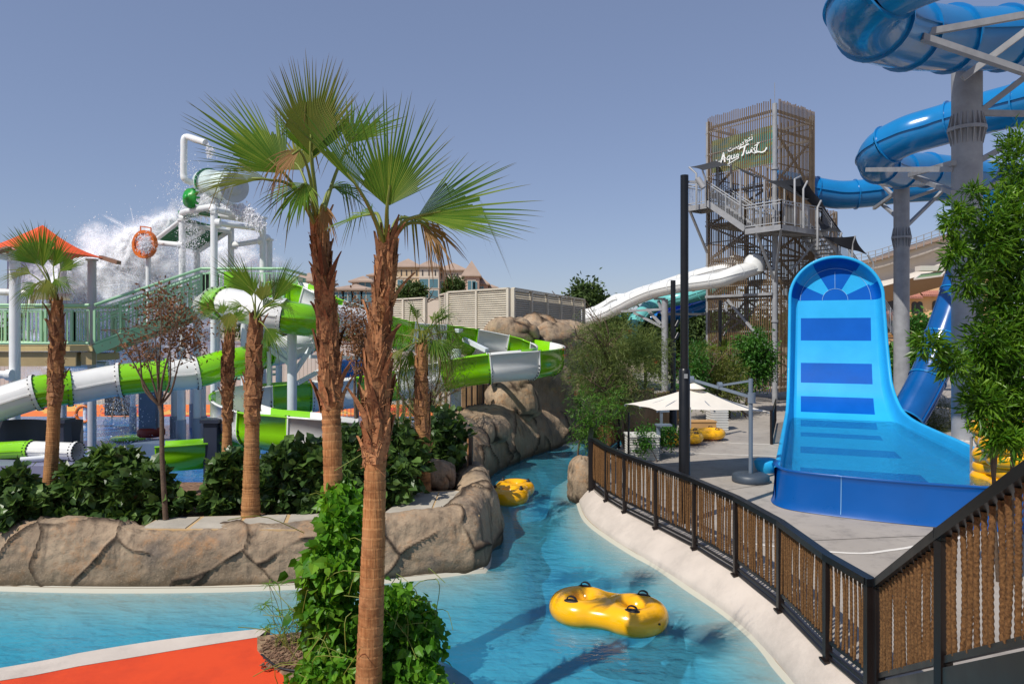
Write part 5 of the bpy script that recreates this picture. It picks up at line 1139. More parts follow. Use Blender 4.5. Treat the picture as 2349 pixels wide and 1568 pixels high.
# white and coloured slides out of the tower
def w8(x, y, Y): return W(1261.7+.2926*x, 544.8+.2926*y, Y)
t = thing('white_body_slide', 'nearer white enclosed slide sloping down from the slatted tower', 'water slide', w8(1600, 240, 35))
slide_tube(t, [w8(1640, 225, 35.2), w8(1560, 250, 34.8), w8(1450, 285, 34.6), w8(1350, 325, 34.8), w8(1240, 345, 35.5), w8(1000, 378, 37), w8(800, 425, 38.5), w8(640, 490, 39.5), w8(540, 540, 40), w8(440, 590, 40.5), w8(330, 630, 41), w8(180, 650, 41.5)], .38, 9, [white_gel], 108, flr=1.07, fw=.05, fmats=[M('pale grey gelcoat', (206, 207, 206), .35, 0, .05)])
mb = MB(); c = w8(1600, 205, 35); mb.lathe([(.02, .5), (.25, .44), (.4, .3), (.48, .1), (.48, -.4)], c, 20); mb.build('entry_dome', white_gel, t)
t = thing('white_body_slide', 'farther white slide with a raised hump running behind the nearer one', 'water slide', w8(1450, 220, 37))
slide_tube(t, [w8(1490, 215, 36.6), w8(1400, 240, 36.8), w8(1280, 268, 37.5), w8(1130, 310, 38.5), w8(1000, 345, 39.5), w8(850, 395, 40.5), w8(700, 440, 41.5), w8(600, 480, 42), w8(520, 490, 42.5), w8(440, 540, 43), w8(340, 590, 43.5), w8(200, 620, 44)], .36, 9, [white_gel], 108, flr=1.07, fw=.05, fmats=[MATS['pale grey gelcoat']])
mb = MB(); c = w8(1452, 212, 36.7); mb.lathe([(.02, .5), (.25, .44), (.4, .3), (.46, .1), (.46, -.4)], c, 20); mb.build('entry_dome', white_gel, t)
aqua = M('turquoise gelcoat', (112, 190, 188), .25, 0, .06, 1.5, coat=.3); navy = M('navy gelcoat', (12, 40, 150), .2, 0, .06, 1.5, coat=.3); mid_b = M('bright blue gelcoat', (24, 116, 190), .2, 0, .06, 1.5, coat=.3)
t = thing('turquoise_tube_slide', 'turquoise enclosed slide diving from the tower into the trees', 'water slide', w8(1100, 455, 42))
slide_tube(t, [w8(1420, 360, 39), w8(1230, 422, 41), w8(1100, 460, 42), w8(960, 488, 42.5), w8(850, 520, 42.5), w8(760, 565, 42), w8(700, 620, 41.5), w8(650, 690, 41), w8(600, 790, 41)], .42, 7, [aqua], 84, flr=1.1)
t = thing('navy_tube_slide', 'navy blue enclosed slide behind the turquoise one', 'water slide', w8(1100, 500, 44))
slide_tube(t, [w8(1400, 430, 42), w8(1200, 500, 43), w8(1000, 545, 44), w8(850, 590, 44.5), w8(760, 640, 45), w8(690, 700, 45), w8(640, 780, 45)], .36, 6, [navy], 72, flr=1.1)
t = thing('bright_blue_tube_slide', 'bright blue slide lowest of the bundle leaving the tower', 'water slide', w8(1000, 620, 43))
slide_tube(t, [w8(1400, 460, 41), w8(1230, 530, 42), w8(1120, 570, 42.5), w8(1000, 610, 43), w8(860, 640, 43.5), w8(700, 640, 44), w8(560, 650, 44.5), w8(430, 700, 45)], .36, 7, [mid_b], 84, flr=1.1)
def plain_column(label, px, Y, r, ytop, zb, beams=(), w=.12, mat=None):
    b = W(px, 760, Y); b.z = zb; t = thing('slide_column', label, 'steel column', b); mb = MB(); zt = W(0, ytop, Y).z; mb.cyl(b, V((b.x, b.y, zt)), r, 24); mb.build('pole', mat or steel_grey, t)
    mb = MB(); mb.cyl(b, b+UP*.06, r*1.5, 20); mb.build('base_plate', mat or steel_grey, t)
    for p, q in beams: mb = MB(); mb.bar(p, q, w); mb.build('arm', mat or steel_grey, t)
plain_column('galvanised column carrying the white slides beside the lamp post', 1525, 38, .17, 686, .45, [(w8(560, 578, 39.5), w8(880, 562, 38)), (w8(820, 480, 38.6), w8(900, 480, 38)), (w8(900, 600, 38), w8(1250, 600, 40)), (w8(660, 590, 39.5), w8(880, 700, 38)), (w8(760, 560, 39), w8(870, 680, 38)), (w8(850, 495, 38.3), w8(885, 600, 38))], .12)
mb = MB(); t3 = thing('roof_panel', 'sloping grey roof panels in the trees by the tower foot', 'roof', w8(1180, 880, 40)); mb = MB()
a = [w8(1130, 885, 39), w8(1225, 770, 41), w8(1225, 860, 41), w8(1150, 890, 39)]; mb.add(a, [(0, 1, 2, 3)]); a = [w8(1150, 905, 39), w8(1240, 870, 40), w8(1240, 935, 40), w8(1160, 930, 39)]; mb.add(a, [(0, 1, 2, 3)]); mb.build('sheet', M('grey roof sheet', (120, 122, 124), .6, .1), t3)
# ---------- children's play structure on the left ----------
def w1(x, y, Y): return W(.2926*x, 286.75+.2926*y, Y)
def w2(x, y, Y): return W(.2926*x, 688.2+.2926*y, Y)
def w3(x, y, Y): return W(458.8+.2926*x, 516.1+.2926*y, Y)
def w5(x, y, Y): return W(860.2+.3291*x, 573.5+.3291*y, Y)
ZP = .3
def pole(par, p, ztop, r=.1, mat=None, name='post', base=ZP, fl=True, mi2=None):
    mb = MB(); b = V((p.x, p.y, base)); mb.cyl(b, V((p.x, p.y, ztop)), r, 18)
    if fl: mb.cyl(V((p.x, p.y, ztop-.05)), V((p.x, p.y, ztop)), r*1.45, 18)
    return mb.build(name, mat or steel_white, par)
def pipe(mb, P, r=.085, n=14): mb.tube(catmull([tuple(p) for p in P], 8*len(P)) if len(P) > 2 else [tuple(p) for p in P], r, n)
def joint(mb, p, d, r=.14, w=.07): d = V(d).normalized(); mb.cyl(V(p)-d*w, V(p)+d*w, r, 16)
# tipping bucket tower
Yb = 23.
T = thing('tipping_bucket_tower', 'white pipe tower with green slatted roofs and a big tipping water bucket', 'play tower', V((W(492, 760, Yb).x, Yb, ZP)))
legs = [(418, 503, 23.5), (491, 480, 22), (452, 575, 25), (530, 515, 25), (603, 498, 24), (618, 548, 24.4)]
for px, py, Y in legs: pole(T, W(px, 760, Y), W(0, py, Y).z, .105 if px != 618 else .1)
mb = MB()
pipe(mb, [w1(1428, 730, 23.5), w1(1425, 700, 23.5), w1(1455, 680, 23.3), w1(1640, 645, 22.2), w1(1678, 655, 22), w1(1681, 690, 22)], .1)
pipe(mb, [w1(1560, 690, 23), w1(2070, 760, 23.6)], .09); pipe(mb, [w1(1690, 665, 22.3), w1(2010, 735, 23.6)], .1); pipe(mb, [W(588, 501, 23.8), W(600, 503, 23.9), W(604, 512, 24)], .1)
pipe(mb, [w1(1690, 770, 22), w1(2060, 815, 23.9)], .085); pipe(mb, [w1(1815, 945, 25), w1(2060, 905, 24)], .085)
pipe(mb, [w1(1240, 885, 24), w1(1420, 745, 23.5)], .07); pipe(mb, [w1(1200, 920, 24), w1(1425, 940, 23.5)], .09)
pipe(mb, [w1(1430, 920, 23.6), w1(1600, 830, 24.2)], .07); pipe(mb, [w1(1540, 1000, 25), w1(1800, 830, 25)], .08); pipe(mb, [w1(1440, 780, 23.5), w1(1810, 835, 25)], .08)
pipe(mb, [W(604, 548, 24), W(612, 544, 24.2), W(618, 552, 24.4)], .1)
for x, y, Y in ((1710, 770, 22), (2045, 812, 23.9), (1840, 942, 25), (2045, 908, 24), (1420, 942, 23.5), (1680, 685, 22), (1430, 735, 23.5), (1800, 815, 25)): joint(mb, w1(x, y, Y), (1, .1, 0))
mb.build('pipe_frame', steel_white, T)
mb = MB(); pipe(mb, [w1(1610, 140, 22.5), w1(1540, 115, 22.7), w1(1475, 95, 23), w1(1445, 110, 23), w1(1442, 200, 23), w1(1440, 380, 23), w1(1450, 425, 23), w1(1500, 450, 23.2)], .105); mb.build('spout_pipe', steel_white, T)
green_deck = M('green slatted roof', (44, 112, 66), .5, 0, .1, 3)
def slats(par, c, n, name, th=.05, frac=.82):
    c = [V(p) for p in c]; mb = MB()
    for i in range(n):
        a, b = i/n, (i+frac)/n; q = [c[0].lerp(c[3], a), c[1].lerp(c[2], a), c[1].lerp(c[2], b), c[0].lerp(c[3], b)]; nn = (q[1]-q[0]).cross(q[3]-q[0]).normalized()*th
        mb.add(q+[x-nn for x in q], [(0, 1, 2, 3), (7, 6, 5, 4), (0, 4, 5, 1), (1, 5, 6, 2), (2, 6, 7, 3), (3, 7, 4, 0)])
    return mb.build(name, green_deck, par)
slats(T, [w1(1232, 892, 24), w1(1560, 995, 25.3), w1(1805, 828, 25), w1(1445, 735, 23.5)], 18, 'slatted_roof')
slats(T, [w1(1560, 690, 22.6), w1(1930, 755, 23.8), w1(2070, 720, 24.6), w1(1700, 622, 24.2)], 10, 'slatted_roof')
slats(T, [w1(1395, 672, 23.8), w1(1400, 730, 23.6), w1(1580, 700, 23.4), w1(1560, 650, 23.8)], 5, 'slatted_roof')
bk = thing('tipping_bucket', 'big white and pale green tipping bucket tilted on its axle', 'bucket', w1(1700, 470, 23))
A0, A1 = w1(1590, 440, 24.0), w1(1838, 492, 22.4); axd = (A1-A0).normalized(); xx = axd.cross(UP).normalized(); yy = xx.cross(axd); L = (A1-A0).length
mb = MB(); rb = .44; nb = 30
mb.lathe([(rb*.8, 0), (rb*.95, L*.12), (rb, L*.3), (rb, L*.62), (rb*1.04, L*.64), (rb*1.04, L*.68), (rb, L*.7), (rb, L)], A0, nb, (xx, yy, axd)); bo = mb.build('bucket_shell', [M('pale bucket gelcoat', (206, 222, 214), .25, 0, .06, 1.5, coat=.3)], bk)
mb = MB(); ring(mb, A1, axd, 0, 0.0, rb*1.05, .05, 30); mb.lathe([(0, .12), (.2, .1), (.24, .03)], A1, 20, (xx, yy, axd)); mb.build('end_cap', M('grey bucket end', (178, 186, 196), .3, 0, .06), bk)
mb = MB(); ring(mb, A0+axd*L*.2, axd, 0, rb*.9, rb*1.06, .1, 30); mb.build('band', M('green band', (60, 150, 80), .3), bk)
gw = thing('water_wheel', 'green plastic water wheel with stepped hub on the bucket tower', 'wheel', w1(1480, 570, 22.6)); cgw = w1(1475, 570, 22.6); wd_ = V((-.5, -.85, 0)).normalized(); x2 = wd_.cross(UP).normalized()
gp = M('bright green plastic', (30, 150, 50), .3, 0, .06); rw = .30
mb = MB(); mb.lathe([(0, .13), (.07, .13), (.09, .10), (.09, .05), (.16, .05), (.17, .0), (rw, -.01), (rw*1.02, -.05), (rw*.98, -.09), (0, -.1)], cgw, 28, (x2, UP, wd_)); mb.build('disc', gp, gw)
mb = MB()
for k in range(10):
    a = k*.628; p = cgw-wd_*.12+(x2*math.cos(a)+UP*math.sin(a))*rw*.8; mb.box(p, (.16, .05, .14), (x2*math.cos(a)+UP*math.sin(a), x2*-math.sin(a)+UP*math.cos(a), wd_))
mb.build('paddle', gp, gw)
ow = thing('water_wheel', 'orange spoked water wheel half drowned in the falling spray', 'wheel', w1(1140, 930, 23.4)); cow = w1(1135, 935, 23.4); op = M('orange plastic', (206, 104, 26), .35, 0, .08); xo = V((.95, -.3, 0)).normalized(); no = xo.cross(UP).normalized()
mb = MB(); ring(mb, cow, no, 0, .36, .455, .16, 36); ring(mb, cow, no, 0, 0, .1, .2, 16); mb.build('rim', op, ow)
for k in range(7):
    a = k*2*math.pi/7+.3; d = xo*math.cos(a)+UP*math.sin(a); e = xo*-math.sin(a)+UP*math.cos(a); mb = MB(); q = [cow+d*.08-e*.03, cow+d*.38-e*.13, cow+d*.40+e*.13, cow+d*.08+e*.03]
    mb.add([p+no*.03 for p in q]+[p-no*.03 for p in q], [(0, 1, 2, 3), (7, 6, 5, 4), (0, 4, 5, 1), (2, 6, 7, 3)]); mb.build('vane', op, ow)
mb = MB(); h0, h1 = w1(1102, 830, 23.4), w1(1184, 835, 23.4); mb.bar(h0, h0+UP*.15, .03); mb.bar(h1, h1+UP*.12, .03); mb.bar(h0+UP*.15, h1+UP*.12, .035); mb.build('handle', op, ow)
pole(ow, w1(1163, 1000, 23.6), w1(0, 1000, 23.6).z, .08, None, 'stand', ZP, False)
# walkway with railing and stairs
beige = M('sandy decking', (196, 172, 118), .6, 0, .1, 3)
WK = thing('play_walkway', 'raised walkway with sage green railings and beige floor at the left', 'walkway', V((-10, 20.4, ZP)))
Yw = 20.; zf = W(0, 792, Yw).z
mb = MB(); x0, x1 = W(-150, 0, Yw).x, W(212, 0, Yw).x; mb.box(((x0+x1)/2, Yw+.9, zf-.08), (x1-x0, 1.8, .16)); mb.box(((x0+x1)/2, Yw+1, zf-.35), (x1-x0-.4, 1.5, .2)); mb.build('floor', beige, WK)
mb = MB(); mb.box(((x0+x1)/2-.2, Yw+.2, zf-.38), (x1-x0-.6, .2, .4)); mb.box((W(196, 0, Yw).x, Yw+.15, zf-.36), (.3, .2, .36)); mb.build('beam', M('tan steel beam', (168, 146, 104), .6, 0, .1), WK)
def green_rail(par, P, h=1.12, gap=.115, mat=sage, arch=True):
    for p, q in zip(P, P[1:]):
        p, q = V(p), V(q); L = (q-p).length; mb = MB(); mb.tube([p+UP*h, q+UP*h], .045, 10); mb.tube([p+UP*.06, q+UP*.06], .04, 10); mb.bar(p+UP*(h-.14), q+UP*(h-.14), .03)
        n = max(2, int(L/gap))
        for i in range(n+1): c = p.lerp(q, i/n); mb.bar(c+UP*.06, c+UP*(h-.14), .02 if i % 6 else .06)
        mb.build('railing_panel', mat, par)
green_rail(WK, [V((W(-150, 0, Yw).x, Yw, zf)), V((W(33, 0, Yw).x, Yw, zf)), V((W(105, 0, Yw).x, Yw, zf)), V((W(205, 0, Yw).x, Yw, zf))])
green_rail(WK, [V((x0, Yw+1.8, zf)), V((x1-1.6, Yw+1.8, zf)), V((x1, Yw+1.8, zf))])
pole(WK, W(350, 760, 22.5), W(0, 795, 22.5).z, .24, M('pale grey steel', (178, 186, 190), .4, 0, .06), 'support_column', .9, False)
mb = MB(); c = W(347, 0, 22.5); mb.box((c.x, 22.5, 1.75), (.52, .52, 1.8)); mb.build('column_sleeve', M('slate blue wrap', (96, 112, 134), .6, 0, .08), WK)
mb = MB(); mb.lathe([(.34, 0), (.40, .05), (.40, .2), (.34, .28), (.1, .28)], (c.x, 22.5, .62), 24); mb.build('collar', M('brick red pad', (134, 40, 24), .5), WK)
mb = MB(); p = W(351, 1060, 21.0); mb.box((p.x, 21.2, .42), (1.0, 1.0, .5)); mb.build('column_base', M('slate blue wrap', (96, 112, 134)), WK)
ST = thing('play_stairs', 'sage green staircase rising from the walkway to the upper play deck', 'stairs', V((x1, Yw+.2, zf)))
sa, sb = V((W(217, 0, Yw).x, Yw, zf)), V((W(462, 0, 22.).x, 22., W(0, 700, 22).z)); sc_ = V((W(490, 0, 22).x, 22, sb.z))
for off in (V((0, 0, 0)), V((-.15, 1.2, 0))):
    mb = MB(); mb.bar(sa+off-UP*.12, sb+off-UP*.12, .06, .26); mb.build('stringer', sage, ST)
    green_rail(ST, [sa+off, sb+off, sc_+off]); mb = MB()
    for k in (.72, .62): mb.bar(sa+off+UP*k, sb+off+UP*k, .035)
    mb.build('handrail', sage, ST)
mb = MB()
for i in range(14): a = sa.lerp(sb, (i+.5)/14); mb.box(a+V((-.07, .6, -.05)), (.3, 1.15, .05))
mb.build('treads', M('tan brown tread', (150, 116, 84), .7), ST)
UD = thing('upper_play_deck', 'upper play deck with lime panel and sage railings behind the middle palms', 'play deck', V((W(540, 0, 22.5).x, 22.6, ZP)))
zu = sb.z; xa, xb = W(490, 0, 22).x, W(650, 0, 22).x; mb = MB(); mb.box(((xa+xb)/2, 23.2, zu-.1), (xb-xa, 2.4, .2)); mb.build('floor', beige, UD)
green_rail(UD, [V((xa, 22, zu)), V(((xa+xb)/2-.2, 22, zu)), V((xb, 22, zu)), V((xb, 24.4, zu))])
mb = MB(); mb.box((W(535, 0, 22).x, 21.95, zu+.75), (.5, .06, .55)); mb.build('entry_panel', lime, UD)
mb = MB(); mb.box((W(480, 0, 22).x, 22.1, zu+.55), (.5, .03, .8)); mb.build('climbing_net', M('dark net', (30, 34, 34), .8), UD)
for px in (497, 560, 640): pole(UD, W(px, 0, 22.3), zu, .1, steel_white, 'post', ZP, False)
# white and pipe frames by the left edge, orange shades
def shade(label, posts, peak, eave_drop, par_posts):
    t = thing('orange_shade', label, 'shade canopy', par_posts[0][0]); c = [V(p) for p in posts]; mid = V(peak); mb = MB(); n = 10
    for i in range(4):
        a, b = c[i], c[(i+1) % 4]; Gd = [[mid.lerp(a.lerp(b, u/n)+UP*-.0+((mid-a.lerp(b, u/n))*.10*(4*(u/n)*(1-u/n))), v/n)-UP*.22*math.sin(math.pi*v/n)*.6 for u in range(n+1)] for v in range(n+1)]; mb.grid(np.array(Gd))
    mb.build('canopy', M('orange shade cloth', (216, 78, 22), .75, 0, .06, 2), t)
    for a in c: mb = MB(); d = (a-mid); d.z = 0; d.normalize(); mb.bar(a-d*.25+UP*.06, a+d*.45-UP*.12, .14, .1); mb.build('corner_arm', M('brown painted arm', (130, 96, 76), .5), t)
    for p, zt, r_, mt in par_posts: pole(t, V(p), zt, r_, mt, 'post', ZP, True)
    return t
taupe = M('pale taupe steel', (182, 180, 184), .4, 0, .06)
c4 = [W(250, 593, 19.5), W(155, 585, 22.5), W(-170, 590, 22), W(-60, 597, 17.5)]
shade('orange tensile shade canopy on pale posts beside the far left palm', [W(246, 594, 20), W(155, 600, 23.5), W(-140, 595, 24), W(10, 572, 18.6)], W(98, 516, 21), 0,
      [(W(211, 0, 20.5), W(0, 594, 20.5).z, .115, taupe), (W(34, 0, 19.0), W(0, 570, 19).z, .13, steel_white), (W(143, 0, 24), W(0, 580, 24).z, .13, taupe), (W(-130, 0, 23), W(0, 580, 23).z, .13, taupe)])
fr = thing('pipe_frame', 'white pipe frame with bolted joints at the left edge of the play area', 'pipe frame', V((W(33, 0, 19.).x, 18.6, ZP)))
mb = MB(); 
for a, b in ((w1(-60, 1010, 18.5), w1(110, 1045, 19)), (w1(-100, 1305, 21), w1(430, 1322, 21)), (w2(-60, 580, 18.8), w2(80, 585, 18.9)), (w2(520, 505, 21), w2(840, 505, 21))): mb = MB(); mb.tube([a, b], .1, 14); mb.build('pipe', steel_white, fr)
mb = MB(); pipe(mb, [w1(245, 1400, 21.5), w1(250, 1360, 21.5), w1(290, 1343, 21.5), w1(560, 1350, 21.5)], .1)
for x, y in ((100, 1045), (75, 585+1372)): pass
mb.build('pipe', steel_white, fr)
for p, d in ((w1(105, 1045, 18.9), (1, 0, .2)), (w2(75, 585, 18.8), (1, 0, 0))): mb = MB(); joint(mb, p, d); mb.build('joint', steel_white, fr)
mb = MB(); c = W(33, 0, 18.9); mb.cyl((c.x, 18.9, .3), (c.x, 18.9, 1.4), .17, 18); mb.build('sleeve', M('grey sleeve', (150, 156, 170), .5), fr)
# thin splash pad poles
PO = [(305, 870, 945, 26, .09), (400, 850, 990, 23, .1), (415, 800, 1010, 22, .11), (452, 690, 1015, 22.5, .11), (465, 840, 1008, 23, .1), (497, 840, 985, 26, .1), (617, 800, 940, 27, .1), (441, 780, 980, 27, .08)]
for i, (px, y0, y1, Y, r_) in enumerate(PO):
    p = W(px, 0, Y); t = thing('splash_pole', 'pale pipe poles standing in the blue splash pad', 'pole', V((p.x, Y, ZP)), 'splash pad poles'); pole(t, p, W(0, y0, Y).z, r_, steel_white, 'pipe', ZP, False)
    mb = MB(); mb.cyl((p.x, Y, ZP), (p.x, Y, ZP+.9), r_*1.35, 16); mb.build('sleeve', M('grey sleeve', (150, 156, 170)), t)
pipe_ = thing('spray_arch', 'low pipe railing with round joints beyond the splash pad', 'pipe railing', W(470, 870, 28)); mb = MB()
for yy_ in (835, 850, 862): mb.tube([W(430, yy_, 29), W(640, yy_-4, 29)], .05, 10)
mb.tube([W(500, 862, 24), W(560, 866, 24)], .09, 10); mb.build('pipe', sage, pipe_)
# grey board wall behind the splash pad
bw_m, nt_, out_ = newmat('grey board wall'); g = N(nt_, 'NewGeometry'); wv = N(nt_, 'TexWave'); wv.inputs['Scale'].default_value = 1.6; wv.inputs['Distortion'].default_value = .2; nt_.links.new(g.outputs['Position'], wv.inputs['Vector'])
cc = mixc(nt_, ramp(nt_, wv.outputs['Fac'], .0, .16), lin((150, 150, 146)), lin((190, 190, 184))); cc = mixc(nt_, ramp(nt_, noise_tex(nt_, .7, 6), .4, .7), cc, lin((172, 174, 172))); princ(nt_, out_, cc, .85)
bwl = thing('board_wall', 'pale grey vertical board wall closing the play area behind the spray', 'wall', (-14, 40, .06)); mb = MB(); mb.box((-13.6, 36, 1.7), (25, .2, 3.2)); mb.build('boards', bw_m, bwl); mb = MB(); mb.box((-13.6, 36, 3.36), (25.1, .3, .1)); mb.build('coping', steel_grey, bwl)
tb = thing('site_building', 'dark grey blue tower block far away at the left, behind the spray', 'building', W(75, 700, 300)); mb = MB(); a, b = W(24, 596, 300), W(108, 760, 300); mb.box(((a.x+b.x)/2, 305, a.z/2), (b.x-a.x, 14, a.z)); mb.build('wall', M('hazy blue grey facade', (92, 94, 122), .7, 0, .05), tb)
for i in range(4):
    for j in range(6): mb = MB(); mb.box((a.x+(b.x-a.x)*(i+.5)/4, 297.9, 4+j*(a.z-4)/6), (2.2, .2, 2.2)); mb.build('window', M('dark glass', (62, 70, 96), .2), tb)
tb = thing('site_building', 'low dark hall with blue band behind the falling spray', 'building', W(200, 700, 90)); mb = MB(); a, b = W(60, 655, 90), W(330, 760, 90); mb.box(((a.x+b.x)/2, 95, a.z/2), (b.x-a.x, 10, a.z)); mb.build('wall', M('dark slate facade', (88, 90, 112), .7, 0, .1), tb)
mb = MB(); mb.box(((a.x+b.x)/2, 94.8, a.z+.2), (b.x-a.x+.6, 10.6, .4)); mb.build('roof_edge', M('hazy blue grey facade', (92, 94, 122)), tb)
# ---------- green and white slides ----------
gw2 = [white_gel, lime]
A_pts = [w2(-260, 900, 16.8), w2(-80, 840, 17.0), w2(130, 770, 17.2), w2(330, 715, 17.4), w2(600, 685, 17.8), w2(920, 628, 18.2), w2(1310, 590, 18.6), w2(1530, 572, 18.9), w2(1760, 505, 19.3), w2(1940, 470, 19.8), w3(470, 1010, 20.4), w3(640, 985, 21.2), w3(800, 930, 22.), w3(900, 870, 22.8), w3(880, 800, 23.4), w3(760, 760, 23.6)]
def cutx(xs):
    P = catmull([tuple(p) for p in A_pts], 161); sx = CX+P[:, 0]*F/P[:, 1]; o = [0]
    for x in xs: o.append(int(np.argmax(sx >= x))/160)
    return o+[1]
S = thing('green_tube_slide', 'lime and white enclosed tube slide winding low behind the left palms', 'water slide', w2(915, 630, 18.2))
slide_tube(S, [w2(-260, 900, 16.8), w2(-80, 840, 17.0), w2(130, 770, 17.2), w2(330, 715, 17.4), w2(600, 685, 17.8), w2(920, 628, 18.2), w2(1310, 590, 18.6), w2(1530, 572, 18.9), w2(1760, 505, 19.3), w2(1940, 470, 19.8), w3(470, 1010, 20.4), w3(640, 985, 21.2), w3(800, 930, 22.), w3(900, 870, 22.8), w3(880, 800, 23.4), w3(760, 760, 23.6)], .40, 8, gw2, 160, bolts=True, cuts=cutx([78, 156, 271, 382, 447, 600, 690]), flr=1.12)
# the sections alternate from the low end: white, lime, white, lime, white, lime ...
S = thing('green_tube_slide', 'upper lime and white tube slide leaving the play deck behind two middle palms', 'water slide', w3(560, 720, 18.5))
slide_tube(S, [w3(60, 640, 21.5), w3(120, 615, 20.4), w3(200, 610, 19.4), w3(330, 640, 18.8), w3(560, 700, 18.4), w3(700, 725, 18.4), w3(810, 742, 18.6), w3(880, 752, 18.9), w3(980, 752, 19.4), w3(1100, 745, 20), w3(1300, 780, 20.6)], .42, 5, [white_gel, lime, white_gel, lime, white_gel], 100, bolts=True, cuts=[0, .2, .36, .62, .8, 1])
S2 = thing('green_flume_slide', 'open lime and white flume slide turning at the rock cliff and spiralling down left', 'water slide', w5(1000, 700, 21.5))
slide_flume(S2, [w3(1300, 790, 20.8), W(930, 772, 21.6), W(1020, 778, 22.8), W(1120, 792, 23.8), W(1200, 806, 24.), W(1250, 818, 23.4), W(1262, 828, 22.5), W(1225, 836, 21.4), W(1150, 842, 20.9), W(1070, 852, 20.8), W(980, 870, 20.9), W(900, 886, 21), W(820, 900, 20.8), W(740, 908, 20.5), W(650, 914, 20), W(570, 924, 19.2), W(528, 940, 18.2), W(536, 962, 17), W(590, 984, 16.2), W(660, 992, 15.8), W(740, 1000, 15.6), W(820, 1010, 15.8)], .40, .42, 18, [lime, white_gel], n=216, bolts=True)
S3 = thing('green_flume_slide', 'upper open lime flume with white patch peeking over the second palm trunk', 'water slide', w3(750, 560, 23))
slide_flume(S3, [w3(600, 560, 23.4), w3(680, 545, 23), w3(760, 560, 22.6), w3(860, 590, 22.4), w3(980, 650, 22.2), w3(1120, 700, 22.2), w3(1240, 745, 22.4)], .42, .4, 6, [lime, white_gel], n=60)
S4 = thing('green_flume_slide', 'short lime run out trough lying low on the splash pad', 'water slide', w2(1500, 1200, 16.6))
slide_flume(S4, [w2(1260, 1215, 16.2), w2(1420, 1205, 16.3), w2(1600, 1190, 16.6), w2(1800, 1175, 17), w2(1980, 1150, 17.4)], .35, .25, 2, [lime], n=24)
S5 = thing('green_tube_slide', 'short lime and white tube end at the bottom left of the splash pad', 'water slide', w2(100, 1180, 16.5))
slide_tube(S5, [w2(-250, 1180, 16.6), w2(0, 1178, 16.5), w2(180, 1170, 16.4), w2(330, 1175, 16.3), w2(600, 1185, 16.2)], .2, 2, [lime, white_gel], 40, bolts=True, cuts=[0, .6, 1])
mb = MB(); mb.tube([w2(160, 1250, 15.9), w2(360, 1235, 16.1)], .06, 10); mb.build('drain_pipe', steel_white, S5)
trg = thing('run_out_lane', 'grey blue run out lane of the tube slide at the left', 'slide lane', w2(200, 1330, 15.8)); mb = MB(); mb.box(w2(250, 1345, 16.2), (3.2, 1.2, .5)); mb.build('basin', M('grey lavender gelcoat', (128, 130, 156), .3, 0, .05), trg)
# slide supports
wht = M('white slide column', (214, 220, 222), .35, 0, .05, 2, dirt=.12)
def scol(label, px, Y, r, ytop, zb, beams, w=.1):
    plain_column(label, px, Y, r, ytop, zb, beams, w, wht)
scol('thick white column with outstretched arms under the upper green and white slide', 670, 19.2, .125, 765, .3, [(w3(740, 945, 19.2), w3(880, 940, 20)), (w3(735, 1165, 19.2), w3(880, 950, 20)), (w3(500, 940, 20.5), w3(695, 1080, 19.2)), (w3(520, 900, 20.8), w3(695, 1030, 19.2)), (w3(760, 1240, 19.2), w3(960, 1130, 20.5)), (w3(860, 1030, 20), w3(1250, 1040, 21))])
scol('thinner white column behind the middle fan palm', 617, 20, .06, 806, .3, [])
scol('white column with wide sleeve under the green flume turn', 1046, 21.6, .16, 800, .9, [(w5(620, 620, 22.5), w5(780, 700, 21.4)), (w5(570, 560, 21.6), w5(600, 560, 22.4))], .12)
# dark fins and screens at the splash pad edge
for px, Y, lb in ((140, 16.4, 'dark blue flat pylon behind the leftmost palm trunk'), (488, 16.4, 'black flat pylon at the bend of the green flume')):
    b = W(px, 0, Y); t = thing('slide_pylon', lb, 'pylon', V((b.x, Y, .3))); mb = MB(); z1 = W(0, 968, Y).z; mb.box((b.x, Y, (z1+.3)/2), (.3, .3, z1-.3)); mb.build('shaft', M('dark slate paint', (34, 42, 60), .5), t); mb = MB(); mb.box((b.x, Y, z1+.04), (.42, .42, .08)); mb.build('cap', M('dark slate paint', (34, 42, 60)), t)
b = W(70, 1000, 17.6); t = thing('dark_tarp', 'black tarpaulin screen below the lowest white slide section', 'screen', b); mb = MB(); mb.grid(np.array([[V((b.x-2.6+.3*i, 17.6+.08*math.sin(i*1.7), z)) for i in range(14)] for z in (.3, .8, 1.3, 1.75)])); mb.build('sheet', M('dark grey tarp', (52, 54, 60), .6, 0, .15, 2), t)
t = thing('notice_easel', 'black notice board on a wooden easel across the splash pad', 'easel', W(475, 900, 30)*1); p = w2(930, 820, 30); t.location = p; ORG[t.name] = p; mb = MB(); mb.box(p, (1.15, .05, .9)); mb.build('board', M('black board', (34, 34, 36), .6), t); mb = MB(); mb.bar(p+V((-.1, -.04, .5)), p+V((-.3, -.05, -.8)), .05); mb.bar(p+V((.1, -.04, .5)), p+V((.35, -.05, -.8)), .05); mb.build('easel_leg', bamboo, t)
fl_ = thing('ring_post', 'small post with orange ring at the splash pad edge', 'post', w2(672, 890, 27)); p = w2(672, 890, 27); mb = MB(); mb.cyl((p.x, p.y, .3), p+UP*.5, .09, 12); mb.build('stem', steel_white, fl_); mb = MB(); torus_mesh(mb, (0, 0, 0), .3, .06, 20, 8); mb.v = [(p.x+x, p.y-.1-z, p.z+y) for x, y, z in mb.v]; mb.build('ring', op, fl_)
mb = MB(); p = w2(1030, 950, 24); mb.lathe([(.02, .1), (.6, .08), (.65, .02), (.6, 0)], (p.x, p.y, .32), 24); tag(mb.build('spray_pad', lime, None, org=p), 'round lime spray disc on the splash pad', 'spray pad')
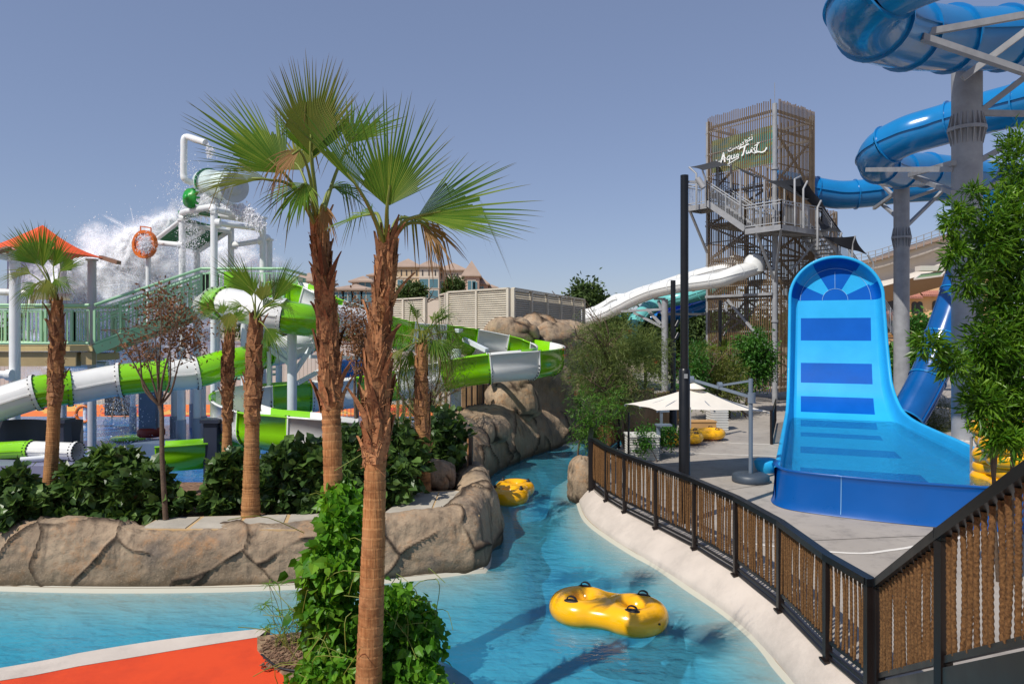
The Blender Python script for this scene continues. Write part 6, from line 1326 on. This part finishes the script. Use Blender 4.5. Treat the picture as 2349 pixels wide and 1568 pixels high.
bl = thing('blue_slide_panel', 'small bright blue slide piece between the two near palm trunks', 'water slide', w3(1185, 1145, 25)); mb = MB(); mb.tube([w3(1060, 1150, 25), w3(1300, 1140, 25)], .42, 16); mb.build('slide_section', mid_b, bl)
fnc = thing('play_fence', 'pale railing in front of the orange wall between the palm trunks', 'fence', W(810, 960, 27)); green_rail(fnc, [V((W(760, 0, 27).x, 27, .3)), V((W(850, 0, 27).x, 27, .3))], 1.3, .14, steel_white)
# ---------- parasol ----------
canv = M('off white canvas', (228, 220, 206), .85, 0, .05, 2)
slate = M('slate grey paint', (110, 122, 136), .4, .1, .06)
pb = V((*G(1722, 1104, .45)[:2], .45)); par = thing('parasol', 'off white cantilever parasol on a slate grey side post over the deck', 'parasol', pb)
Yp = pb.y; apex = W(1591, 886, Yp+.9); 
cor = [W(1432, 927, Yp+1.3), W(1507, 941, Yp-.75), W(1765, 944, Yp+.3), W(1690, 931, Yp+2.4)]
mb = MB(); n = 10
edges = []
for i in range(4):
    a, b = cor[i], cor[(i+1) % 4]; m_ = (a+b)/2+UP*.02; edges += [(a, m_), (m_, b)]
for a, b in edges:
    Gd = [[apex.lerp(a.lerp(b, u/n)+(apex-a.lerp(b, u/n))*.03*(4*(u/n)*(1-u/n)), v/n)-UP*.05*math.sin(math.pi*v/n) for u in range(n+1)] for v in range(n+1)]; mb.grid(np.array(Gd))
mb.build('canopy', canv, par)
mb = MB()
for a, b in edges: mb.bar(apex-UP*.1, a-UP*.03, .025)
mb.build('ribs', slate, par)
mb = MB(); mb.lathe([(.02, .1), (.16, .04), (.3, -.04)], apex, 16); mb.build('vent_cap', canv, par)
mb = MB(); ptop = V((pb.x, pb.y, W(0, 868, Yp).z)); mb.cyl(pb+UP*.05, ptop, .047, 20); mb.cyl(W(1724, 912, Yp)-UP*.12, W(1724, 912, Yp)+UP*.12, .085, 16); mb.build('post', slate, par)
mb = MB(); mb.bar(W(1586, 870, Yp+.9), W(1722, 910, Yp), .05, .065); mb.bar(W(1651, 884, Yp+.5), W(1727, 872, Yp), .04, .05)
for p in (W(1586, 870, Yp+.9), W(1651, 884, Yp+.5)): mb.cyl(p-V((.05, 0, 0)), p+V((.05, 0, 0)), .085, 16)
mb.bar(W(1586, 870, Yp+.9), apex, .04); mb.build('arm', slate, par)
mb = MB(); mb.lathe([(0, .2), (.08, .2), (.36, .185), (.41, .16), (.42, .08), (.42, .02), (.40, 0)], pb, 32); mb.build('base', M('dark slate plastic', (62, 72, 84), .45), par)
# ---------- lamp posts ----------
def lamp_post(label, px, Y, ytop, ymid, r1, r2, heads, door=False):
    b = W(px, 0, Y); b.z = .45; t = thing('lamp_post', label, 'lamp post', b); zt, zm = W(0, ytop, Y).z, W(0, ymid, Y).z
    mb = MB(); mb.tube([b, V((b.x, Y, zm-.04)), V((b.x, Y, zm))], [r2, r2, r1*1.05], 24); mb.build('lower_tube', black_metal, t); mb = MB(); mb.cyl((b.x, Y, zm), (b.x, Y, zt), r1, 24); mb.build('upper_tube', black_metal, t)
    if door: mb = MB(); mb.box((b.x+r2*.9, Y-.06, 2.35), (.02, .05, .38)); mb.box((b.x, Y-r2-.002, 3.1), (.06, .03, .08)); mb.build('fuse_door', steel_grey, t)
    for hx, hy, dx in heads:
        h = W(hx, hy, Y); mb = MB(); mb.bar(V((b.x, Y, h.z)), h, .035); mb.cyl(h+V((0, 0, .06)), h+V((.1*dx, -.05, -.12)), .055, 16); mb.build('spotlight', steel_grey if dx > 0 else black_metal, t)
    return t
lamp_post('tall black main lamp post standing just behind the curved rope fence', 1570, 13, 402, 845, .072, .1, [(1600, 417, 1)], True)
lamp_post('shorter black lamp post behind the main one, left of it', 1544, 22, 643, 892, .075, .11, [(1560, 666, 1), (1556, 740, -1), (1556, 768, -1)])
lamp_post('short dark lamp post in front of the slatted tower screens', 1652, 33, 688, 782, .08, .09, [(1662, 696, 1), (1662, 708, 1), (1664, 764, -1)])
# ---------- furniture on the deck ----------
def louvre_box(label, px, py, Y, w, h, name='louvred_box', cat='cabinet', n=9):
    p = G(px, py, .45) if Y is None else W(px, py, Y); p.z = .45; t = thing(name, label, cat, p); mb = MB(); wp = M('white louvre paint', (214, 212, 206), .5, 0, .04)
    for i in range(n): mb.box(p+UP*(h*(i+.5)/n), (w, w, h/n*.55)); mb.box(p+UP*(h*(i+.5)/n), (w*.92, w*.92, h/n*.99))
    mb.build('louvres', wp, t); mb = MB(); mb.box(p+UP*(h+.02), (w*1.06, w*1.06, .04)); mb.build('lid', wp, t); return t, p
louvre_box('white louvred cabinet beyond the yellow rings under the parasol', 1645, 984, None, .62, .78)
t, p = louvre_box('white louvred planter cabinet right behind the curved rope fence', 1472, 1050, None, .8, .62)
plant('potted_shrub', 'small dark potted shrub in front of the white louvred planter', 'shrub', p+V((.1, -.5, .0)), [E(1482, 1008, p.y-.4, 20, 26, .25), E(1470, 1022, p.y-.4, 20, 18, .25)], 55, 14, .09, 'oval', L_rnd, 360, .012, 2, None, .3, .3, 'stem', 1)
mb = MB(); b = G(1600, 990, .45); mb.box(b+UP*.18, (1.15, .5, .36)); mb.box(b+UP*.375, (1.2, .55, .03)); tag(mb.build('storage_bench', M('tan painted box', (186, 144, 92), .7, 0, .08), None, org=b), 'low tan box behind the yellow deck rings', 'bench')
b = G(1510, 1052, .45); t = thing('reader_stand', 'slim grey stand with flat top by the louvred planter', 'stand', b); mb = MB(); mb.box(b+UP*.45, (.09, .1, .9)); mb.build('pedestal', slate, t); mb = MB(); mb.box(b+V((.14, 0, .92)), (.42, .3, .04)); mb.build('top', slate, t)
b = G(1442, 1062, .45); t = thing('thin_post', 'thin black post beside the louvred planter', 'post', b); mb = MB(); mb.cyl(b, b+UP*1.35, .03, 10); mb.build('shaft', black_metal, t); mb = MB(); mb.cyl(b, b+UP*.03, .08, 12); mb.build('base', black_metal, t)
b = G(1517, 1000, .45); t = thing('thin_post', 'slim grey bollard light near the bamboo fence', 'bollard', b); mb = MB(); mb.box(b+UP*.4, (.08, .1, .8)); mb.build('shaft', slate, t); mb = MB(); mb.box(b+V((.12, 0, .82)), (.34, .14, .05)); mb.build('head', slate, t)
b = V((12.05, 29.5, .45)); t = thing('bronze_gate', 'narrow bronze gate leaf between the tower and the blue ramp', 'gate', b); q0, q1 = W(1770, 1005, 22), W(1780, 960, 27); mb = MB(); mb.bar(V((q0.x, 22, 1.35)), V((q1.x, 27, 1.35)), .05); mb.bar(V((q0.x, 22, .6)), V((q1.x, 27, .6)), .05)
for i in range(26): c = V((q0.x, 22, .6)).lerp(V((q1.x, 27, .6)), i/25); mb.bar(c, c+UP*.75, .03)
mb.build('leaf', dark_metal, t); mb = MB(); mb.cyl((q0.x, 22, .45), (q0.x, 22, 1.5), .05, 10); mb.build('post', dark_metal, t)
b = V((9.2, 14.9, .45)); t = thing('metal_stanchion', 'thin steel stanchion beside the pile of yellow rings', 'stanchion', W(2283, 1055, 15)); mb = MB(); p = W(2228, 1015, 15); p2 = W(2236, 1015, 15); mb.bar(V((p.x, 15, .45)), V((p.x, 15, 1.7)), .04); mb.bar(V((p.x, 15, 1.7)), V((p.x+.3, 15, 1.7)), .04); mb.build('rail', steel_grey, t); mb = MB(); mb.cyl((p.x, 15, .45), (p.x, 15, .48), .1, 12); mb.build('base', steel_grey, t)
# ---------- louvred screens ----------
lv = M('pale louvre slat', (208, 198, 178), .55, 0, .05, 2, dirt=.15)
def louvre_screen(label, a, b, z0, za, zb, npan, sp=.085):
    a, b = V(a), V(b); t = thing('louvre_screen', label, 'screen', V((a.x, a.y, z0))); d = V((b.x-a.x, b.y-a.y, 0)); L = d.length; d.normalize(); n_ = V((d.y, -d.x, 0))
    for i in range(npan):
        mb = MB(); u0, u1 = i/npan, (i+1)/npan; p0, p1 = a.lerp(b, u0), a.lerp(b, u1); zt = min(za+(zb-za)*u0, za+(zb-za)*u1)-.03
        for z in np.arange(z0, zt, sp):
            q = [V((p.x, p.y, z))+n_*o+UP*k for p, o, k in ((p0, .05, 0), (p1, .05, 0), (p1, .0, .055), (p0, .0, .055))]; q2 = [x-n_*.008+UP*.012 for x in q]
            mb.add(q+q2, [(0, 1, 2, 3), (7, 6, 5, 4), (0, 4, 5, 1), (2, 6, 7, 3)])
        mb.build('louvre_panel', lv, t)
        mb = MB(); mb.box(V(((p0+p1)/2).xy.to_3d())+n_*-.12+UP*(z0+zt)/2, ((p1-p0).length, .02, zt-z0), (d, n_, UP)); mb.build('backing', M('grey beige board', (150, 140, 122), .8), t)  # backing is a plain grey beige board behind the slats
    for i in range(npan+1): p = a.lerp(b, i/npan); zt = za+(zb-za)*i/npan; mb = MB(); mb.box(V((p.x, p.y, (z0+zt)/2))+n_*.03, (.13 if i in (0, npan) else .1, .14, zt-z0), (d, n_, UP)); mb.build('post', lv, t)
    mb = MB(); mb.bar(V((a.x, a.y, za))+n_*.03, V((b.x, b.y, zb))+n_*.03, .14, .06); mb.build('cap', lv, t)
kA, kB, kC = W(1030, 672, 30), W(1168, 660, 27.3), W(1338, 690, 37)
zt_ = W(0, 661, 27.3).z
louvre_screen('bright cream louvred screen face above the flume, facing the viewer', kA, kB, 3.2, zt_, zt_, 2)
louvre_screen('shaded louvred screen face running back to the white slides', kB+V((.12, 0, 0)), kC, 3.2, zt_, zt_, 5)
louvre_screen('short return of the louvred screen, left of the bright face', W(1012, 680, 31.5), kA+V((-.1, .1, 0)), 3.2, zt_-.05, zt_-.05, 1)
louvre_screen('separate lower louvred screen behind the drooping fan palm', W(880, 695, 33), W(976, 684, 31.5), 3.0, W(0, 686, 32).z, W(0, 684, 32).z, 2)
# ---------- buildings ----------
bei = M('beige render', (198, 174, 142), .85, 0, .06, .05); bei2 = M('pale beige render', (206, 192, 176), .85, 0, .05, .05); ter = M('dusty terracotta roof', (164, 142, 126), .8, 0, .1, .3); gls = M('teal window glass', (84, 120, 130), .12, 0, .15, .05); pin = M('rose beige render', (190, 158, 142), .85, 0, .06, .05)
def hip(mb, x0, x1, y0, y1, z, h, ov, mi=0):
    x0 -= ov; x1 += ov; y0 -= ov; y1 += ov; m_ = min(x1-x0, y1-y0)/2; a = [V((x0, y0, z)), V((x1, y0, z)), V((x1, y1, z)), V((x0, y1, z))]
    if x1-x0 >= y1-y0: r0, r1 = V((x0+m_, (y0+y1)/2, z+h)), V((x1-m_+.01, (y0+y1)/2, z+h)); f = [(0, 1, 5, 4), (2, 3, 4, 5), (3, 0, 4), (1, 2, 5)]
    else: r0, r1 = V(((x0+x1)/2, y0+m_, z+h)), V(((x0+x1)/2, y1-m_+.01, z+h)); f = [(1, 2, 5, 4), (3, 0, 4, 5), (0, 1, 4), (2, 3, 5)]
    mb.add(a+[r0, r1], f+[(3, 2, 1, 0)]); mb.box(((x0+x1)/2, (y0+y1)/2, z-.2), (x1-x0, y1-y0, .4))
def block(t, px0, px1, py, Y, depth, roof_h, wall, wins, slots=True, rf=True):
    a, b = W(px0, py, Y), W(px1, py, Y); zt = a.z; mb = MB(); mb.box(((a.x+b.x)/2, Y+depth/2, zt/2), (b.x-a.x, depth, zt)); wl_ = mb.build('wall', wall, t)
    if rf: mb = MB(); hip(mb, a.x, b.x, Y, Y+depth, zt+.2, roof_h, .9); mb.build('roof', ter, t)
    w_ = b.x-a.x
    if slots:
        mb = MB(); k = max(3, int(w_/1.8))
        for i in range(k): mb.box((a.x+w_*(i+.5)/k, Y-.06, zt-2.1), (.42, .1, 1.9))
        mb.build('slot_windows', M('dark slot', (70, 66, 64), .5), t)
        mb = MB(); mb.box(((a.x+b.x)/2, Y-.1, zt-3.7), (w_+.3, .3, .3)); mb.build('string_course', bei2, t)
    for x, y, ww, hh in wins:
        c = W(x, y, Y); mb = MB(); mb.box((c.x, Y-.05, c.z), (ww, .3, hh)); wi = mb.build('window', bei2, t); mb = MB()
        for s in (-1, 1): mb.box((c.x+s*ww*.24, Y-.2, c.z), (ww*.42, .06, hh*.86))
        mb.build('pane', gls, wi)
H = thing('hotel_building', 'large beige hotel with hipped tile roofs and teal windows on the skyline', 'building', W(960, 760, 250)*1)
block(H, 903, 962, 612, 252, 18, 3.2, bei, [(918, 650, 2, 3), (935, 650, 2, 3), (918, 672, 2, 3)]); block(H, 962, 1006, 612, 250, 16, 2.6, bei2, [(984, 650, 7, 3.6), (984, 675, 7, 3.2)])
block(H, 1006, 1068, 620, 256, 16, 3, bei2, [(1018, 652, 4, 3.4), (1018, 675, 4, 3.2), (1050, 652, 4, 3.2)]); block(H, 1064, 1098, 633, 252, 20, 5.5, pin, [(1082, 655, 3, 4), (1090, 655, 1.6, 3)], False); block(H, 1095, 1118, 652, 262, 14, 2.4, pin, [(1104, 662, 2, 2)], False); block(H, 1116, 1138, 660, 270, 12, 1.2, pin, [(1126, 668, 2, 2)], False)
block(H, 846, 905, 632, 256, 14, 2.0, bei2, [(860, 655, 3, 3), (885, 655, 3, 3)], False)
H2 = thing('low_building', 'lower rose beige building with rows of teal windows between the palm trunks', 'building', W(800, 760, 190))
block(H2, 765, 850, 664, 190, 16, 1.6, bei2, [(x, y, 3.2, 3.2) for x in (777, 798, 819, 840) for y in (682, 705)], False); block(H2, 808, 850, 646, 196, 10, 1.6, bei2, [(838, 657, 3.6, 4)], False)
block(H2, 655, 740, 645, 200, 14, 2.6, bei, [(672, 651, 2.6, 3), (682, 672, 3, 3.2), (705, 672, 3, 3.2)], False); block(H2, 688, 726, 630, 206, 8, .3, bei2, [], False, False)
peach = M('peach render', (226, 188, 138), .85, 0, .05, .2)
B = thing('peach_building', 'peach coloured villa with arched windows and pink tiled eaves at the right', 'building', W(2090, 760, 110)); Yq = 110
a, b = W(2000, 640, Yq), W(2290, 640, Yq); mb = MB(); mb.box(((a.x+b.x)/2, Yq+8, a.z/2+.5), (b.x-a.x, 16, a.z+1)); mb.build('wall', peach, B)
rp_ = M('pink roof tile', (176, 122, 108), .7, 0, .15, 2)
for px0, px1, py, hh in ((2005, 2108, 683, 9), (2108, 2160, 678, 11), (2005, 2056, 722, 9)):
    p, q = W(px0, py, Yq), W(px1, py, Yq); h_ = hh*Yq/F; mb = MB(); mb.add([V((p.x, Yq-1.2, p.z)), V((q.x, Yq-1.2, q.z)), V((q.x, Yq, q.z+h_)), V((p.x, Yq, p.z+h_))], [(0, 1, 2, 3)])
    k = int((q.x-p.x)/.28)
    for i in range(k): x = p.x+(q.x-p.x)*(i+.5)/k; mb.tube([(x, Yq-1.22, p.z+.05), (x, Yq-.02, p.z+h_+.05)], .09, 6)
    mb.box(((p.x+q.x)/2, Yq-.6, p.z-.1), (q.x-p.x, 1.2, .12)); mb.build('tiled_eave', rp_, B)
dg = M('dark window glass', (48, 46, 44), .12, 0, .1); fr_m = M('dark frame', (70, 54, 42), .5)
def arch_win(par, px, py0, py1, w, Y):
    c = W(px, 0, Y).x; z0, z1 = W(0, py1, Y).z, W(0, py0, Y).z; r_ = w/2; P = [(c-r_, z0), (c+r_, z0)]+[(c+r_*math.cos(a_), z1-r_+r_*math.sin(a_)) for a_ in np.linspace(0, math.pi, 10)]
    for nm, gr, off, mt, pr_ in (('window', .12, .06, fr_m, None), ('pane', 0, .1, dg, 1)):
        cx, cz = c, (z0+z1)/2; pts = [V((cx+(x-cx)*(1+gr), Y-off, cz+(z-cz)*(1+gr*.4))) for x, z in P]; mb = MB(); mb.add(pts, [tuple(range(len(pts)))]); o = mb.build(nm, mt, par if pr_ is None else last); last = o
for px, y0, y1 in ((2097.5, 692, 719), (2109.5, 692, 719), (2031.5, 736, 763), (2046, 736, 763), (2145, 690, 716)): arch_win(B, px, y0, y1, .82, Yq)
for px, py, w_ in ((2104, 722, 2.6), (2040, 766, 2.6)): p = W(px, py, Yq); mb = MB(); mb.box((p.x, Yq-.2, p.z), (w_, .5, .22)); mb.build('sill', peach, B)
p = W(2040, 702, Yq); mb = MB()
for i in range(9): mb.box((p.x-1.6, Yq-.4, p.z-1.3+.32*i), (1.9, .1, .12))
for i in range(7): mb.box((p.x-2.4+.28*i, Yq-.34, p.z), (.08, .08, 2.7))
mb.build('lattice_screen', M('brown lattice', (104, 70, 48), .6), B); mb = MB(); mb.box((p.x+.7, Yq-.06, p.z), (2.6, .1, 2.4)); mb.box((W(2140, 0, Yq).x, Yq-.06, W(0, 745, Yq).z), (3.2, .1, 2.2)); mb.build('dark_opening', dg, B)
# viaduct with station roof
VI = thing('viaduct', 'pale concrete viaduct deck with railing curving behind the grey columns', 'bridge', W(2080, 760, 78)); Yv = 78; cm = M('pale concrete', (206, 198, 188), .8, 0, .06, .2, dirt=.15); cu = M('brown soffit', (150, 124, 102), .8, 0, .08, .2)  # cu: even brown for the underside of the deck
pa = [W(1960, 628, 84), W(2015, 617, 82), W(2060, 603, 80), W(2110, 588, 78), W(2170, 568, 76), W(2300, 530, 72)]; Pv = catmull([tuple(p) for p in pa], 40); mb = MB()
sec = [(0, .95), (-.4, 1.0), (-.5, .6), (-.45, .2), (-1.4, -.1), (-1.7, -.9), (-1.5, -1.8), (-.9, -2.2)]
T_, A_, B_ = frames(Pv, (0, 0, 1)); mb.grid(np.array([[Pv[i]+A_[i]*-x*-1*1.0+UP*z for x, z in [(-s[0]*-1*1.0, s[1]) for s in sec]] for i in range(40)])); mb.build('box_girder', cm, VI)
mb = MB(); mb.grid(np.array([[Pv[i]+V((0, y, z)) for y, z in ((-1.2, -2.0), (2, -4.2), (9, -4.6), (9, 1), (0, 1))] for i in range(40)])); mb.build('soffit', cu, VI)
mb = MB()
for k in (1.35, 1.75, 2.2): mb.tube(Pv+np.array((0, 0, k)), .035, 6)
for i in range(0, 40, 2): mb.bar(V(Pv[i])+UP*.9, V(Pv[i])+UP*2.2, .07)
mb.build('railing', steel_grey, VI)
for px in (2010, 2200): p = W(px, 0, 86); mb = MB(); mb.cyl((p.x, 88, 0), (p.x, 88, 9), 1.1, 20); mb.build('pier', cm, VI)
GC = thing('glass_canopy', 'small white framed canopy with green glass under the viaduct', 'canopy', W(2125, 630, 70)); q = [W(2098, 640, 69), W(2112, 630, 72), W(2168, 623, 72), W(2160, 632, 69)]; mb = MB(); mb.add(q, [(0, 1, 2, 3)]); mb.build('green_glass', M('green glass', (112, 152, 112), .2), GC)
mb = MB(); 
for x, y in zip(q, q[1:]+q[:1]): mb.bar(x, y, .16)
mb.box(W(2135, 616, 72), (2.6, 1, .5)); mb.build('frame', cm, GC)
# ---------- falling water ----------
drop_m, nt_, out_ = newmat('white water'); d_ = N(nt_, 'BsdfDiffuse'); d_.inputs[0].default_value = (.97, .97, .98, 1); tl = N(nt_, 'BsdfTranslucent'); tl.inputs[0].default_value = (.95, .96, 1, 1); mx = N(nt_, 'MixShader'); mx.inputs[0].default_value = .5; nt_.links.new(d_.outputs[0], mx.inputs[1]); nt_.links.new(tl.outputs[0], mx.inputs[2]); nt_.links.new(mx.outputs[0], out_.inputs[0])
rg = np.random.default_rng(99)
def drops(path, rad, n, s0, s1, wts=None):
    P = catmull([tuple(p) for p in path], 60); rr = np.interp(np.linspace(0, 1, 60), np.linspace(0, 1, len(rad)), rad); pw = np.interp(np.linspace(0, 1, 60), np.linspace(0, 1, len(wts)), wts) if wts else rr**1.5
    i = rg.choice(60, n, p=pw/pw.sum()); g = rg.normal(size=(n, 3)); 
    q = P[i]+g*rr[i][:, None]*.5*np.array((1, .3, 1)); return q, s0*(s1/s0)**(rg.random(n)**2.2)
def clumpy(q, s, k=1.1, th=-.12):
    keep = np.array([noise.noise(V(p)*k)+.6*noise.noise(V(p)*k*2.7) > th-.9*rg.random() for p in q]); return q[keep], s[keep]
sets = [drops([w1(1420, 715, 24.6), w1(1300, 775, 24.6), w1(1150, 860, 24.6), w1(1000, 960, 24.6), w1(860, 1060, 24.6)], [.18, .3, .45, .5, .5], 22000, .004, .026),
        drops([w1(1000, 1030, 24.8), w1(860, 1140, 24.6), w1(780, 1240, 24.5), w1(720, 1320, 24.5), w1(680, 1480, 24.5), w1(660, 1700, 24.5)], [.7, 1.1, 1.4, 1.6, 1.5, 1.4], 56000, .004, .026),
        drops([w1(1150, 1000, 25.2), w1(1150, 1120, 25.2), w1(1050, 1260, 25.2), w1(1050, 1400, 25.2), w1(1000, 1700, 25.2)], [.9, 1.6, 1.8, 1.8, 1.7], 46000, .004, .026),
        drops([w1(1900, 870, 26.5), w1(1850, 1000, 26.5), w1(1750, 1100, 26.5), w1(1600, 1200, 26.5), w1(1500, 1500, 26.5)], [.7, 1.3, 1.6, 1.7, 1.7], 24000, .004, .026),
        drops([w1(1560, 560, 23.5), w1(1640, 600, 23.2), w1(1700, 600, 23.2), w1(1480, 650, 23.6)], [.3, .3, .35, .35], 6500, .006, .035),
        drops([w1(1760, 635, 22.8), w1(1850, 660, 22.7), w1(1940, 700, 22.6), w1(2010, 760, 22.6), w1(2040, 800, 22.6)], [.1, .14, .18, .2, .15], 6000, .008, .05),
        drops([w1(1130, 900, 23.2), w1(1150, 960, 23.2)], [.2, .25], 1600, .006, .03),
        drops([w1(1500, 750, 23.3), w1(1520, 900, 23.3), w1(1450, 1050, 23.3)], [.35, .5, .5], 2200, .006, .022),
        drops([w1(1615, 145, 22.5), w1(1640, 190, 22.5), w1(1650, 240, 22.5)], [.05, .1, .15], 350, .008, .03),
        drops([w2(1000, 500, 24), w2(1000, 800, 24), w2(950, 1000, 22)], [1.6, 1.8, 1.8], 5000, .006, .026), drops([w1(1480, 300, 23), w1(1430, 450, 23), w1(1450, 640, 23)], [.5, .7, .6], 700, .006, .022)]
q, s = zip(*[clumpy(a, b) for a, b in sets]); q = np.vstack(q); s = np.concatenate(s); q[:, 2] = np.maximum(q[:, 2], .35)
tet = np.array([(1, 1, 1), (-1, -1, 1), (-1, 1, -1), (1, -1, -1)])*.7; rot = rg.normal(size=(len(q), 3, 3)); rot, _ = np.linalg.qr(rot)
vv = q[:, None, :]+np.einsum('nij,kj->nki', rot, tet)*s[:, None, None]*np.array((.9, .9, 1.35))
ff = [(b+i, b+j, b+k) for b in range(0, 4*len(q), 4) for i, j, k in ((0, 1, 2), (0, 3, 1), (0, 2, 3), (1, 3, 2))]
tag(rawmesh('water_spray', vv.reshape(-1, 3), ff, drop_m), 'white spray of water pouring off the tipping bucket', kind='stuff')
# fine mist between the drops: soft puffs of thin translucent water dust
ms, nt_, out_ = newmat('water mist'); tr2 = N(nt_, 'BsdfTransparent'); df = N(nt_, 'BsdfDiffuse'); df.inputs[0].default_value = (.62, .625, .63, 1); tl2 = N(nt_, 'BsdfTranslucent'); tl2.inputs[0].default_value = (.5, .505, .51, 1); m1 = N(nt_, 'AddShader'); nt_.links.new(df.outputs[0], m1.inputs[0]); nt_.links.new(tl2.outputs[0], m1.inputs[1])
a_ = attr(nt_); nz = ramp(nt_, noise_tex(nt_, 4.5, 8, rough=.78), .3, .62); ml = N(nt_, 'Math', operation='MULTIPLY'); nt_.links.new(a_, ml.inputs[0]); nt_.links.new(nz, ml.inputs[1]); m2 = N(nt_, 'MixShader'); nt_.links.new(ml.outputs[0], m2.inputs[0]); nt_.links.new(tr2.outputs[0], m2.inputs[1]); nt_.links.new(m1.outputs[0], m2.inputs[2]); nt_.links.new(m2.outputs[0], out_.inputs[0])
mb = MB()
for st_, n_, op_, sc2 in ((sets[0], 300, .9, .3), (sets[1], 560, .85, .6), (sets[2], 420, .8, .6), (sets[3], 260, .75, .55), (sets[4], 70, .7, .2), (sets[5], 80, .7, .10), (sets[6], 12, .5, .16)):
    idx = rg.choice(len(st_[0]), n_)
    for c in st_[0][idx]:
        u = rg.normal(size=3); u /= np.linalg.norm(u); v_ = np.cross(u, rg.normal(size=3)); v_ /= np.linalg.norm(v_); r_ = sc2*rg.uniform(.6, 1.4); k = 10
        vs = [c]+[c+(u*math.cos(a)+v_*math.sin(a))*r_*f for f in (.5, 1) for a in np.linspace(0, 2*math.pi, k, endpoint=False)]; aa = [op_]+[op_*.7]*k+[0]*k
        fs = [(0, 1+i, 1+(i+1) % k) for i in range(k)]+[(1+i, 1+k+i, 1+k+(i+1) % k, 1+(i+1) % k) for i in range(k)]; mb.add(vs, fs, True, 0, aa)
tag(mb.build('water_mist', ms), 'fine white mist hanging in the falling bucket water', kind='stuff')
